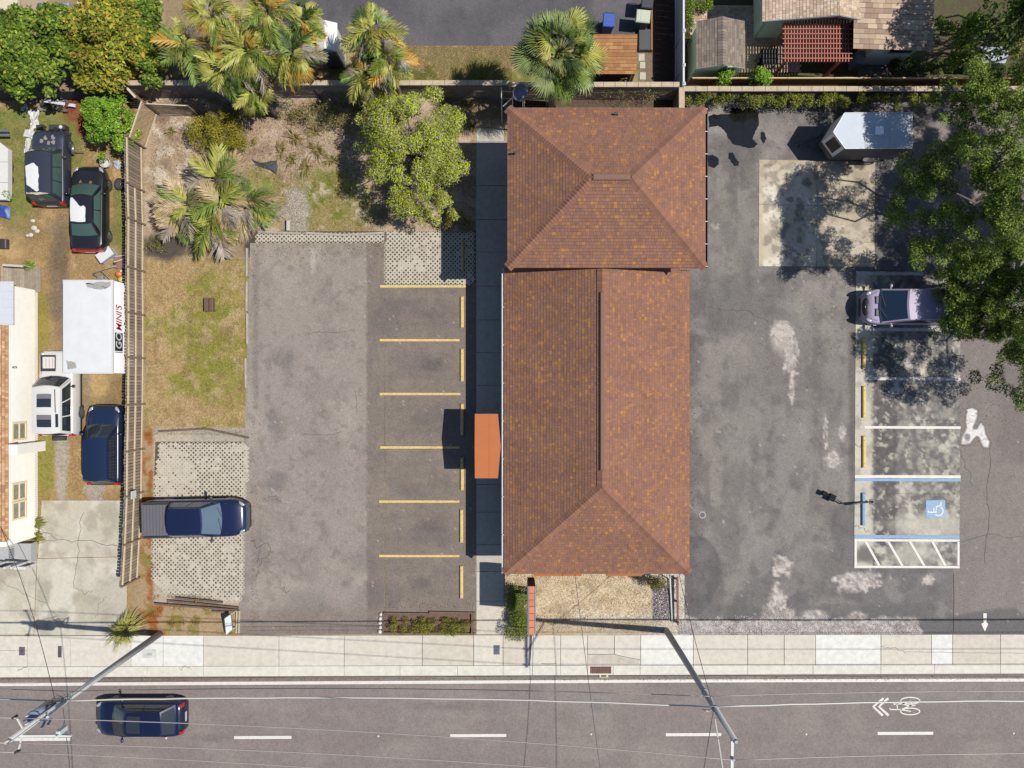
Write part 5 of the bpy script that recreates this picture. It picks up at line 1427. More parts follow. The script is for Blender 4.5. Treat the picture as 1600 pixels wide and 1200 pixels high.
# derelict small black SUV
c1, rp, wp, cb, bd = car('derelict_suv', 'derelict black SUV with white peeled roof patch and smashed front', 'SUV', 92, 268, UP, 4.0, 1.74, 1.72,
    [(-2.0, .55), (-1.95, .95), (.55, 1.0), (.75, 1.0), (1.6, .93), (1.9, .8), (2.0, .6)], (-1.85, -1.65, .45, .85, .80, .66, 1.0), P_SLATE, glass=M_GLSG, ribs=5, rc=.4, rcr=.25, nose=.16, rimr=.35, wheels=(.31, -.30), lamps=False, panes=3)
patch_on(rp, [(.22, .90), (.66, .95), (.72, .62), (.62, .44), (.5, .42), (.42, .4), (.3, .44), (.1, .42), (.06, .5)], .024, 'peeled_patch', M_PEEL, cb, 3)
patch_on(rp, [(.0, .08), (.0, .94), (.035, .94), (.05, .5), (.035, .08)], .013, 'peeled_patch', mat('peeled_tan', A(222, 206, 180), .8), cb, 5)
q = MB(); q.bar((-1.9, -.76, .98), (-2.05, -.74, .93), .02, .02)
q = MB(); r = random.Random(4)
for k in range(16):
    a = Vector((2.0 + r.uniform(-.1, .3), r.uniform(-.7, .7), r.uniform(.25, .75))); q.bar(a, a + Vector((r.uniform(-.2, .25), r.uniform(-.4, .4), r.uniform(-.15, .15))), r.uniform(.03, .16), r.uniform(.03, .12))
q.build('exposed_engine', M_TRIMK, c1, world=False)
q = MB(); q.box(2.02, -.75, .3, 2.28, .1, .7); q.build('radiator', mat('radiator_black', (0.02, 0.02, 0.022), .6), c1, world=False)
q = MB(); q.cyl((2.15, -.55, .70), (2.15, -.55, .73), .09, n=14); q.build('filler_cap', M_METAL_W, c1, world=False)
q = MB()
for (x, y) in ((1.3, .3), (1.45, .1), (1.2, -.1), (1.5, -.3), (1.25, -.35)):
    flatp = [(x + .16 * math.cos(t) * random.uniform(.5, 1), y + .14 * math.sin(t) * random.uniform(.4, 1), float(np.interp(x, [.75, 1.6], [1.0, .93])) + .04) for t in np.linspace(0, 6.0, 9)]
    q.add(flatp, [tuple(range(9))])
q.build('peeled_patch', mat('peeled_grey', A(150, 146, 142), .8), bd, world=False)
# black saloon with peeled white roof
c2, rp, wp, cb, bd = car('derelict_saloon', 'black saloon with white peeled roof and red rear lamps, parked by the fence', 'car', 151, 331, UP, 4.55, 1.76, 1.40,
    [(-2.27, .5), (-2.22, .88), (-2.1, .98), (-1.45, 1.0), (.9, .95), (1.1, .94), (1.7, .86), (2.1, .74), (2.27, .52)], (-1.52, -.85, .42, 1.12, .80, .58, .95), P_BLACKC, glass=M_GLSG, rc=.75, rcr=.5, nose=.26, rimr=.32, wbk=1.0)
patch_on(rp, [(.03, .96), (.03, .28), (.55, .26), (.62, .34), (.58, .5), (.7, .62), (.95, .86), (.97, .96)], .012, 'peeled_patch', M_PEEL, cb, 7)
q = MB(); q.bar((2.02, -.45, .72), (1.62, -.78, .82), .07, .03); q.build('bumper_edge', mat('cream_trim', A(226, 218, 200), .6), bd, world=False)
q = MB(); q.box(-2.3, -.6, .78, -2.2, .75, .86); q.build('tail_strip', M_TAIL, bd, world=False)
q = MB()
for (x, y) in ((1.35, .3), (1.3, -.25)): q.add([(x + .13 * math.cos(t) * random.uniform(.5, 1), y + .12 * math.sin(t) * random.uniform(.4, 1), float(np.interp(x, [1.1, 1.7], [.94, .86])) + .037) for t in np.linspace(0, 6.0, 9)], [tuple(range(9))])
q.build('rust_patch', mat('rust', A(140, 96, 52), .9, var=.2), bd, world=False)
# white off-roader with two sunroofs
c3, rp, wp, cb, bd = car('white_offroader', 'boxy white off-roader with two dark sunroofs beside the white house', 'SUV', 107, 614, UP, 4.5, 1.8, 1.86,
    [(-2.25, .6), (-2.22, 1.1), (.5, 1.12), (.9, 1.12), (1.9, 1.08), (2.2, 1.0), (2.25, .7)], (-2.15, -2.02, .28, .78, .84, .72, 1.12), P_WHITE, lower=M_TRIMK, rc=.35, rcr=.2, nose=.13, rimr=.37, wheels=(.30, -.24), panes=3)
for (u0, u1) in ((.14, .40), (.56, .84)):
    q = MB(); q.grid(lambda u, v: rp(u0 + (u1 - u0) * u, .28 + .52 * v) + Vector((0, 0, .014)), 6, 6); so = q.build('sunroof', M_GLS, cb, world=False)
    q = MB(); q.grid(lambda u, v: rp(u1 - .10 + .10 * u, .28 + .52 * v) + Vector((0, 0, .024)), 2, 6); q.build('wind_deflector', mat('grey_smoke', A(132, 128, 132), .4), so, world=False)
for (u0, u1) in ((.13, .42),):
    q = MB(); q.grid(lambda u, v: rp(u0 + (u1 - u0) * u, .04 + .10 * v) + Vector((0, 0, .016)), 6, 3); q.build('roof_light', M_GLS, cb, world=False)
q = MB(); q.bar(rp(.45, .13) + Vector((0, 0, .03)), rp(.95, .16) + Vector((0, 0, .03)), .03); q.build('roof_rail', M_TRIMK, cb, world=False)
q = MB(); q.bbox(1.15, -.05, 1.135, 2.0, .75, 1.165, .01); hb = q.build('bonnet_panel', M_TRIMK, bd, world=False)
q = MB(); q.bbox(1.30, .0, 1.165, 1.9, .62, 1.175, .004); q.build('bonnet_inset', P_WHITE, hb, world=False)
q = MB()
for k in range(3): q.box(1.36, .08 + k * .18, 1.176, 1.82, .10 + k * .18, 1.18)
q.build('bonnet_stripe', mat('faded_red', A(206, 120, 110), .6), hb, world=False)
q = MB(); q.cyl((-2.27, -.12, .95), (-2.47, -.12, .95), .34, n=18); q.build('spare_wheel', M_TYRE, c3, world=False)
# loose wheel leaning beside it
def loose_wheel(label, px, py, z, r, tilt, ang, cat='wheel', group=None):
    t = thing('loose_wheel', label, cat, W3(px, py, 0), 0, group)
    M = Matrix.Translation(Vector((0, 0, z))) @ Matrix.Rotation(ang, 4, 'Z') @ Matrix.Rotation(tilt, 4, 'X')
    q = MB(); q.cyl(M @ Vector((0, 0, -.1)), M @ Vector((0, 0, .1)), r, n=20); ty = q.build('tyre', M_TYRE, t, world=False)
    q = MB(); q.cyl(M @ Vector((0, 0, .09)), M @ Vector((0, 0, .112)), r * .62, n=16); rm = q.build('rim', M_RIM, t, world=False)
    for k in range(5):
        q = MB(); a = 2 * math.pi * k / 5; q.cyl(M @ Vector((r * .36 * math.cos(a), r * .36 * math.sin(a), .105)), M @ Vector((r * .36 * math.cos(a), r * .36 * math.sin(a), .118)), r * .12, n=8)
        q.build('rim_hole', M_TRIMK, rm, world=False)
    return t
loose_wheel('loose wheel leaning on the right flank of the white off-roader', 133, 643, .30, .33, 1.05, -UP)
loose_wheel('loose black wheel with white hub between saloon and fence', 190, 289, .16, .31, .35, -UP)
# navy compact SUV
c4, rp, wp, cb, bd = car('navy_suv', 'navy compact SUV with red tail lamp tight against the timber fence', 'SUV', 176, 693, UP, 4.2, 1.78, 1.66,
    [(-2.1, .55), (-2.06, 1.0), (.7, 1.0), (.95, 1.0), (1.6, .92), (1.95, .8), (2.1, .56)], (-1.98, -1.72, .30, 1.0, .80, .62, 1.0), P_NAVY3, ribs=6, rc=.7, rcr=.35, nose=.22, rimr=.34)
q = MB(); q.bbox(-2.14, -.75, .5, -2.0, .75, .74, .03); q.build('bumper', M_TRIMK, bd, world=False)
# navy pickup with covered bed
c5, rp, wp, cb, bd = car('navy_pickup', 'dark blue crew cab pickup with grey bed cover on the grass pavers', 'pickup truck', 316.5, 805, 0.02, 5.42, 1.98, 1.84,
    [(-2.77, .6), (-2.74, 1.17), (-1.2, 1.17), (1.2, 1.16), (1.5, 1.14), (2.2, 1.07), (2.6, .93), (2.77, .62)], (-1.12, -.98, .62, 1.42, .90, .68, 1.16), P_NAVY, glass=mat('car_glass_pale', (0.05, 0.075, 0.095), .05, spec=.7), lower=M_CLAD, rc=.9, rcr=.3, nose=.3, rimr=.40, wheels=(.31, -.29), panes=2)
q = MB(); q.bbox(-2.66, -.82, 1.17, -1.27, .82, 1.235, .02); bc = q.build('bed_cover', mat('bed_cover_grey', A(104, 104, 110), .7, var=.06, scale=6), c5, world=False)
for k in range(8):
    q = MB(); xx = -2.55 + k * .165; q.box(xx, -.78, 1.236, xx + .02, .78, 1.246); q.build('cover_rib', mat('bed_cover_dark', A(86, 86, 92), .7), bc, world=False)
q = MB(); q.box(-1.26, -.86, 1.1, -1.13, .86, 1.28); q.build('bulkhead', M_TRIMK, c5, world=False)
q = MB(); q.box(2.52, -.72, .66, 2.76, .72, .84); q.build('chrome_bar', M_CHROME, c5, world=False)
for y in (-.9, .9): q = MB(); q.bar((-2.6, y, 1.20), (-1.2, y, 1.20), .1, .04); q.build('bed_rail', M_TRIMK, c5, world=False)
# car on the road
c6, rp, wp, cb, bd = car('dark_hatchback', 'dark navy hatchback driving along the near lane of the road', 'car', 227, 1113, math.pi, 4.75, 1.86, 1.5,
    [(-2.37, .6), (-2.33, .98), (-2.0, 1.02), (.75, .98), (1.0, .97), (1.7, .88), (2.1, .76), (2.37, .52)], (-2.05, -1.45, .30, 1.15, .82, .62, .98), P_NAVY2, z0=ZR, rc=.8, rcr=.55, nose=.28, rimr=.34, wbk=1.02)
q = MB(); q.grid(lambda u, v: rp(.55 + .38 * u, .14 + .72 * v) + Vector((0, 0, .012)), 6, 6); q.build('sunroof', M_GLS, cb, world=False)
# lilac van half under the oak
c7, rp, wp, cb, bd = car('lilac_van', 'pale lilac van with twin bonnet vents nosed in under the oak', 'van', 1411, 482, math.pi, 5.1, 1.86, 2.02,
    [(-2.55, .7), (-2.5, 1.2), (.9, 1.2), (1.4, 1.2), (2.0, 1.1), (2.35, .95), (2.55, .6)], (-2.5, -2.42, .72, 1.75, .90, .78, 1.2), P_LILAC, glass=M_GLSB, rc=.7, rcr=.2, nose=.26, rimr=.36, wheels=(.31, -.29), panes=3, lamps=True)
for y in (-.32, .32):
    q = MB(); q.bbox(1.90, y - .2, 1.12, 2.05, y + .2, 1.165, .02, M=None); q.build('bonnet_vent', M_TRIMK, bd, world=False)
q = MB(); q.ball((2.36, 0, .78), (.22, .52, .24), 18, 10); gr_ = q.build('front_grille', M_TRIMK, c7, world=False)
q = MB(); q.ball((2.50, 0, .94), (.03, .09, .03), 10, 6); q.build('badge', M_CHROME, gr_, world=False)
q = MB(); q.tube([(2.18, -.84, .45), (2.42, -.66, .45), (2.52, -.35, .45), (2.55, 0, .45), (2.52, .35, .45), (2.42, .66, .45), (2.18, .84, .45)], .09, 8); q.build('bumper', M_TRIMK, c7, world=False)

# moving container with lettering on its east side
bx0, by0 = W(98.5, 583, 2.45); bx1, by1 = W(175, 438, 2.45)
ctn = thing('storage_container', 'white portable storage container lettered GO MINI\'S beside the fence', 'container', ((bx0 + bx1) / 2, (by0 + by1) / 2, 0))
mb = MB(); mb.box(bx0, by0, .15, bx1, by1, 2.38); mb.build('box', mat('container_white', (.62, .62, .63), .5, var=.02, scale=2), ctn)
# soft roof sheet that sags between its frame
def rfn(u, v):
    x = bx0 - .02 + (bx1 - bx0 + .04) * u; y = by0 - .02 + (by1 - by0 + .04) * v
    s_ = (math.sin(math.pi * u) * math.sin(math.pi * v)) ** .6
    k = float(fbm(np.array([u * 8]), np.array([v * 14]), 3, 77)[0]) - .5
    return Vector((x, y, 2.39 + .035 * s_ + .05 * k * s_))
mb = MB(); mb.grid(rfn, 20, 34); mb.build('roof_sheet', mat('container_roof', A(236, 237, 238), .6, var=.05, scale=1.2), ctn)
mb = MB()
for (a, b, c, d) in ((bx0 - .03, by0 - .03, bx1 + .03, by0 + .04), (bx0 - .03, by1 - .04, bx1 + .03, by1 + .03), (bx0 - .03, by0 + .04, bx0 + .03, by1 - .04), (bx1 - .03, by0 + .04, bx1 + .03, by1 - .04)): mb.box(a, b, 2.32, c, d, 2.42)
mb.build('roof_frame', M_METAL_W, ctn)
M_STAIN = mat('roof_stain', A(176, 172, 166), .8, var=.15, scale=3)
def stain(pts):
    q = MB(); P = blobby(pts, 31, .006, 6); c = (sum(p[0] for p in P) / len(P), sum(p[1] for p in P) / len(P)); n = len(P)
    vs = [rfn(*p) + Vector((0, 0, .012)) for p in P] + [rfn(c[0] + (p[0] - c[0]) * .5, c[1] + (p[1] - c[1]) * .5) + Vector((0, 0, .012)) for p in P] + [rfn(*c) + Vector((0, 0, .012))]
    fs = [(i, (i + 1) % n, n + (i + 1) % n, n + i) for i in range(n)] + [(n + i, n + (i + 1) % n, 2 * n) for i in range(n)]
    if (vs[1] - vs[0]).cross(vs[2 * n] - vs[0]).z < 0: fs = [f[::-1] for f in fs]
    q.add(vs, fs, 0, True); q.build('stain', M_STAIN, ctn)
stain([(.45, .97), (.95, .985), (.96, .94), (.85, .90), (.6, .905), (.48, .93)]); stain([(.06, .14), (.25, .12), (.27, .06), (.1, .04), (.08, .08)])
def text3d(body, size, loc, rot, m, parent, name='lettering', shear=0., ext=.004, xs=1):
    cu = bpy.data.curves.new(name, 'FONT'); cu.body = body; cu.size = size; cu.extrude = ext; cu.shear = shear; cu.align_x = 'LEFT'; cu.offset = .008
    t = bpy.data.objects.new(name + '_tmp', cu); COL.objects.link(t)
    me = bpy.data.meshes.new_from_object(t.evaluated_get(bpy.context.evaluated_depsgraph_get()))
    bpy.data.objects.remove(t)
    M = rot.to_4x4() @ Matrix.Diagonal((xs, 1, 1, 1)); me.transform(Matrix.Translation(loc) @ M)
    off = Vector((0, 0, 0)); p = parent
    while p is not None: off += p.location; p = p.parent
    me.transform(Matrix.Translation(-off)); me.materials.clear()
    return link(name, me, parent, [m])
RT_ = Matrix(((0, 0, 1), (1, 0, 0), (0, 1, 0)))    # text x -> +y, text y -> +z, normal -> +x
xw = bx1 + .012
yg0 = W(0, 547.5, 1.4)[1]; yg1 = W(0, 521, 1.4)[1]
mb = MB(); mb.box(bx1, yg0 - .06, 1.48, bx1 + .012, yg1, 2.20); bxo = mb.build('logo_block', mat('logo_black', (0.012, 0.014, 0.016), .5), ctn)
M_LRED = mat('logo_red', A(206, 58, 70), .5); M_LWHT = mat('logo_white', A(240, 240, 240), .5)
text3d('GO', .74, Vector((bx1 + .016, yg0 + .03, 1.60)), RT_, M_LWHT, bxo, xs=.75, shear=.12)
text3d("MINI'S", .74, Vector((bx1 + .008, yg1 + .09, 1.58)), RT_, M_LRED, ctn, xs=.65, shear=.2)
mb = MB(); mb.box(bx1 + .002, yg0 - .14, 1.48, bx1 + .012, yg0 - .10, 2.20); mb.build('logo_bar', mat('logo_black', (0.012, 0.014, 0.016), .5), ctn)
mb = MB(); xx = W(172, 0, .3)[0]; mb.box(bx1 - .45, by0 - .12, .1, bx1 - .2, by0, .3); mb.build('foot', M_METAL_W, ctn)

# enclosed cargo trailer with a pointed nose
tz = 2.25
tp = [W(1302, 206.5, tz), W(1319.5, 176.8, tz), W(1424.5, 176.5, tz), W(1424.5, 231.5, tz), W(1320.5, 232, tz)]
tr = thing('cargo_trailer', 'white roofed cargo trailer with pointed nose parked at the back wall', 'trailer', (sum(p[0] for p in tp) / 5, sum(p[1] for p in tp) / 5, 0))
M_TRW = mat('trailer_wall', (.045, .045, .05), .6, var=.1); M_TRR = mat('trailer_roof', (.27, .30, .33), .75, var=.05, scale=2)
mb = MB(); mb.prism(tp, .42, tz - .06); mb.build('box', M_TRW, tr)
cxt = sum(p[0] for p in tp) / 5; cyt = sum(p[1] for p in tp) / 5
mb = MB(); mb.prism([(cxt + (p[0] - cxt) * 1.008, cyt + (p[1] - cyt) * 1.012) for p in tp], tz - .059, tz); mb.build('roof', M_TRR, tr)
mb = MB()
for i in range(5):
    a, b = tp[i], tp[(i + 1) % 5]; mb.bar((*a, tz), (*b, tz), .05, .06)
mb.build('roof_trim', M_METAL_W, tr)
for (pa, pb) in ((tp[0], tp[4]), (tp[1], tp[0])):
    a2 = Vector((*pa, 0)); b2 = Vector((*pb, 0)); d2 = (b2 - a2).normalized(); n2 = Vector((d2.y, -d2.x, 0)); n2 = n2 if n2.x < 0 else -n2
    mb = MB(); mb.bar((a2 + b2) / 2 + n2 * .002 + Vector((0, 0, .86)), (a2 + b2) / 2 + n2 * .002 + Vector((0, 0, 2.18)), (b2 - a2).length * .985, .008, up=n2); mb.build('lit_nose_plate', mat('lit_nose_plate', (.62, .57, .53), .5, var=.04), tr)  # paler plates added: light on the nose put into their colour
vx, vy = W(1375, 203.5, tz + .1); mb = MB(); mb.bbox(vx - .2, vy - .2, tz, vx + .2, vy + .2, tz + .11, .03); mb.build('roof_vent', mat('vent_pale', (.55, .57, .6), .6), tr)
for px in (1352, 1390): mb = MB(); xx = W(px, 0, tz)[0]; mb.box(xx - .012, tp[4][1] + .03, tz, xx + .012, tp[1][1] - .03, tz + .012); mb.build('roof_seam', M_TRR, tr)
a = Vector((*tp[0], 0)); b = Vector((*tp[4], 0)); d = (b - a).normalized(); n_ = Vector((d.y, -d.x, 0)); n_ = n_ if n_.dot(Vector((-1, -1, 0))) > 0 else -n_
L_ = (b - a).length
mb = MB(); mb.bar(a + d * L_ * .5 + n_ * .006 + Vector((0, 0, 1.05)), a + d * L_ * .5 + n_ * .006 + Vector((0, 0, 2.1)), L_ * .62, .012, up=n_); mb.build('nose_panel', mat('dark_panel', (0.02, 0.02, 0.018), .35), tr)
for (pa, pb) in ((tp[0], tp[4]), (tp[1], tp[0])):
    a2 = Vector((*pa, .75)); b2 = Vector((*pb, .75)); d2 = (b2 - a2).normalized(); n2 = Vector((d2.y, -d2.x, 0)); n2 = n2 if n2.x < 0 else -n2
    mb = MB(); mb.bar(a2 + n2 * .006 + Vector((0, 0, -.33)), a2 + n2 * .006 + Vector((0, 0, .1)), .01); 
    mb = MB(); mb.bar((a2 + b2) / 2 + n2 * .008 + Vector((0, 0, -.32)), (a2 + b2) / 2 + n2 * .008 + Vector((0, 0, .12)), (b2 - a2).length * .96, .014, up=n2); mb.build('stone_guard', mat('stone_guard', A(150, 134, 122), .4, metal=.3), tr)
for px in (1330, 1352):
    pass
wx_, wy_ = W(1350, 252)
for yy, sg in ((tp[4][1] - .08, -1), (tp[1][1] + .08, 1)):
    for dx in (0.0,):
        q = MB(); q.cyl((wx_ + dx, yy - .09, .33), (wx_ + dx, yy + .09, .33), .33, n=18); wo = q.build('wheel', M_TYRE, tr)
        q = MB(); q.cyl((wx_ + dx, yy + sg * .09, .33), (wx_ + dx, yy + sg * .105, .33), .2, n=14); q.build('rim', M_RIM, wo)
    q = MB(); q.bbox(wx_ - .45, yy - .12, .68, wx_ + .45, yy + .12, .74, .03); q.build('mudguard', M_TRW, tr)
mb = MB(); hx_ = tp[0][0] - .9; mb.bar((hx_, tp[0][1], .45), (tp[4][0] + .3, tp[4][1] + .25, .42), .08); mb.bar((hx_, tp[0][1], .45), (tp[1][0] + .3, tp[1][1] - .25, .42), .08); mb.cyl((hx_, tp[0][1], .02), (hx_, tp[0][1], .7), .035); mb.build('drawbar', M_TRIMK, tr)
# long white boat-like trailer body at the left edge
wt_ = thing('covered_trailer', 'long white covered trailer cut off by the left edge', 'trailer', W3(-10, 265))
x1 = W(12.5, 0, .6)[0]; ya_ = W(0, 312, .6)[1]; yb_ = W(0, 222, .6)[1]
mb = MB(); mb.prism([(x1 - 2.2, ya_), (x1 - .12, ya_), (x1, ya_ + .4), (x1, yb_ - .35), (x1 - .45, yb_), (x1 - 2.2, yb_)], .28, .6); mb.build('cover', mat('white_cover', A(236, 234, 228), .6, var=.05), wt_)
for yy in (ya_ + .9, ya_ + 2.0): mb = MB(); mb.box(x1 - 2.2, yy - .012, .6, x1 + .005, yy + .012, .61); mb.build('strap', mat('grey_strap', A(150, 150, 148), .7), wt_)
for yy in (ya_ + 1.2, ya_ + 1.9):
    q = MB(); q.cyl((x1 - .1, yy, .25), (x1 - .3, yy, .25), .25, n=16); q.build('wheel', M_TYRE, wt_)
bt = thing('blue_tarp', 'crumpled bright blue tarpaulin under the end of the covered trailer', 'tarpaulin', W3(6, 327))
def tf(u, v):
    x, y = W(-6 + 20 * u, 318 + 19 * v + 5 * u, .2); return Vector((x, y, .1 + .25 * float(fbm(np.array([u * 5.]), np.array([v * 5.]), 1.2, 5)[0]) * (1 - abs(2 * u - 1) ** 3)))
mb = MB(); mb.grid(tf, 8, 8, flip=True); mb.build('sheet', mat('tarp_blue', A(54, 84, 160), .5), bt)
sl = thing('metal_frame_stack', 'grey metal bars stacked by the covered trailer', 'frame', W3(4, 208))
for k, yy in enumerate((204, 211)): mb = MB(); a = W3(-20, yy, .5); b = W3(14 + k, yy, .5); mb.bar(a, b, .12, .06); mb.build('bar', M_METAL_G, sl)
mb = MB(); a = W3(-12, 205, .2); mb.box(a.x - .2, a.y - .4, 0, a.x + .2, a.y + .3, .47); mb.build('support', M_TRIMK, sl)
# ================================================================== VEGETATION
M_LEAF = paint_mat('leaf', 0.7, 30, 0.10, 0.06, 0.0, spec=.12, trans=.3)
M_BARK = mat('bark', A(120, 104, 88), .9, var=.25, scale=6, bump=.4)

def leaves(P, Nrm, size, cols, rng, aspect=.5, jit=.35):
    """one bent diamond (two triangles) per point"""
    n = len(P)
    t = rng.normal(size=(n, 3)); t -= (t * Nrm).sum(1, keepdims=True) * Nrm
    t /= np.linalg.norm(t, axis=1, keepdims=True) + 1e-9
    b = np.cross(Nrm, t)
    s = (size * (1 - jit + 2 * jit * rng.random(n)))[:, None]
    V = np.stack([P - t * s * .5, P + b * s * aspect * .5 - Nrm * s * .08, P + t * s * .5 - Nrm * s * .1, P - b * s * aspect * .5 - Nrm * s * .08], 1).reshape(-1, 3)
    F = np.arange(4 * n).reshape(n, 4)
    C = np.repeat(cols, 4, 0)
    return V, F, C

def clump_leaves(clumps, dens, size, pal, rng, aspect=.5, up=.55, shell=.55, tint=.18, flat=.75):
    Ps, Ns, Cs = [], [], []
    pw = np.array([p[1] for p in pal]); pw = pw / pw.sum(); pc = np.array([p[0] for p in pal])
    for (x, y, z, r) in clumps:
        n = int(dens * r * r)
        d = rng.normal(size=(n, 3)); d[:, 2] += .35; d /= np.linalg.norm(d, axis=1, keepdims=True)
        rad = r * (shell + (1 - shell) * rng.random(n) ** .5) * (0.82 + .36 * rng.random(n))
        P = d * rad[:, None]; P[:, 2] *= flat
        P += np.array([x, y, z])
        N = d * .7 + rng.normal(size=(n, 3)) * .5; N[:, 2] += up; N /= np.linalg.norm(N, axis=1, keepdims=True)
        c = pc[rng.choice(len(pc), n, p=pw)] * 1.3 * (1 + tint * (rng.random() * 2 - 1)) * (.7 + .6 * rng.random(n))[:, None]
        Ps.append(P); Ns.append(N); Cs.append(c)
    P = np.concatenate(Ps); N = np.concatenate(Ns); C = np.concatenate(Cs)
    k = P[:, 2] > .03
    return leaves(P[k], N[k], size, C[k], rng, aspect)

def limb(mb, a, b, r0, r1, rng, seg=6, wob=.12):
    a = np.array(a, float); b = np.array(b, float); L = np.linalg.norm(b - a)
    pts = [a + (b - a) * t + (rng.normal(size=3) * wob * L * .5 * math.sin(math.pi * t)) for t in np.linspace(0, 1, seg)]
    mb.tube(pts, [r0 + (r1 - r0) * i / (seg - 1) for i in range(seg)], 7)

def tree(name, label, cat, base, clumps, dens, size, pal, seed, trunk_r=.15, aspect=.5, group=None, up=.55, limbs=9, **kw):
    rng = np.random.default_rng(seed)
    x0, y0 = base
    root = thing(name, label, cat, (x0, y0, 0), 0, group)
    V, F, C = clump_leaves(clumps, dens, size, pal, rng, aspect, up, **kw)
    npmesh('crown', V, F, M_LEAF, root, C)
    if trunk_r:
        mb = MB(); zs = sorted(c[2] for c in clumps); zf = max(.3, zs[len(zs) // 4] * .45)
        limb(mb, (x0, y0, -.05), (x0, y0, zf), trunk_r * 1.15, trunk_r * .8, rng, 5, .04)
        mb.build('trunk', M_BARK, root)
        big = sorted(clumps, key=lambda c: -c[3])[:limbs]
        mb = MB()
        for c in big: limb(mb, (x0, y0, zf * .96), (c[0], c[1], c[2] - c[3] * .1), trunk_r * .5, trunk_r * .1, rng)
        mb.build('limbs', M_BARK, root, kind='stuff')
    return root

def dome(px, py, rpx, h, zc, n, rc, seed, ry=None, base_h=None):
    """clumps over a dome whose silhouette is centred at photo pixel px,py when at height zc"""
    rng = np.random.default_rng(seed); out = []
    ry = ry or rpx
    x0, y0 = W(px, py, zc); k = (1 - zc / HC) / SC
    for i in range(n):
        t = 2 * math.pi * rng.random(); q = math.sqrt(rng.random()) * (.86 + .16 * math.sin(3 * t + seed) + .12 * math.sin(5 * t + 2 * seed))
        r_ = rc * (.45 + .85 * rng.random() ** 1.5)
        x = x0 + math.cos(t) * q * (rpx * k - r_ * .75); y = y0 + math.sin(t) * q * (ry * k - r_ * .75)
        z = zc + (h - zc) * (1 - q * q) + rng.normal() * .22 - q * .3
        out.append((x, y, max(z, r_ * .4), r_))
    return out

G = lambda *L: [(A(*c), w_) for c, w_ in L]
PAL_MANGO = G(((104, 132, 44), .4), ((140, 160, 60), .25), ((78, 104, 36), .25), ((176, 176, 84), .1))
PAL_YELG = G(((158, 160, 58), .4), ((190, 184, 70), .22), ((116, 134, 44), .28), ((206, 168, 80), .1))
PAL_BRIGHT = G(((128, 168, 52), .45), ((158, 192, 70), .3), ((94, 136, 40), .25))
PAL_OLIVE = G(((158, 150, 48), .45), ((178, 166, 64), .25), ((126, 124, 40), .3))
PAL_BOUG = G(((180, 194, 62), .42), ((206, 214, 92), .25), ((140, 150, 48), .17), ((160, 146, 140), .09), ((144, 132, 180), .06))
PAL_OAK = G(((112, 136, 54), .44), ((146, 164, 70), .30), ((80, 102, 40), .20), ((168, 168, 90), .06))
PAL_DARKG = G(((70, 88, 40), .5), ((92, 108, 48), .3), ((54, 68, 32), .2))
PAL_HEDGE = G(((128, 142, 62), .45), ((152, 160, 78), .25), ((86, 102, 44), .3))
PAL_VINE = G(((124, 136, 50), .4), ((156, 160, 66), .25), ((92, 108, 40), .25), ((150, 120, 70), .1))
PAL_WEED = G(((140, 134, 74), .4), ((116, 122, 60), .3), ((172, 156, 104), .3))

tree('mango_tree', 'dense green broadleaf tree in front of the condensers at the top left', 'tree', W(62, 100), dome(62, 86, 84, 3.8, 2.2, 46, .62, 1, 84) + dome(100, 45, 40, 3.6, 2.6, 10, .5, 71, 40), 950, .23, PAL_MANGO, 1, .12)
tree('broadleaf_tree', 'yellowish green broadleaf tree between the mango tree and the palms', 'tree', W(190, 75), dome(188, 58, 92, 4.1, 2.4, 50, .66, 2, 92) + dome(155, 112, 50, 3.0, 2.2, 12, .5, 32, 32), 950, .23, PAL_YELG, 2, .13)
tree('broadleaf_tree', 'green leafy tree squeezed against the left side of the palms', 'tree', W(252, 80), dome(246, 66, 46, 3.6, 2.2, 22, .55, 33, 76), 950, .22, PAL_MANGO, 12, .1)
tree('round_shrub', 'bright green egg shaped shrub beside the trellis', 'shrub', W(180, 196), dome(178, 193, 48, 2.4, 1.1, 46, .42, 3, 64), 2300, .125, PAL_BRIGHT, 3, .07)
tree('low_shrub', 'low olive yellow clipped shrub in the garden bed', 'shrub', W(345, 210), dome(345, 211, 62, 1.15, .6, 46, .38, 4, 44), 2400, .075, PAL_OLIVE, 4, .04)
tree('flowering_tree', 'large lime green flowering tree with lilac blossom by the walkway', 'tree', W(655, 262), dome(648, 240, 98, 4.8, 2.4, 90, .5, 5, 118) + dome(690, 275, 50, 4.2, 2.8, 30, .45, 25, 84) + dome(604, 190, 62, 3.0, 1.8, 26, .45, 35, 60) + dome(668, 322, 66, 3.0, 2.2, 26, .4, 36, 34), 2500, .085, PAL_BOUG, 5, .14, limbs=14)
rng = np.random.default_rng(8)
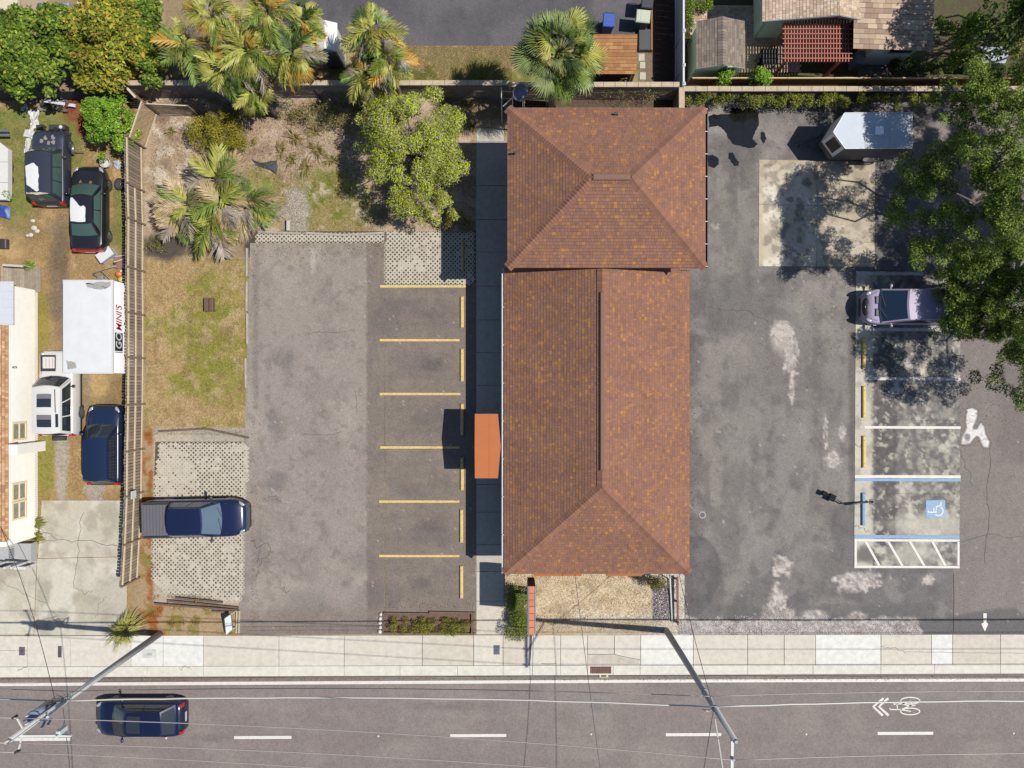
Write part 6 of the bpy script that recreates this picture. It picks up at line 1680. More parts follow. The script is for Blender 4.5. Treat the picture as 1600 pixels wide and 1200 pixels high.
# olive scrub and tufts in the garden
tree('scrub_bush', 'olive scrubby bush in front of the block wall', 'bush', W(500, 182), dome(505, 182, 66, .95, .5, 22, .4, 6, 28) + dome(452, 175, 28, .8, .4, 7, .3, 26, 24), 1100, .08, PAL_WEED, 6, 0)
tree('scrub_bush', 'brownish bush at the lower foot of the flowering tree', 'bush', W(702, 350), dome(708, 347, 38, .8, .4, 12, .32, 16, 18), 1200, .08, G(((128, 116, 60), .5), ((156, 140, 84), .3), ((100, 104, 48), .2)), 16, 0)
tree('scrub_bush', 'olive bush behind the fence shaded by the palm clump', 'bush', W(245, 385), dome(243, 382, 24, .7, .4, 10, .3, 17, 24), 1200, .07, PAL_WEED, 17, 0)
tree('wispy_shrub', 'wispy grey green shrub in the gap behind the rear building', 'shrub', W(985, 150), dome(985, 142, 54, 1.5, .8, 18, .34, 18, 26), 620, .07, G(((150, 146, 84), .4), ((172, 164, 120), .3), ((118, 122, 62), .3)), 18, .03)
hed = [(*W(795 + 34 * rng.random(), 922 + 74 * rng.random(), .8), .55 + .25 * rng.random(), .34) for i in range(42)]
tree('hedge', 'clipped green hedge between the walkway and the sign', 'hedge', W(810, 960), hed, 3200, .06, PAL_HEDGE, 19, .04)
tree('rounded_bush', 'dark twiggy bush at the front right corner of the building', 'bush', W(1025, 906), dome(1027, 909, 22, 1.5, .9, 14, .34, 20, 18), 2000, .07, G(((120, 116, 56), .4), ((92, 92, 46), .4), ((150, 138, 84), .2)), 20, .04)
mk = [(*W(608 + 124 * rng.random(), 966 + 20 * rng.random() + 3, .2), .18 + .12 * rng.random(), .2) for i in range(64)]
tree('planter_shrubs', 'low green and rust bedding plants filling the street planter', 'bedding', W(665, 975), mk, 2600, .06, G(((142, 150, 60), .5), ((160, 150, 66), .2), ((150, 96, 48), .15), ((96, 104, 40), .15)), 21, 0)
mk = [(*W(236 + 100 * rng.random() ** 1.4, 930 + 58 * rng.random(), .1), .08 + .1 * rng.random(), .18) for i in range(20)] + [(*W(222 + 16 * rng.random(), 690 + 220 * rng.random(), .1), .06, .15) for i in range(16)]
tree('ground_cover', 'rust and olive ground cover around the pickup parking place', 'ground cover', W(260, 960), mk, 900, .06, G(((166, 104, 48), .45), ((148, 120, 52), .3), ((190, 150, 90), .15), ((120, 124, 50), .1)), 22, 0)
vn_ = [(*W(1068 + 430 * rng.random(), 147 + 16 * rng.random(), 1.0), .75 + .55 * rng.random(), .26) for i in range(120)]
tree('wall_vine', 'vine trailing over the front face of the long boundary wall', 'vine', W(1270, 158), vn_, 1500, .085, PAL_VINE, 23, 0)
for k, (px, py, rx, ry, lb) in enumerate(((1133, 120, 26, 15, 'left bright green bush in front of the garden shed'), (1186, 122, 28, 12, 'right bright green bush between garden shed and pergola'))):
    tree('garden_bush', lb, 'bush', W(px, py), dome(px, py, rx, 1.9, 1.4, 12, .32, 40 + k, ry), 1900, .10, PAL_BRIGHT, 40 + k, .05)
tree('climbing_plant', 'narrow green climber on the yard side of the vinyl fence', 'climber', W(1076, 30), [(*W(1072 + 8 * rng.random(), -20 + 80 * rng.random(), 1.0), .6 + .6 * rng.random(), .25) for i in range(26)] + [(*W(1075 + 50 * rng.random(), -4 + 8 * rng.random(), 1.), .5, .25) for i in range(14)], 1500, .08, PAL_MANGO, 44, 0)
tree('yard_tree', 'slender green tree between the bungalow and the metal storage shed', 'tree', W(1500, 85), dome(1500, 62, 40, 4.6, 3.2, 18, .5, 45, 52), 950, .15, PAL_YELG[2:3] + PAL_MANGO, 45, .08)
tree('yard_tree', 'yellow green tree cut off by the top right corner', 'tree', W(1590, 60), dome(1590, 38, 40, 5.2, 3.6, 18, .6, 46, 62), 950, .15, PAL_MANGO + PAL_YELG[:1], 46, .1)
tree('yard_shrub', 'dark shaded shrub row along the bungalow wing', 'shrub', W(1440, 108), [(*W(1390 + 100 * rng.random(), 98 + 16 * rng.random(), .5), .4 + .5 * rng.random(), .3) for i in range(26)], 1100, .09, PAL_DARKG, 47, 0)
tree('shade_tree', 'tall tree outside the top right corner that dapples the bungalow roof', 'tree', W(1700, 40), dome(1640, 5, 120, 8.6, 6.5, 46, .8, 48, 110), 300, .2, PAL_DARKG, 48, .2)
tree('weed_clump', 'small green weed clump by the covered trailer', 'weeds', W(16, 308), dome(16, 306, 12, .5, .2, 6, .2, 49, 14), 1800, .08, PAL_BRIGHT, 49, 0)
tree('weed_clump', 'green weed clump on the corner of the timber deck', 'weeds', W(48, 416), dome(48, 416, 18, .6, .35, 7, .22, 50, 10), 1800, .08, PAL_BRIGHT, 50, 0)

# live oak over the right-hand bays
oak = []
rng = np.random.default_rng(60)
OAKC = [(1448, 268, 40, 5.6), (1424, 305, 34, 5.2), (1470, 310, 48, 6.6), (1520, 285, 55, 8), (1570, 260, 60, 8.6), (1435, 345, 30, 5.4), (1490, 355, 46, 7.2), (1545, 345, 60, 8.8), (1600, 330, 60, 9), (1470, 395, 36, 6.2), (1520, 405, 50, 6.2), (1580, 410, 55, 7),
        (1492, 438, 40, 3.5), (1545, 446, 54, 3.9), (1600, 470, 60, 5.0), (1502, 478, 36, 3.3), (1548, 490, 40, 3.5), (1570, 520, 26, 3.6), (1520, 400, 40, 4.2), (1575, 420, 40, 4.6), (1640, 400, 70, 9), (1660, 300, 80, 9), (1700, 460, 80, 8.6), (1660, 540, 60, 7.4), (1730, 560, 60, 7.0), (1615, 530, 30, 6.4), (1602, 580, 26, 5.6), (1606, 622, 22, 5.0), (1720, 620, 50, 6.2), (1760, 380, 90, 8.6), (1760, 260, 80, 8.6),
        (1500, 190, 44, 6.0), (1545, 150, 46, 6.6), (1590, 190, 50, 7.6), (1560, 215, 46, 7.6), (1500, 235, 34, 6.2), (1640, 180, 70, 8), (1700, 200, 70, 8.4), (1470, 218, 24, 5.2), (1590, 120, 30, 6.6), (1660, 100, 50, 7.4), (1960, 60, 90, 10.5), (2060, 120, 110, 11.5), (2080, 240, 110, 11.5), (1990, 180, 90, 11.5), (1840, 180, 90, 8.6), (1850, 280, 90, 8.8), (1840, 380, 90, 8.6), (1920, 240, 90, 8.8), (1920, 360, 90, 8.6), (1478, 468, 28, 3.3), (1512, 498, 26, 3.5), (1462, 442, 24, 3.6), (1490, 506, 16, 3.2), (1425, 255, 22, 5.0), (1405, 290, 24, 4.8), (1415, 330, 26, 4.8), (1450, 400, 26, 5.2), (1590, 370, 50, 8.5), (1550, 240, 50, 8), (1535, 190, 40, 7), (1520, 130, 34, 6.0), (1600, 250, 50, 8.8), (1600, 560, 26, 5.4)]
for (px, py, r_, z) in OAKC:
    k = (1 - z / HC) / SC; x0, y0 = W(px, py, z); R_ = r_ * k
    m = max(4, int((14 if px < 1640 else 6) * R_ * R_))
    for i in range(m):
        t = rng.random() * 2 * math.pi; q = R_ * math.sqrt(rng.random()) * .92
        oak.append((x0 + q * math.cos(t), y0 + q * math.sin(t), z - .5 * (q / R_) ** 2 + rng.normal() * (.45 if px < 1600 else .8), .28 + .26 * rng.random()))
krng = np.random.default_rng(77)
def keep_clump(c):  # shapes the crown by its shadow: drops clumps shading van, trailer and pad
    def sh(z): return (c[0] - (c[2] - z) / 1.54, c[1] + .082 * (c[2] - z) / 1.54)
    x, y = sh(2.0)
    if 18.0 < x < 20.9 and 2.6 < y < 5.4: return False
    x, y = sh(2.25)
    if 15.5 < x < 18.2 and 11.2 < y < 14.2 and krng.random() < .8: return False
    if (x, y) and 15.0 < sh(0)[0] < 18.2 and 2.0 < sh(0)[1] < 6.2: return False
    x, y = sh(0); px, py = 800 + 29 * x, 600 - 29 * y
    if px < 1222: return False
    if px < 1370 and 245 < py < 425 and krng.random() < .6: return False
    return True
tree('live_oak', 'large spreading live oak over the lilac van and right hand bays', 'tree', W(1640, 390), [c for c in oak if keep_clump(c)], 1900, .115, PAL_OAK, 61, .26, aspect=.36, limbs=12, up=.6, tint=.38, flat=.5)

# ---------------- palms: every frond is its own object
FRM = {}
def leafmat(nm, col): return mat('frond_' + nm, col, .55, var=.18, scale=3, spec=.35)
FR_COL = dict(green=A(126, 150, 56), lime=A(182, 182, 80), gold=A(204, 158, 56), dead=A(172, 158, 140), deep=A(74, 98, 42), sage=A(132, 146, 80), tan=A(196, 170, 126))
def fan_mesh(kind, k, rad, pet, seg=26, droop=.5, sweep=2.1, wf=1.0):
    key = ('fan', kind, k, rad)
    if key in FRM: return FRM[key]
    r = random.Random(k * 7 + len(kind)); q = MB()
    q.tube([(0, 0, 0), (pet * .5, 0, .06 * pet), (pet, 0, 0)], [.022, .018, .012], 4)
    for i in range(seg):
        a = (i / (seg - 1) - .5) * 2 * sweep; L = rad * (1 - .28 * abs(a) / sweep) * r.uniform(.86, 1.08)
        w_ = rad * 2 * sweep / seg * .34 * wf
        d = Vector((math.cos(a), math.sin(a), 0)); s = Vector((-d.y, d.x, 0)); fold = (.035 if i % 2 else -.02) * rad
        dr = droop * r.uniform(.7, 1.3)
        pts = []
        for t, ww in ((.04, .25), (.45, 1.), (.78, .75), (1., .08)):
            p = Vector((pet, 0, 0)) + d * L * t * (1 - .12 * dr * t * t) + Vector((0, 0, -dr * L * (t ** 2.4) * .75 + fold * (1 - t) + .07 * rad * math.sin(math.pi * t)))
            pts.append((p, ww))
        vs = []
        for p, ww in pts: vs += [p - s * w_ * ww + Vector((0, 0, -.012)), p + s * w_ * ww + Vector((0, 0, .012))]
        q.add(vs, [(2 * j, 2 * j + 2, 2 * j + 3, 2 * j + 1) for j in range(3)], 0, False)
    me = bpy.data.meshes.new('fan_frond'); me.from_pydata(q.v, [], q.f); me.update(); me.materials.append(leafmat(kind, FR_COL[kind]))
    FRM[key] = me; return me
def feather_mesh(kind, k, L, nl=17, droop=.55, lw=.5):
    key = ('feather', kind, k, L)
    if key in FRM: return FRM[key]
    r = random.Random(k * 5 + len(kind) + 90); q = MB()
    def R(t): return Vector((L * t * (1 - .12 * t), 0, L * (.42 * t - (.42 + droop) * t * t * .9)))
    q.tube([R(t) for t in np.linspace(0, 1, 7)], [.022, .02, .018, .015, .012, .009, .004], 4)
    for i in range(nl):
        t = .14 + .84 * i / (nl - 1); p = R(t); ll = lw * L * (math.sin(math.pi * (.12 + .8 * t)) ** .7) * r.uniform(.8, 1.15)
        for sg in (1, -1):
            ang = r.uniform(.75, 1.05) * (1 - .35 * t)
            d = Vector((math.cos(ang), sg * math.sin(ang), -r.uniform(.05, .45))).normalized(); s = Vector((d.y * -1, d.x, 0)).normalized() * .024
            a, b, c = p, p + d * ll * .5 + Vector((0, 0, .03)), p + d * ll + Vector((0, 0, -.12 * ll))
            q.add([a - s * .5, a + s * .5, b - s, b + s, c - s * .1, c + s * .1], [(0, 2, 3, 1), (2, 4, 5, 3)], 0, False)
    me = bpy.data.meshes.new('feather_frond'); me.from_pydata(q.v, [], q.f); me.update(); me.materials.append(leafmat(kind, FR_COL[kind]))
    FRM[key] = me; return me

def palm(name, label, px, py, h, n, rad, pet, weights, seed, style='fan', tr=.13, droop=.5, base=None, elev=(-.35, 1.15), cat='palm', dead_low=True, sweep=2.1, wf=1.0, seg=26):
    r = random.Random(seed); x, y = W(px, py, h)
    if base is None: base = (x, y)
    root = thing(name, label, cat, (base[0], base[1], 0))
    mb = MB(); limb(mb, (base[0], base[1], -.05), (x, y, h - .1), tr * 1.2, tr * .85, np.random.default_rng(seed), 6, .03); mb.build('trunk', M_BARK, root)
    kinds = [k for k, _ in weights]; ws = [w_ for _, w_ in weights]
    ga = 2.39996
    for i in range(n):
        t = (i + .5) / n
        el = elev[1] + (elev[0] - elev[1]) * t ** .8 + r.uniform(-.3, .3)
        az = i * ga + r.uniform(-.5, .5)
        kd = r.choices(kinds, ws)[0]
        if dead_low and t > .86 and r.random() < .6: kd = 'dead' if r.random() < .5 else ('gold' if (r.random() < .4 and style != 'feather') else 'tan')
        if kd in ('dead',) and t < .5: el -= .5
        s = r.uniform(.68, 1.2) * (.8 + .2 * min(1, t * 2.2))
        me = fan_mesh(kd, r.randrange(2), rad, pet, seg, droop, sweep, wf) if style == 'fan' or (style == 'mix' and r.random() < .45) else feather_mesh(kd, r.randrange(2), rad * (1.75 if style == 'mix' else 1), droop=droop * .8, nl=22, lw=.36 if style == 'mix' else .5)
        o = link('frond', me, root)
        # fronds further round the crown hang more
        o.location = (x - base[0] + .06 * math.cos(az), y - base[1] + .06 * math.sin(az), h - .05 - .25 * t)
        o.rotation_euler = (r.uniform(-.75, .75), -el, az)
        o.scale = (s, s * r.uniform(.85, 1.1), s)
    return root
WP = [('green', .28), ('lime', .40), ('gold', .11), ('dead', .12), ('deep', .09)]
for k, (px, py, h, nf, rd_, lb) in enumerate(((288, 70, 4.4, 30, .95, 'left fan palm of the top group, over the end of the block wall'), (330, 22, 5.2, 32, 1.05, 'fan palm cut by the top edge left of the white shed'), (345, 105, 4.4, 26, .9, 'fan palm in the middle of the top group with hanging gold fronds'), (388, 78, 5.0, 38, 1.1, 'tall yellow green fan palm at the centre of the top group'),
                             (418, 18, 5.6, 36, 1.1, 'fan palm with golden fronds cut by the top edge beside the white shed'), (456, 82, 5.0, 36, 1.05, 'fan palm with grey dead fronds left of the white shed'), (396, 140, 3.4, 22, .8, 'small fan palm in front of the block wall with golden tips'), (470, 30, 4.8, 24, .85, 'right fan palm of the top group touching the white shed'),
                             (580, 48, 5.6, 34, 1.0, 'upper fan palm of the three right of the white shed'), (604, 92, 5.0, 32, .95, 'middle fan palm of the three right of the white shed'), (570, 112, 4.4, 32, .9, 'lower fan palm of the three, golden fronds over the block wall'))):
    palm('fan_palm', lb, px, py, h, int(nf * 1.25), rd_ * .82, .5, WP, 100 + k, style='mix', droop=.75, sweep=1.3, wf=.62, seg=24, elev=(-.5, 1.1))
palm('sabal_palm', 'big round sage green fan palm behind the rear building', 874, 82, 6.2, 76, 1.0, 1.12, [('sage', .45), ('green', .25), ('lime', .2), ('deep', .1)], 130, droop=.35, tr=.2, elev=(-.55, 1.2), dead_low=False, sweep=1.5, wf=.7, seg=26)
for k, (px, py, h, nf, rd_, lb) in enumerate(((338, 280, 1.7, 24, 1.55, 'topmost feather palm of the garden clump'), (292, 318, 1.5, 26, 1.5, 'leftmost feather palm of the garden clump with grey dead fronds'), (388, 318, 1.6, 24, 1.55, 'rightmost feather palm of the garden clump beside the grass'), (330, 352, 1.4, 24, 1.45, 'lowest feather palm of the garden clump next to the lawn'), (345, 318, 2.1, 24, 1.5, 'central and tallest feather palm of the garden clump'), (275, 345, 1.0, 14, 1.2, 'small feather palm of the clump nearest the timber fence'))):
    palm('feather_palm', lb, px, py, h, nf, rd_, 0, [('green', .26), ('lime', .28), ('dead', .24), ('gold', .02), ('tan', .20)], 150 + k, style='feather', tr=.07, droop=.6, elev=(-.15, 1.0))

# grass tufts
def tuft(name, label, px, py, rad, n, pal, seed, h=.5, group=None, cat='grass tuft', wid=.018):
    rng = np.random.default_rng(seed); x, y = W(px, py, h * .4)
    root = thing(name, label, cat, (x, y, 0), 0, group)
    a = rng.random(n) * 2 * math.pi; L = rad * (.25 + .85 * rng.random(n)) * (1 + .35 * np.sin(2 * a + seed)); hh = h * (.5 + .5 * rng.random(n))
    d = np.stack([np.cos(a), np.sin(a), np.zeros(n)], 1); s = np.stack([-d[:, 1], d[:, 0], np.zeros(n)], 1) * wid
    o = np.array([x, y, 0]) + d * .05 * rng.random((n, 1))
    p1 = o + d * L[:, None] * .55; p1[:, 2] = hh; p2 = o + d * L[:, None]; p2[:, 2] = hh * .55
    V = np.stack([o - s * .6, o + s * .6, p1 + s, p1 - s, p1 - s, p1 + s, p2 + s * .1, p2 - s * .1], 1).reshape(-1, 3)
    F = np.arange(8 * n).reshape(-1, 4)
    pc = np.array([A(*c) for c, _ in pal]); pw = np.array([w_ for _, w_ in pal]); C = np.repeat(pc[rng.choice(len(pc), n, p=pw / pw.sum())] * (.75 + .5 * rng.random((n, 1))), 8, 0)
    npmesh('blades', V, F, M_LEAF, root, C); return root
tuft('spiky_grass', 'spiky yellow green grass clump at the foot of the left utility pole', 197, 984, 1.05, 420, [((216, 208, 120), .5), ((190, 188, 92), .3), ((236, 226, 160), .2)], 201, .55)
TF = [((186, 164, 108), .5), ((160, 146, 80), .3), ((206, 188, 140), .2)]
for k, (px, py, r_) in enumerate(((460, 215, .5), (497, 235, .55), (440, 235, .4), (478, 262, .5), (455, 250, .4), (520, 250, .45), (735, 165, .45), (718, 180, .5), (738, 195, .4), (700, 165, .35), (268, 205, .3), (490, 205, .45), (700, 215, .4))):
    tuft('dry_grass', 'dry straw coloured grass tuft in the mulch of the garden bed', px, py, r_ * 1.15, 70, TF, 210 + k, .25, 'dry grass tufts in the garden bed')
tuft('dry_grass', 'green grass tuft against the porch of the white house', 55, 818, .45, 220, [((150, 156, 72), .6), ((186, 176, 96), .4)], 240, .35)
tuft('dry_grass', 'green grass tuft at the bottom corner of the clapboard house', 57, 838, .4, 200, [((150, 156, 72), .6), ((186, 176, 96), .4)], 241, .35)

# turf blades over lawn and yard: too many to count
def blades(name, x0, y0, x1, y1, n, size, seed, keep):
    rng = np.random.default_rng(seed); X = x0 + (x1 - x0) * rng.random(n); Y = y0 + (y1 - y0) * rng.random(n)
    k = keep(X, Y); X = X[k]; Y = Y[k]; n = len(X)
    C = yard_col(X[None], Y[None])[0] * (.85 + .75 * rng.random((n, 1)))
    P = np.stack([(X - 800) / SC, (600 - Y) / SC, np.full(n, .002)], 1)
    a = rng.random(n) * 2 * math.pi; L = size * (.5 + rng.random(n)); d = np.stack([np.cos(a) * L, np.sin(a) * L, .35 * L + .01], 1); s = np.stack([-np.sin(a), np.cos(a), np.zeros(n)], 1) * .016
    V = np.stack([P - s, P + s, P + d], 1).reshape(-1, 3); F = np.arange(3 * n).reshape(-1, 3)
    o = npmesh(name, V, F, M_LEAF, None, np.repeat(np.clip(C, .01, .8), 3, 0)); o['kind'] = 'stuff'; return o
blades('lawn_grass', 226, 404, 390, 680, 42000, .075, 301, lambda X, Y: X < 391 - (Y - 400) * .02)
blades('yard_grass', 0, 155, 214, 782, 52000, .065, 302, lambda X, Y: (fbm(X, Y, 30, 303) > .42) & ~((X < 62) & (Y > 440)))
blades('garden_grass', 228, 156, 742, 362, 50000, .08, 304, lambda X, Y: fbm(X, Y, 26, 305) > .42)
blades('strip_grass', 600, 72, 800, 132, 14000, .08, 306, lambda X, Y: X > 0)

# loose stones: tan gravel bed and white shell edging
def stones(name, n, sizer, pal, seed, place, z=.0):
    rng = np.random.default_rng(seed); X, Y = place(rng, n); n = len(X)
    s = sizer[0] + (sizer[1] - sizer[0]) * rng.random(n) ** 2
    base = np.array([(1, 0, 0), (0, 1, 0), (-1, 0, 0), (0, -1, 0), (0, 0, 1), (0, 0, -1)], float)
    P = np.stack([(X - 800) / SC, (600 - Y) / SC, z + s * .3], 1)
    V = base[None] * (s[:, None] * (.55 + .6 * rng.random((n, 6))))[..., None]; V[..., 2] *= .7
    a = rng.random(n) * 6.28; ca, sa = np.cos(a)[:, None], np.sin(a)[:, None]; vx = V[..., 0] * ca - V[..., 1] * sa; vy = V[..., 0] * sa + V[..., 1] * ca; V[..., 0] = vx; V[..., 1] = vy
    V = (V + P[:, None]).reshape(-1, 3)
    T = np.array([(0, 1, 4), (1, 2, 4), (2, 3, 4), (3, 0, 4), (1, 0, 5), (2, 1, 5), (3, 2, 5), (0, 3, 5)]); F = (T[None] + 6 * np.arange(n)[:, None, None]).reshape(-1, 3)
    pc = np.array([A(*c) for c, _ in pal]); pw = np.array([w_ for _, w_ in pal]); C = np.repeat(pc[rng.choice(len(pc), n, p=pw / pw.sum())] * (.8 + .4 * rng.random((n, 1))), 6, 0)
    o = npmesh(name, V, F, mat_stone, None, np.clip(C, .01, .8)); o['kind'] = 'stuff'; return o
mat_stone = paint_mat('stone', .85, 60, .08, .05, 0)
TAN = [((244, 224, 188), .45), ((224, 192, 148), .25), ((246, 238, 220), .2), ((176, 142, 108), .10)]
SHELL = [((250, 244, 240), .6), ((226, 214, 208), .25), ((160, 134, 122), .08), ((200, 176, 144), .07)]
stones('gravel', 15000, (.014, .038), TAN, 401, lambda r, n: (786 + 232 * r.random(n), 895 + 92 * r.random(n)))
stones('shell_stones', 5200, (.012, .034), SHELL, 402, lambda r, n: (1018 + 56 * r.random(n), 895 + 96 * r.random(n)))
def pl_shell(r, n):
    X = 1060 + 376 * r.random(n); Y = 991 - 30 * r.random(n) ** 1.3; k = fbm(X, Y, 16, 65) + (Y - 970) * .02 > .42; return X[k], Y[k]
stones('shell_stones', 11000, (.012, .032), SHELL, 403, pl_shell, .02)
stones('shell_stones', 900, (.012, .034), SHELL, 404, lambda r, n: (1190 + 48 * r.random(n), 992 - 50 * r.random(n) ** 1.6), .02)
stones('gravel', 1500, (.014, .036), TAN, 405, lambda r, n: (742 + 50 * r.random(n), 188 + 15 * r.random(n)))
stones('rubble', 2600, (.015, .05), [((214, 202, 184), .6), ((176, 160, 140), .4)], 406, lambda r, n: (464 + 11 * r.normal(size=n), 330 + 19 * r.normal(size=n)))
stones('mulch_chips', 9000, (.015, .04), [((206, 186, 158), .35), ((150, 120, 92), .35), ((110, 86, 64), .3)], 407, lambda r, n: (236 + 330 * r.random(n), 160 + 120 * r.random(n)))

# weeds in the paver cells and dead leaves blown along edges: too many to count
blades('paver_weeds', 240, 690, 386, 940, 5200, .06, 310, lambda X, Y: fbm(X, Y, 22, 311) > .50)
blades('paver_weeds', 404, 364, 742, 444, 3600, .055, 312, lambda X, Y: ((Y < 379) | (X > 603)) & (fbm(X, Y, 20, 313) > .5))
def litter(name, n, seed, place, z, pal):
    rng = np.random.default_rng(seed); X, Y = place(rng, n); n = len(X)
    P = np.stack([(X - 800) / SC, (600 - Y) / SC, np.full(n, 0.0) + z + .012], 1); N = rng.normal(size=(n, 3)) * .25; N[:, 2] = 1; N /= np.linalg.norm(N, axis=1, keepdims=True)
    pc = np.array([A(*c) for c in pal]); V, F, C = leaves(P, N, .06, pc[rng.integers(0, len(pal), n)] * (.7 + .6 * rng.random((n, 1))), rng, .5)
    o = npmesh(name, V, F, M_LEAF, None, np.clip(C, .01, .8)); o['kind'] = 'stuff'
DRY = [(176, 140, 84), (150, 110, 66), (196, 166, 110), (120, 88, 58)]
litter('leaf_litter', 900, 320, lambda r, n: (-60 + 1720 * r.random(n), 1062 - 6 * r.random(n) ** 2 + 2), ZR + .01, DRY)
litter('leaf_litter', 700, 321, lambda r, n: (400 + 340 * r.random(n), 382 + np.abs(r.normal(size=n)) * 14), .03, DRY)
litter('leaf_litter', 500, 322, lambda r, n: (392 + np.abs(r.normal(size=n)) * 7, 385 + 600 * r.random(n)), .03, DRY)
litter('leaf_litter', 1500, 323, lambda r, n: (1180 + 420 * r.random(n) ** .6, 180 + 480 * r.random(n)), .05, DRY)
litter('leaf_litter', 350, 324, lambda r, n: (1078 + np.abs(r.normal(size=n)) * 8, 430 + 540 * r.random(n)), .03, DRY)
litter('leaf_litter', 160, 325, lambda r, n: (600 + 140 * r.random(n), 950 - np.abs(r.normal(size=n)) * 9), .03, DRY)
# ================================================================== POLES, WIRES AND SMALL THINGS
M_CONCP = mat('pole_concrete', A(208, 208, 208), .7, var=.06, scale=2)
M_GALV = mat('galvanised', A(176, 184, 196), .4, metal=.5, var=.06)
M_TRANS = mat('transformer_grey', A(150, 164, 190), .4, metal=.2)
M_WIREW = mat('wire_pale', A(226, 222, 216), .5)
M_WIREG = mat('wire_grey', A(190, 180, 174), .5)
M_WIRED = mat('wire_dark', (0.03, 0.027, 0.026), .7)
def pole(label, px, py, h, r0=.17, r1=.10, lean=(0, 0)):
    x, y = W(px, py); root = thing('utility_pole', label, 'utility pole', (x, y, 0), 0, 'utility poles along the road')
    mb = MB(); mb.cyl((x, y, -.1), (x + lean[0], y + lean[1], h), r0, r1, n=18); mb.build('shaft', M_CONCP, root)
    return root, x, y
# left pole
pl, plx, ply = pole('left utility pole with grey transformer can and short crossarm over the road', 250, 990, 11.45)
mb = MB(); tx, ty = plx - .34, ply - .02
mb.cyl((tx, ty, 8.55), (tx, ty, 9.6), .27, n=18); tcan = mb.build('transformer', M_TRANS, pl)
mb = MB(); mb.cyl((tx, ty, 9.6), (tx, ty, 9.66), .285, .25, n=18); mb.build('lid', M_TRANS, tcan)
for k in range(3): mb = MB(); a = 2.2 + k * .9; mb.cyl((tx + .17 * math.cos(a), ty + .17 * math.sin(a), 9.66), (tx + .2 * math.cos(a), ty + .2 * math.sin(a), 9.9), .035, n=8); mb.build('bushing', M_METAL_W, tcan)
mb = MB(); mb.bar((plx - .2, ply, 9.3), (plx, ply, 9.3), .08); mb.bar((plx - .2, ply, 8.8), (plx, ply, 8.8), .08); mb.build('bracket', M_GALV, pl)
mb = MB(); mb.bar((plx - .05, ply - .14, 10.85), (plx + 1.95, ply - .12, 10.85), .10, .09); mb.build('crossarm', M_METAL_W, pl)
mb = MB(); mb.bbox(plx + 1.45, ply - .06, 10.55, plx + 1.62, ply + .12, 11.05, .03); mb.cyl((plx + 1.55, ply - .02, 10.5), (plx + 1.6, ply - .02, 11.2), .04); mb.build('fuse_cutout', mat('cutout_pale', A(214, 224, 226), .4), pl)
mb = MB(); mb.bar((plx + 1.53, ply + .0, 10.8), (plx + .45, ply + .45, 8.3), .035); mb.bar((plx + .45, ply + .45, 8.3), (plx + .08, ply + .1, 7.9), .035); mb.build('arm_brace', M_WIREW, pl)
for (sg, dx) in ((1, -.12), (-1, -.02)):
    mb = MB(); mb.bar((plx, ply + sg * .1, 10.75), (plx + dx, ply + sg * .66, 10.95), .05); mb.build('insulator_arm', M_METAL_W, pl)
    mb = MB(); mb.cyl((plx + dx, ply + sg * .66, 10.9), (plx + dx - .02, ply + sg * .66, 11.12), .06, .045, n=10); mb.build('insulator', M_TRIMK, pl)
mb = MB(); mb.cyl((plx, ply, 11.45), (plx, ply, 11.68), .07, .05, n=10); mb.build('insulator', M_METAL_W, pl)
mb = MB(); mb.cyl((plx + .3, ply - .05, 9.9), (plx + .36, ply - .16, 10.2), .05, n=8); mb.cyl((plx + .42, ply - .02, 9.7), (plx + .5, ply - .1, 10.0), .05, n=8); mb.cyl((plx + .26, ply + .1, 9.75), (plx + .44, ply + .16, 9.95), .05, n=8); mb.bar((plx + .05, ply, 9.9), (plx + .4, ply + .02, 9.9), .04); mb.build('lightning_arrester', M_TRANS, pl)
mb = MB(); r = random.Random(2)
for k in range(7):
    a = Vector((plx + r.uniform(-.1, .2), ply + r.uniform(-.1, .15), r.uniform(8, 8.5))); b = Vector((tx + r.uniform(-.1, .2), ty + r.uniform(-.1, .25), r.uniform(8.7, 9.7))); m = (a + b) / 2 + Vector((r.uniform(-.3, .4), r.uniform(0, .35), -.2)); mb.tube([a, (a + m) / 2 + Vector((0, .05, 0)), m, b], .014, 5)
mb.build('jumper_leads', M_WIRED, pl, kind='stuff')
# right pole
pr, prx, pry = pole('right utility pole with a long alley arm reaching over the road', 1041, 985, 11.9)
mb = MB(); mb.bar((prx - .06, pry - .02, 11.65), (prx - .06, pry - 2.6, 11.55), .11, .10); mb.build('crossarm', M_METAL_W, pr)
mb = MB(); mb.bar((prx - .2, pry - .1, 9.9), (prx - .24, pry - 2.0, 11.45), .05); mb.build('arm_brace', M_WIREW, pr)
for dy in (.72, 1.6, 2.45): mb = MB(); mb.cyl((prx - .06, pry - dy, 11.62), (prx - .06, pry - dy, 11.86), .07, .05, n=10); mb.build('insulator', M_TRANS, pr)
mb = MB(); mb.cyl((prx, pry, 11.9), (prx, pry, 11.96), .10, .06, n=12); mb.build('cap', M_GALV, pr)
for z in (7.6, 9.2): mb = MB(); mb.cyl((prx, pry, z), (prx, pry, z + .12), .145, n=16); mb.build('band', M_GALV, pr)
mb = MB(); mb.tube([(prx - .1, pry + .02, 9.3), (prx - .4, pry - .05, 9.2), (prx - .55, pry + .02, 9.35), (prx - .2, pry - .2, 9.1), (prx - .1, pry - .1, 9.0)], .014, 5); mb.build('jumper_leads', M_WIREW, pr, kind='stuff')

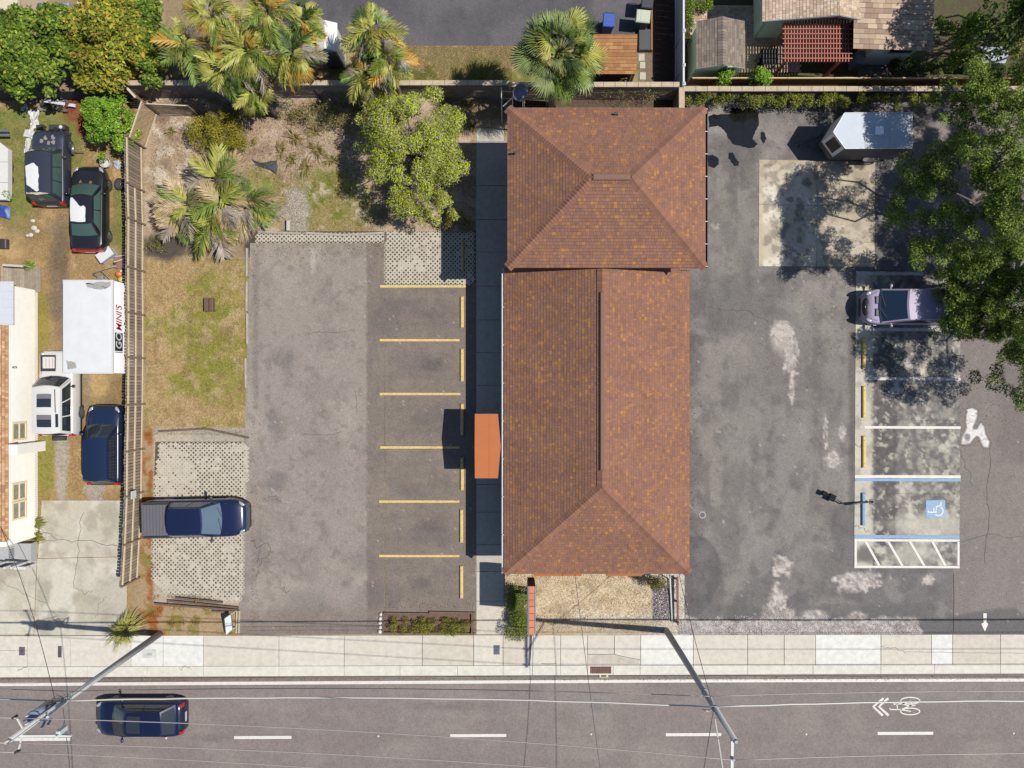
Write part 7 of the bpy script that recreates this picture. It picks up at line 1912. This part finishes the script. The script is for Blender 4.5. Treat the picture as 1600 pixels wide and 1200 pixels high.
def wire(label, A_, B_, sag, r, m, group='overhead wires along the road', n=26, wob=0.0):
    a = Vector(A_); b = Vector(B_); rr = random.Random(hash(label) % 999 if False else len(label)); pts = []
    for i in range(n + 1):
        t = i / n; p = a + (b - a) * t; p.z -= sag * 4 * t * (1 - t); p.y += wob * rr.uniform(-1, 1) if 0 < i < n else 0
        pts.append(p)
    mb = MB(); mb.tube(pts, r, 5)
    return tag(mb.build('overhead_wire', m), label, 'wire', group)
SP = 27.3
def span(label, z0, z1, y0, y1, sag, r, m, wob=0, dx0=0., dx1=0.):
    wire(label + ', span between the two poles', (plx + dx0, ply + y0, z0), (prx + dx1, pry + y1, z1), sag, r, m, wob=wob)
    wire(label + ', span running off to the right', (prx + dx1, pry + y1, z1), (prx + SP, pry + y1, z1), sag, r, m, wob=wob)
    wire(label + ', span running off to the left', (plx + dx0, ply + y0, z0), (plx - SP, ply + y0, z0), sag, r, m, wob=wob)
span('thick white twisted power cable', 8.5, 9.3, .16, .1, .55, .034, M_WIREW, .012)
span('thin grey cable nearest the pavement', 7.6, 8.5, .18, .18, .5, .016, M_WIREG)
span('thin pale wire over the near lane', 11.1, 11.86, .66, -.72, .5, .017, M_WIREG)
span('thin pale wire along the lane dashes', 11.68, 11.86, 0, -1.6, .5, .017, M_WIREG)
span('thin pale wire lowest in the picture', 11.1, 11.86, -.66, -2.45, .5, .017, M_WIREG)
GS = 'dark service wires from the poles'
wire('dark service wire from the right pole to the front corner of the building', (prx - .05, pry + .12, 8.9), (fx1 - .5, fy0 + .02, 3.0), .25, .014, M_WIRED, GS)
wire('dark service wire dropping from the right pole across the road', (prx - .1, pry - .1, 9.3), (prx - 1.5, pry - 17, 7.5), .6, .016, M_WIRED, GS)
wire('dark service wire crossing the road from the middle of the office front', (W(890, 900)[0], fy0, 3.2), (W(930, 0)[0] + .6, -26, 7.8), .7, .014, M_WIRED, GS)
wire('dark service wire from the left pole to the clapboard house', (plx - .1, ply + .1, 8.6), (wx - .3, wy0 + 1.2, 2.5), .3, .014, M_WIRED, GS)
wire('dark service wire dropping from the left pole across the road', (plx + .2, ply - .1, 8.6), (plx + .3, ply - 17, 7.6), .5, .016, M_WIRED, GS)

# wheel stops
M_STOPC = {'yellow': M_YEL, 'worn': M_YELDULL, 'blue': M_BLU}
def stop(label, px, y0, y1, kind, group, z=.02, wpx=5.5):
    x, ya_ = W(px, y1, .1); _, yb_ = W(px, y0, .1)
    root = thing('wheel_stop', label, 'wheel stop', (x, (ya_ + yb_) / 2, z), 0, group)
    L = yb_ - ya_; w_ = .085
    mb = MB(); mb.bbox(-w_, -L / 2, 0, w_, L / 2, .12, .035); mb.build('block', M_STOPC[kind], root, world=False)
    for t in (-.36, .36): mb = MB(); mb.cyl((0, t * L, .118), (0, t * L, .126), .018, n=8); mb.build('anchor_pin', M_TRIMK, root, world=False)
stop('worn tan wheel stop standing on the shaded grass pavers', 722.5, 375, 424, 'worn', 'wheel stops of the left car park', .03)
for k, (a, b) in enumerate(((463, 512), (545, 596), (631, 680), (715, 766), (796, 848), (884, 935))):
    lb = ['yellow wheel stop below the square of grass pavers', 'yellow wheel stop one bay above the orange canopy shadow', 'yellow wheel stop lying half in the canopy shadow, upper one', 'yellow wheel stop lying half in the canopy shadow, lower one', 'yellow wheel stop second above the street planter', 'yellow wheel stop nearest the street planter'][k]
    stop(lb, 722 - (k > 3) * 1, a, b, 'yellow', 'wheel stops of the left car park')
for k, (a, b) in enumerate(((528, 577), (603, 653), (681, 731))):
    stop(['yellow wheel stop in the bay next to the lilac van', 'yellow wheel stop in the middle of the right bays', 'yellow wheel stop in the bay above the disabled bay'][k], 1350, a, b, 'yellow', 'wheel stops of the right bays', .04)
stop('light blue wheel stop at the head of the disabled bay', 1349, 770, 821, 'blue', 'wheel stops of the right bays', .04)

# bent black floodlight post lying across the blue wheel stop
fl = thing('fallen_light_post', 'bent black light post with two square lamp heads across the blue wheel stop', 'light post', W3(1330, 786))
A3 = lambda px, py, z: W3(px, py, z)
mb = MB(); mb.tube([A3(1361, 784, .22), A3(1340, 786.5, .26), A3(1320, 788.5, .3)], .042, 8); mb.tube([A3(1320, 788.5, .3), A3(1306, 780, .3), A3(1290, 773, .3)], .036, 8); mb.build('post', M_BLACK, fl)
for (px, py, s) in ((1300, 777.5, .18), (1288, 771, .125)):
    c = A3(px, py, .3); M = Matrix.Translation(c) @ Matrix.Rotation(-.45, 4, 'Z'); mb = MB(); mb.bbox(-s, -s, -.07, s, s, .07, .03, M=M); lh_ = mb.build('lamp_head', mat('matt_black', (0.01, 0.01, 0.011), .95, spec=.1), fl)
mb = MB(); c = A3(1300, 777.5, .0); mb.box(c.x - .06, c.y - .06, .02, c.x + .06, c.y + .06, .24); mb.build('bracket', M_BLACK, fl)
mb = MB(); c = A3(1362, 784, 0); mb.box(c.x - .14, c.y - .14, .042, c.x + .14, c.y + .14, .06); mb.cyl((c.x, c.y, .06), (c.x, c.y, .24), .05); mb.build('base_plate', M_TRIMK, fl)

# satellite dish on a two-legged stand
ds = thing('satellite_dish', 'grey satellite dish on a pale pole stand behind the rear building', 'satellite dish', W3(811, 203))
dxx, dyy = W(811, 143, 4.7); zc = 4.7
Mt = Matrix.Translation(Vector((dxx, dyy, zc))) @ Matrix.Rotation(.5, 4, 'Y') @ Matrix.Rotation(.55, 4, 'X')
mb = MB()
def dsh(u, v):
    rr = .36 * v; t = 2 * math.pi * u; return Mt @ Vector((rr * math.cos(t), rr * 1.08 * math.sin(t), .14 * v * v))
mb.grid(dsh, 24, 6); mb.build('reflector', mat('dish_grey', A(150, 160, 186), .4, metal=.1, var=.05), ds)
mb = MB(); mb.tube([Mt @ Vector((.37 * math.cos(t), .39 * math.sin(t), .142)) for t in np.linspace(0, 2 * math.pi, 26)], .014, 5); mb.build('rim', M_METAL_W, ds)
mb = MB(); mb.tube([Mt @ Vector((0, -.38, .1)), Mt @ Vector((0, -.36, .4)), Mt @ Vector((0, -.15, .52))], .018, 6); mb.build('feed_arm', M_METAL_W, ds)
mb = MB(); mb.ball(Mt @ Vector((0, -.14, .52)), (.06, .06, .09), 10, 6); mb.build('receiver', M_METAL_W, ds)
for px in (801, 817.5, 820): mb = MB(); a, b = W(px, 150, 4.6); mb.cyl((a, b, 0), (a, b, 4.6), .022); mb.build('leg', M_METAL_W, ds)
mb = MB(); a = W3(804, 150, 4.5); b = W3(786, 166, 4.0); mb.bar(a, b, .05); mb.build('brace', M_METAL_W, ds)
# tubular gate standing north-south beside it
tg = thing('tubular_gate', 'pale tubular metal gate with diagonal brace by the rear corner', 'gate', W3(784, 176))
gx = W(784.5, 0)[0]; gy0 = W(0, 191)[1]; gy1 = W(0, 161)[1]
mb = MB()
for z in (.15, 1.0, 1.95): mb.bar((gx, gy0, z), (gx, gy1, z), .045)
for y_ in (gy0, gy1, (gy0 + gy1) / 2): mb.bar((gx, y_, .0), (gx, y_, 1.97), .05)
mb.build('frame', M_METAL_W, tg)
mb = MB(); mb.bar((gx, gy0 + .04, .2), (gx, gy1 - .04, 1.9), .04); mb.build('brace', M_METAL_W, tg)
for zz in (.6, 1.5): mb = MB(); mb.bar((gx, gy1, zz), (gx + .7, gy1, zz), .035); mb.build('rail', M_METAL_W, tg)

# refuse bins
def bin_(label, px, py, col, lidcol, ang, h=1.1, w_=.56, d_=.66):
    x, y = W(px, py, h); root = thing('wheelie_bin', label, 'bin', (x, y, 0.02), ang, 'wheelie bins by the lean-to')
    mb = MB(); a, b = w_ / 2 * .82, d_ / 2 * .82; c, d = w_ / 2, d_ / 2
    mb.add([(-a, -b, .04), (a, -b, .04), (a, b, .04), (-a, b, .04), (-c, -d, h - .1), (c, -d, h - .1), (c, d, h - .1), (-c, d, h - .1)], [(0, 3, 2, 1), (0, 1, 5, 4), (1, 2, 6, 5), (2, 3, 7, 6), (3, 0, 4, 7), (4, 5, 6, 7)]); mb.build('body', mat('bin_' + label.split()[0], col, .5), root, world=False)
    mb = MB(); mb.bbox(-c - .03, -d - .03, h - .1, c + .03, d + .03, h, .04); l_ = mb.build('lid', mat('lid_' + label.split()[0], lidcol, .5, var=.06), root, world=False)
    mb = MB(); mb.bar((-c + .06, d + .07, h - .08), (c - .06, d + .07, h - .08), .035); mb.bar((-c + .06, d, h - .08), (-c + .06, d + .07, h - .08), .035); mb.bar((c - .06, d, h - .08), (c - .06, d + .07, h - .08), .035); mb.build('handle', M_TRIMK, l_, world=False)
    mb = MB(); mb.box(-c + .1, -.12, h, c - .1, -.08, h + .012); mb.build('moulding', mat('lid_' + label.split()[0], lidcol, .5), l_, world=False)
    for sg in (1, -1): mb = MB(); mb.cyl((sg * (a - .03), b + .02, .1), (sg * (a + .04), b + .02, .1), .1, n=12); mb.build('wheel', M_TYRE, root, world=False)
bin_('blue wheelie bin with blue lid beside the fan palm', 951.5, 31, A(44, 70, 150), A(60, 92, 186), -.08)
bin_('green wheelie bin with cream lid left of the mulch strip', 1005, 25, A(44, 84, 60), A(206, 214, 188), -UP - .1, 1.15, .62, .68)
bin_('black wheelie bin half cut off by the top edge', 1012, 2, (0.012, 0.012, 0.014), (0.016, 0.016, 0.02), -.1)
pb_ = thing('raised_planter', 'flat dark slate planter lid beside the lean-to', 'planter', W3(1007, 61))
x0, y0 = W(998, 78, .3); x1, y1 = W(1017, 45, .3); mb = MB(); mb.bbox(x0, y0, 0, x1, y1, .3, .03); mb.build('box', mat('slate_dark', A(70, 72, 78), .6, var=.08), pb_)
mb = MB(); mb.bar((x1 + .05, y0, .16), (x1 + .05, y1 + 1.0, .16), .08, .3); mb.build('timber_edge', mat('edge_wood', A(160, 118, 80), .8, var=.2), pb_)
for k, (px, py, s) in enumerate(((1002, 90, 1), (1003.5, 102, .9), (1004, 119, 1))):
    x, y = W(px, py); mb = MB(); mb.bbox(x - .17 * s, y - .2 * s, -.02, x + .17 * s, y + .2 * s, .04, .015); tag(mb.build('stepping_stone', mat('step_stone', A(206, 200, 184), .85, var=.12)), ('upper', 'middle', 'lower')[k] + ' of three square pale stepping stones by the lean-to', 'stepping stone', 'stepping stones by the lean-to')
# clean-out cap, meter boxes, kerb inlet, manhole
def disc(name, label, cat, px, py, r, z, col, inner=None):
    root = thing(name, label, cat, W3(px, py)); x, y = W(px, py); mb = MB(); mb.cyl((x, y, z - .06), (x, y, z + .012), r, r * .96, n=24); mb.build('frame', mat(name + '_rim', col, .6, var=.15), root)
    mb = MB(); mb.cyl((x, y, z + .01), (x, y, z + .017), r * .62, n=20); mb.build('cover', mat(name + '_lid', inner or col, .6, var=.2), root); return root
disc('drain_cover', 'small round drain cover in the asphalt right of the office', 'drain', 1097.5, 804.5, .2, .02, A(150, 146, 142), (0.012, 0.012, 0.014))
disc('manhole_cover', 'round patched manhole cover in the near lane', 'manhole', 935, 1105, .36, ZR, A(128, 118, 116), A(118, 109, 107))
def mbox(label, px, py, w_, h_, col, z=.03, cat='utility box', name='meter_lid'):
    x, y = W(px, py); root = thing(name, label, cat, (x, y, 0)); mb = MB(); mb.bbox(x - w_ / 2, y - h_ / 2, z - .05, x + w_ / 2, y + h_ / 2, z + .012, .006); mb.build('lid', mat('meter_' + label.split()[0], col, .7, var=.15, scale=6), root)
    mb = MB(); mb.bbox(x - w_ * .18, y - h_ * .2, z + .012, x + w_ * .18, y + h_ * .05, z + .02, .004); mb.build('hatch', mat('meter_hatch_' + label.split()[0], tuple(c * .7 for c in col), .7), root)
mbox('slate grey meter lid in the pavement below the walkway', 776, 1015, .33, .5, A(96, 100, 108))
mbox('purplish meter lid in the pavement at the left edge', 35, 1017, .32, .46, A(104, 94, 100))
mbox('dark upright meter lid under the left pole wires', 94, 1018, .2, .62, A(84, 80, 86))
mbox('pale junction lid in the white slab below the left pole', 234, 1021, .75, .45, A(214, 214, 206))
ki = thing('kerb_inlet', 'rust brown kerb inlet grate set in the kerb of the road', 'drain', W3(938, 1047))
x0, y0 = W(922, 1052); x1, y1 = W(955, 1041); mb = MB(); mb.box(x0, y0, -.06, x1, y1, .034); mb.build('frame', mat('inlet_rust', A(104, 66, 56), .8, var=.2), ki)
for k in range(9): mb = MB(); xx = x0 + .06 + (x1 - x0 - .12) * k / 8; mb.box(xx - .03, y0 + .03, .034, xx + .03, y1 - .03, .044); mb.build('bar', mat('inlet_bar', A(120, 78, 66), .8, var=.2), ki)
ym_ = MB(); x, y = W(943.5, 1056.5); ym_.bbox(x - .24, y - .1, ZR, x + .24, y + .1, ZR + .08, .02); o = tag(ym_.build('inlet_marker', mat('marker_cream', A(222, 212, 160), .6)), 'small cream block on the road in front of the kerb inlet', 'marker')
ym_ = MB(); ym_.box(x - .14, y - .05, ZR + .081, x + .14, y + .05, ZR + .086); ym_.build('slot', M_TRIMK, o, world=False)

# street planter edging: timbers and white stones
pe = thing('street_planter', 'timber edged street planter with a row of white stones at its end', 'planter', W3(670, 975))
M_TIMB = mat('edging_timber', A(112, 92, 78), .85, var=.25, scale=5)
for a, b in (((600, 957.5), (671, 958.5)), ((671, 956), (742, 957.5)), ((599, 988.5), (670, 989.5)), ((670, 988.5), (741, 990))):
    mb = MB(); mb.bar(W3(*a, .07), W3(*b, .07), .09, .16); mb.build('timber', M_TIMB, pe)
for px in (598.5, 737.5): mb = MB(); mb.bar(W3(px, 958, .06), W3(px, 989, .06), .08, .15); mb.build('timber', M_TIMB, pe)
for k, (px, py) in enumerate(((595.5, 960), (594.5, 966.5), (594, 973), (594.5, 980), (593.5, 987))):
    mb = MB(); c = W3(px, py, .06); mb.ball(c, (.12, .11, .09), 9, 6); mb.build('stone', mat('white_stone', A(232, 226, 218), .8, var=.15, scale=4), pe)
# timber edging round the grass pavers, rail posts of the small verge
te = thing('verge_timbers', 'old grey landscape timbers edging the grass pavers and verge', 'edging', W3(310, 940))
for a, b, z in (((248, 674), (318, 670), .08), ((318, 669), (388, 684), .1), ((276, 934), (348, 941), .1), ((242, 943), (372, 953), .12), ((262, 938), (372, 949), .07), ((332, 954.5), (352, 956), .06)):
    mb = MB(); mb.bar(W3(*a, z), W3(*b, z), .1, .14); mb.build('timber', M_TIMB, te)
for px in (370.5, 374.5): mb = MB(); mb.bar(W3(px, 954, .06), W3(px - 1, 989, .06), .07, .12); mb.build('timber', mat('pale_timber', A(206, 188, 156), .8, var=.15), te)
le = thing('lawn_edging', 'broken pale concrete edging along the lawn and car park', 'edging', W3(388, 540))
for k, (a, b) in enumerate((((386, 388), (386, 432)), ((386, 440), (385.5, 486)), ((386.5, 490), (387, 538)), ((384, 560), (384.5, 606)), ((402, 362), (470, 365)), ((478, 364), (540, 368)), ((545, 367), (600, 364)))):
    mb = MB(); mb.bar(W3(*a, .04), W3(*b, .04), .11, .13); mb.build('edging_stone', mat('edging_conc', A(186, 176, 160), .85, var=.2, scale=4), le)
rs = thing('low_red_rail', 'low rusty red timber rail in the shell bed by the building corner', 'rail', W3(1058, 940))
mb = MB(); mb.bar(W3(1058.5, 902, .3), W3(1059, 976, .3), .09, .12); mb.build('beam', mat('red_timber', A(140, 84, 70), .8, var=.15), rs)
for py in (905, 940, 972): mb = MB(); mb.bar(W3(1058.7, py, 0), W3(1058.7, py, .25), .08); mb.build('post', M_TIMB, rs)
gc = thing('gutter_splash', 'white downpipe running out over the shell bed', 'downpipe', W3(1048, 930))
mb = MB(); mb.tube([W3(1048, 896, 2.8), W3(1047, 900, 1.2), W3(1047, 905, .15), W3(1050, 972, .06)], .045, 8); mb.build('pipe', M_METAL_W, gc)
# the shadow by the corner bush is painted into the yard colour
# small white leaning sign box on the verge
sb = thing('small_sign', 'small white slanted sign board on the verge by the car park entrance', 'sign', W3(359, 976))
P = [W3(350.5, 967, .75), W3(361, 960, .75), W3(363.5, 983, .35), W3(353, 992, .35)]
P = [Vector((p.x, p.y, p.z)) for p in P]; up_ = Vector((-.02, 0, .06))
mb = MB(); nn = (P[1] - P[0]).cross(P[3] - P[0]).normalized(); nn = nn if nn.z > 0 else -nn
mb.add([p for p in P] + [p - nn * .08 for p in P], [(3, 2, 1, 0), (4, 5, 6, 7), (0, 1, 5, 4), (1, 2, 6, 5), (2, 3, 7, 6), (3, 0, 4, 7)]); mb.build('board', mat('sign_white', A(232, 238, 244), .4), sb)
mb = MB(); mb.bar(P[0] + nn * .01, P[3] + nn * .01, .03, .02); mb.bar(P[1] + nn * .01, P[2] + nn * .01, .03, .02); mb.build('rim', M_METAL_G, sb)
for p in P: mb = MB(); mb.bar((p.x, p.y, 0), (p.x, p.y, p.z - .06), .05); mb.build('leg', M_METAL_W, sb)
# brown crate on the lawn
cr = thing('lawn_crate', 'small brown slatted crate lying in the middle of the lawn', 'crate', W3(325, 475))
x, y = W(325.5, 475.5, .3)
for k, (dx, tn) in enumerate(((-.19, 0), (-.085, 1), (.085, 0), (.19, 1))):
    mb = MB(); mb.bbox(x + dx - .048, y - .36, .0, x + dx + .048, y + .36, .3 + .02 * tn, .02); mb.build('slat', mat('crate_brown', A(112, 88, 76), .85, var=.2, objrand=.1), cr)
mb = MB(); mb.box(x - .034, y - .34, .05, x + .034, y + .34, .24); mb.build('core', mat('crate_red', A(110, 58, 44), .8), cr)

# ---- junk in the western yard
def junk(name, label, cat, loc=None): return thing(name, label, cat, loc or (0, 0, 0))
pl_ = junk('plastic_sheet', 'torn white plastic sheeting strewn across the green grass', 'plastic sheet', W3(50, 200))
def crumple(pts, z=.05, seed=1, parent=None, m=None, nm='sheet'):
    r = random.Random(seed); P2 = blobby(pts, seed, .8, 4); c = (sum(p[0] for p in P2) / len(P2), sum(p[1] for p in P2) / len(P2)); n = len(P2)
    vs = [W3(*p, z + r.uniform(-.02, .03)) for p in P2] + [W3(c[0] + (p[0] - c[0]) * .5, c[1] + (p[1] - c[1]) * .5, z + r.uniform(-.02, .07)) for p in P2] + [W3(*c, z + .05)]
    fs = [(i, (i + 1) % n, n + (i + 1) % n, n + i) for i in range(n)] + [(n + i, n + (i + 1) % n, 2 * n) for i in range(n)]
    if (vs[1] - vs[0]).cross(vs[2 * n] - vs[0]).z < 0: fs = [f[::-1] for f in fs]
    mb = MB(); mb.add(vs, fs, 0, False); return mb.build(nm, m or mat('plastic_white', A(230, 230, 226), .5, var=.04), parent)
crumple([(40, 171), (62, 171), (60, 180), (59, 186), (63, 198), (52, 201), (50, 206), (46, 202), (48, 190), (47, 182)], seed=51, parent=pl_)
crumple([(38, 203), (52, 201), (55, 212), (58, 216), (55, 221), (49, 216), (37, 213)], seed=52, parent=pl_)
crumple([(41, 215), (49, 217), (46, 232), (42, 240), (37, 239), (39, 228)], seed=53, parent=pl_)
crumple([(41, 161), (43, 166), (36, 174), (32, 172)], seed=54, parent=pl_)
bd_ = junk('white_board', 'long white board lying against the dark back fence', 'board', W3(94, 162))
mb = MB(); mb.bar(W3(69, 157.5, .25), W3(118, 165.5, .25), .16, .06); mb.build('plank', mat('board_white', A(228, 230, 236), .5, var=.06), bd_)
for t in (.25, .75): mb = MB(); p = W3(69 + 49 * t, 157.5 + 8 * t, 0); mb.bar(p, p + Vector((0, 0, .2)), .12); mb.build('block', M_TIMB, bd_)
bp = junk('grey_pipe', 'dark grey curved drain pipe on the red mulch', 'pipe', W3(92, 173)); mb = MB(); mb.tube([W3(78, 172, .08), W3(88, 171, .08), W3(98, 173, .08), W3(106, 175, .08)], .08, 8); mb.build('pipe', mat('pipe_grey', A(84, 90, 98), .6), bp)
jm = junk('junk_heap', 'heap of dark scrap and pots under the mango tree', 'scrap heap', W3(68, 165))
r = random.Random(12); mb = MB()
for k in range(34):
    p = W3(56 + 60 * r.random() ** 1.6, 152 + 22 * r.random(), r.uniform(.05, .3)); q = Vector((r.uniform(-.3, .3), r.uniform(-.2, .2), r.uniform(-.05, .15))); mb.bar(p, p + q, r.uniform(.03, .18), r.uniform(.03, .12), mi=r.randrange(3))
mb.build('scrap', [M_TRIMK, mat('scrap_brown', A(120, 84, 60), .8), mat('scrap_grey', A(150, 150, 158), .5)], jm, kind='stuff')
wb_ = junk('white_tub', 'white plastic tub under the foot of the round shrub', 'tub', W3(164, 255)); c = W3(164, 254, .3); mb = MB(); mb.cyl((c.x, c.y, 0), (c.x, c.y, .34), .22, .27, n=16, caps=False); mb.cyl((c.x, c.y, .0), (c.x, c.y, .05), .22, n=16); mb.build('tub', mat('tub_white', A(228, 226, 220), .5), wb_)
mb = MB(); mb.tube([(c.x + .27 * math.cos(t), c.y + .27 * math.sin(t), .34) for t in np.linspace(0, 6.283, 18)], .015, 5); mb.build('rim', M_METAL_W, wb_)
wb2 = junk('pale_tub', 'pale crushed tub between the shrub and the timber fence', 'tub', W3(184, 258)); crumple([(177, 252), (184, 250), (191, 255), (188, 263), (184, 266), (179, 259)], .12, 57, wb2, mat('tub_grey', A(196, 200, 210), .5))
cool = junk('cool_box', 'white lidded cool box tilted behind the black saloon', 'cool box', W3(167, 399))
M = Matrix.Translation(W3(167, 399, .2)) @ Matrix.Rotation(.62, 4, 'Z'); mb = MB(); mb.bbox(-.42, -.24, -.2, .42, .24, .2, .04, M=M); mb.build('body', mat('cool_white', A(226, 230, 238), .45), cool)
M2 = M @ Matrix.Translation(Vector((0, 0, .2))); mb = MB(); mb.bbox(-.44, -.26, .0, .44, .26, .07, .03, M=M2); mb.build('lid', mat('cool_lid', A(236, 238, 242), .4), cool)
mb = MB(); mb.bar(M @ Vector((-.44, 0, .08)), M @ Vector((.44, 0, .08)), .52, .03); mb.build('band', M_METAL_G, cool)
ct = junk('hand_trolley', 'rusty brown hand trolley with pale rails beside the fence', 'trolley', W3(187, 408))
mb = MB(); p0 = W3(181, 404, .12); mb.box(p0.x - .1, p0.y - .55, .06, p0.x + .45, p0.y + .12, .12); mb.build('plate', mat('trolley_brown', A(150, 118, 100), .7, var=.15), ct)
for (a, b) in (((178, 409.5), (197, 404)), ((180, 401), (195, 399))): mb = MB(); mb.bar(W3(*a, .2), W3(*b, .2), .05); mb.build('rail', mat('rail_pink', A(226, 204, 190), .6), ct)
q = MB(); p = W3(180, 412, .1); q.cyl((p.x, p.y - .05, .1), (p.x, p.y + .05, .1), .1, n=12); q.build('wheel', M_TYRE, ct)
ls = junk('lounge_frame', 'broken grey lounger frame between the cool box and the container', 'chair frame', W3(165, 422))
mb = MB(); mb.tube([W3(145, 428, .3), W3(160, 421, .35), W3(181, 416, .3), W3(183, 420, .2)], .035, 6); mb.tube([W3(145, 428, .3), W3(158, 436, .3), W3(178, 440, .3)], .03, 6); mb.tube([W3(158, 424, .3), W3(175, 438, .3)], .025, 6); mb.build('frame', mat('frame_grey', A(170, 164, 154), .5), ls)
mb = MB(); p = W3(156, 434, .22); mb.bbox(p.x - .16, p.y - .12, .02, p.x + .16, p.y + .12, .24, .03); mb.build('foot_box', mat('foot_grey', A(150, 148, 146), .6), ls)
for (px, py, col, lb) in ((186, 428, A(226, 128, 66), 'round orange plastic float by the timber fence'), (190, 437, A(232, 206, 110), 'round yellow plastic float below the orange one')):
    t = junk('plastic_float', lb, 'float', W3(px, py)); p = W3(px, py, .16); mb = MB(); mb.ball(p, (.2, .18, .16), 14, 8); mb.build('ball', mat('float_' + lb.split()[1], col, .45), t)
    mb = MB(); mb.cyl(p + Vector((.12, .1, .08)), p + Vector((.2, .16, .12)), .06, n=8); mb.build('cap', M_METAL_W, t)
for k, (px, py, s) in enumerate(((51, 345, .11), (53, 356, .14), (58, 361, .12), (48, 367, .12), (43, 368, .08))):
    mb = MB(); mb.ball(W3(px, py, .03), (s * 1.25, s, .06), 9, 6); tag(mb.build('pale_stone', mat('yard_stone', A(222, 212, 196), .85, var=.1)), 'pale flat stone in the dry grass, ' + ('topmost of the five', 'second from the top', 'rightmost of the five', 'in the lower middle', 'smallest and leftmost of the five')[k], 'stone', 'pale stones in the dry yard')
bm = junk('dark_bucket', 'dark square bucket on the dry grass at the left edge', 'bucket', W3(5, 382)); p = W3(5, 381, .2); mb = MB(); mb.bbox(p.x - .2, p.y - .26, 0, p.x + .2, p.y + .26, .3, .05); mb.build('body', mat('bucket_dark', A(80, 66, 66), .6, var=.15), bm); mb = MB(); mb.box(p.x - .14, p.y - .2, .3, p.x + .14, p.y + .2, .31); mb.build('opening', M_TRIMK, bm)
rod = junk('black_rod', 'thin black rod lying on the grass by the derelict SUV', 'rod', W3(122, 238)); mb = MB(); mb.tube([W3(108, 237, .3), W3(120, 238.5, .15), W3(131, 239.5, .03)], .022, 6); mb.build('rod', M_BLACK, rod)
hub = junk('alloy_wheel', 'scuffed alloy wheel trim propped against the derelict SUV', 'wheel', W3(114, 233)); loose = Matrix.Translation(W3(113.5, 233, .33)) @ Matrix.Rotation(-UP, 4, 'Z') @ Matrix.Rotation(1.0, 4, 'X')
mb = MB(); mb.cyl(loose @ Vector((0, 0, -.08)), loose @ Vector((0, 0, .06)), .3, n=18); mb.build('rim', M_RIM, hub)
mb = MB()
for k in range(6): a = k * math.pi / 3; mb.cyl(loose @ Vector((.17 * math.cos(a), .17 * math.sin(a), .06)), loose @ Vector((.17 * math.cos(a), .17 * math.sin(a), .075)), .055, n=8)
mb.build('hole', M_TRIMK, hub)
# black weed mat scrap in the garden
wm = junk('weed_mat', 'scrap of black weed matting in the garden bed', 'matting', W3(425, 258)); crumple([(393, 248), (402, 253), (412, 254), (432, 250), (434, 262), (432, 274), (424, 266), (410, 262), (400, 258)], .03, 71, wm, mat('mat_black', A(70, 70, 76), .8), 'mat')
bt2 = junk('white_bottle_crate', 'small pale plastic crate on the rubble path', 'crate', W3(449, 352)); p = W3(449.5, 352, .2); mb = MB(); mb.bbox(p.x - .09, p.y - .28, 0, p.x + .09, p.y + .28, .2, .03); mb.build('body', mat('crate_pale', A(206, 204, 190), .6), bt2); mb = MB(); mb.box(p.x - .1, p.y - .3, 0, p.x - .092, p.y + .3, .19); mb.build('side', M_TRIMK, bt2)
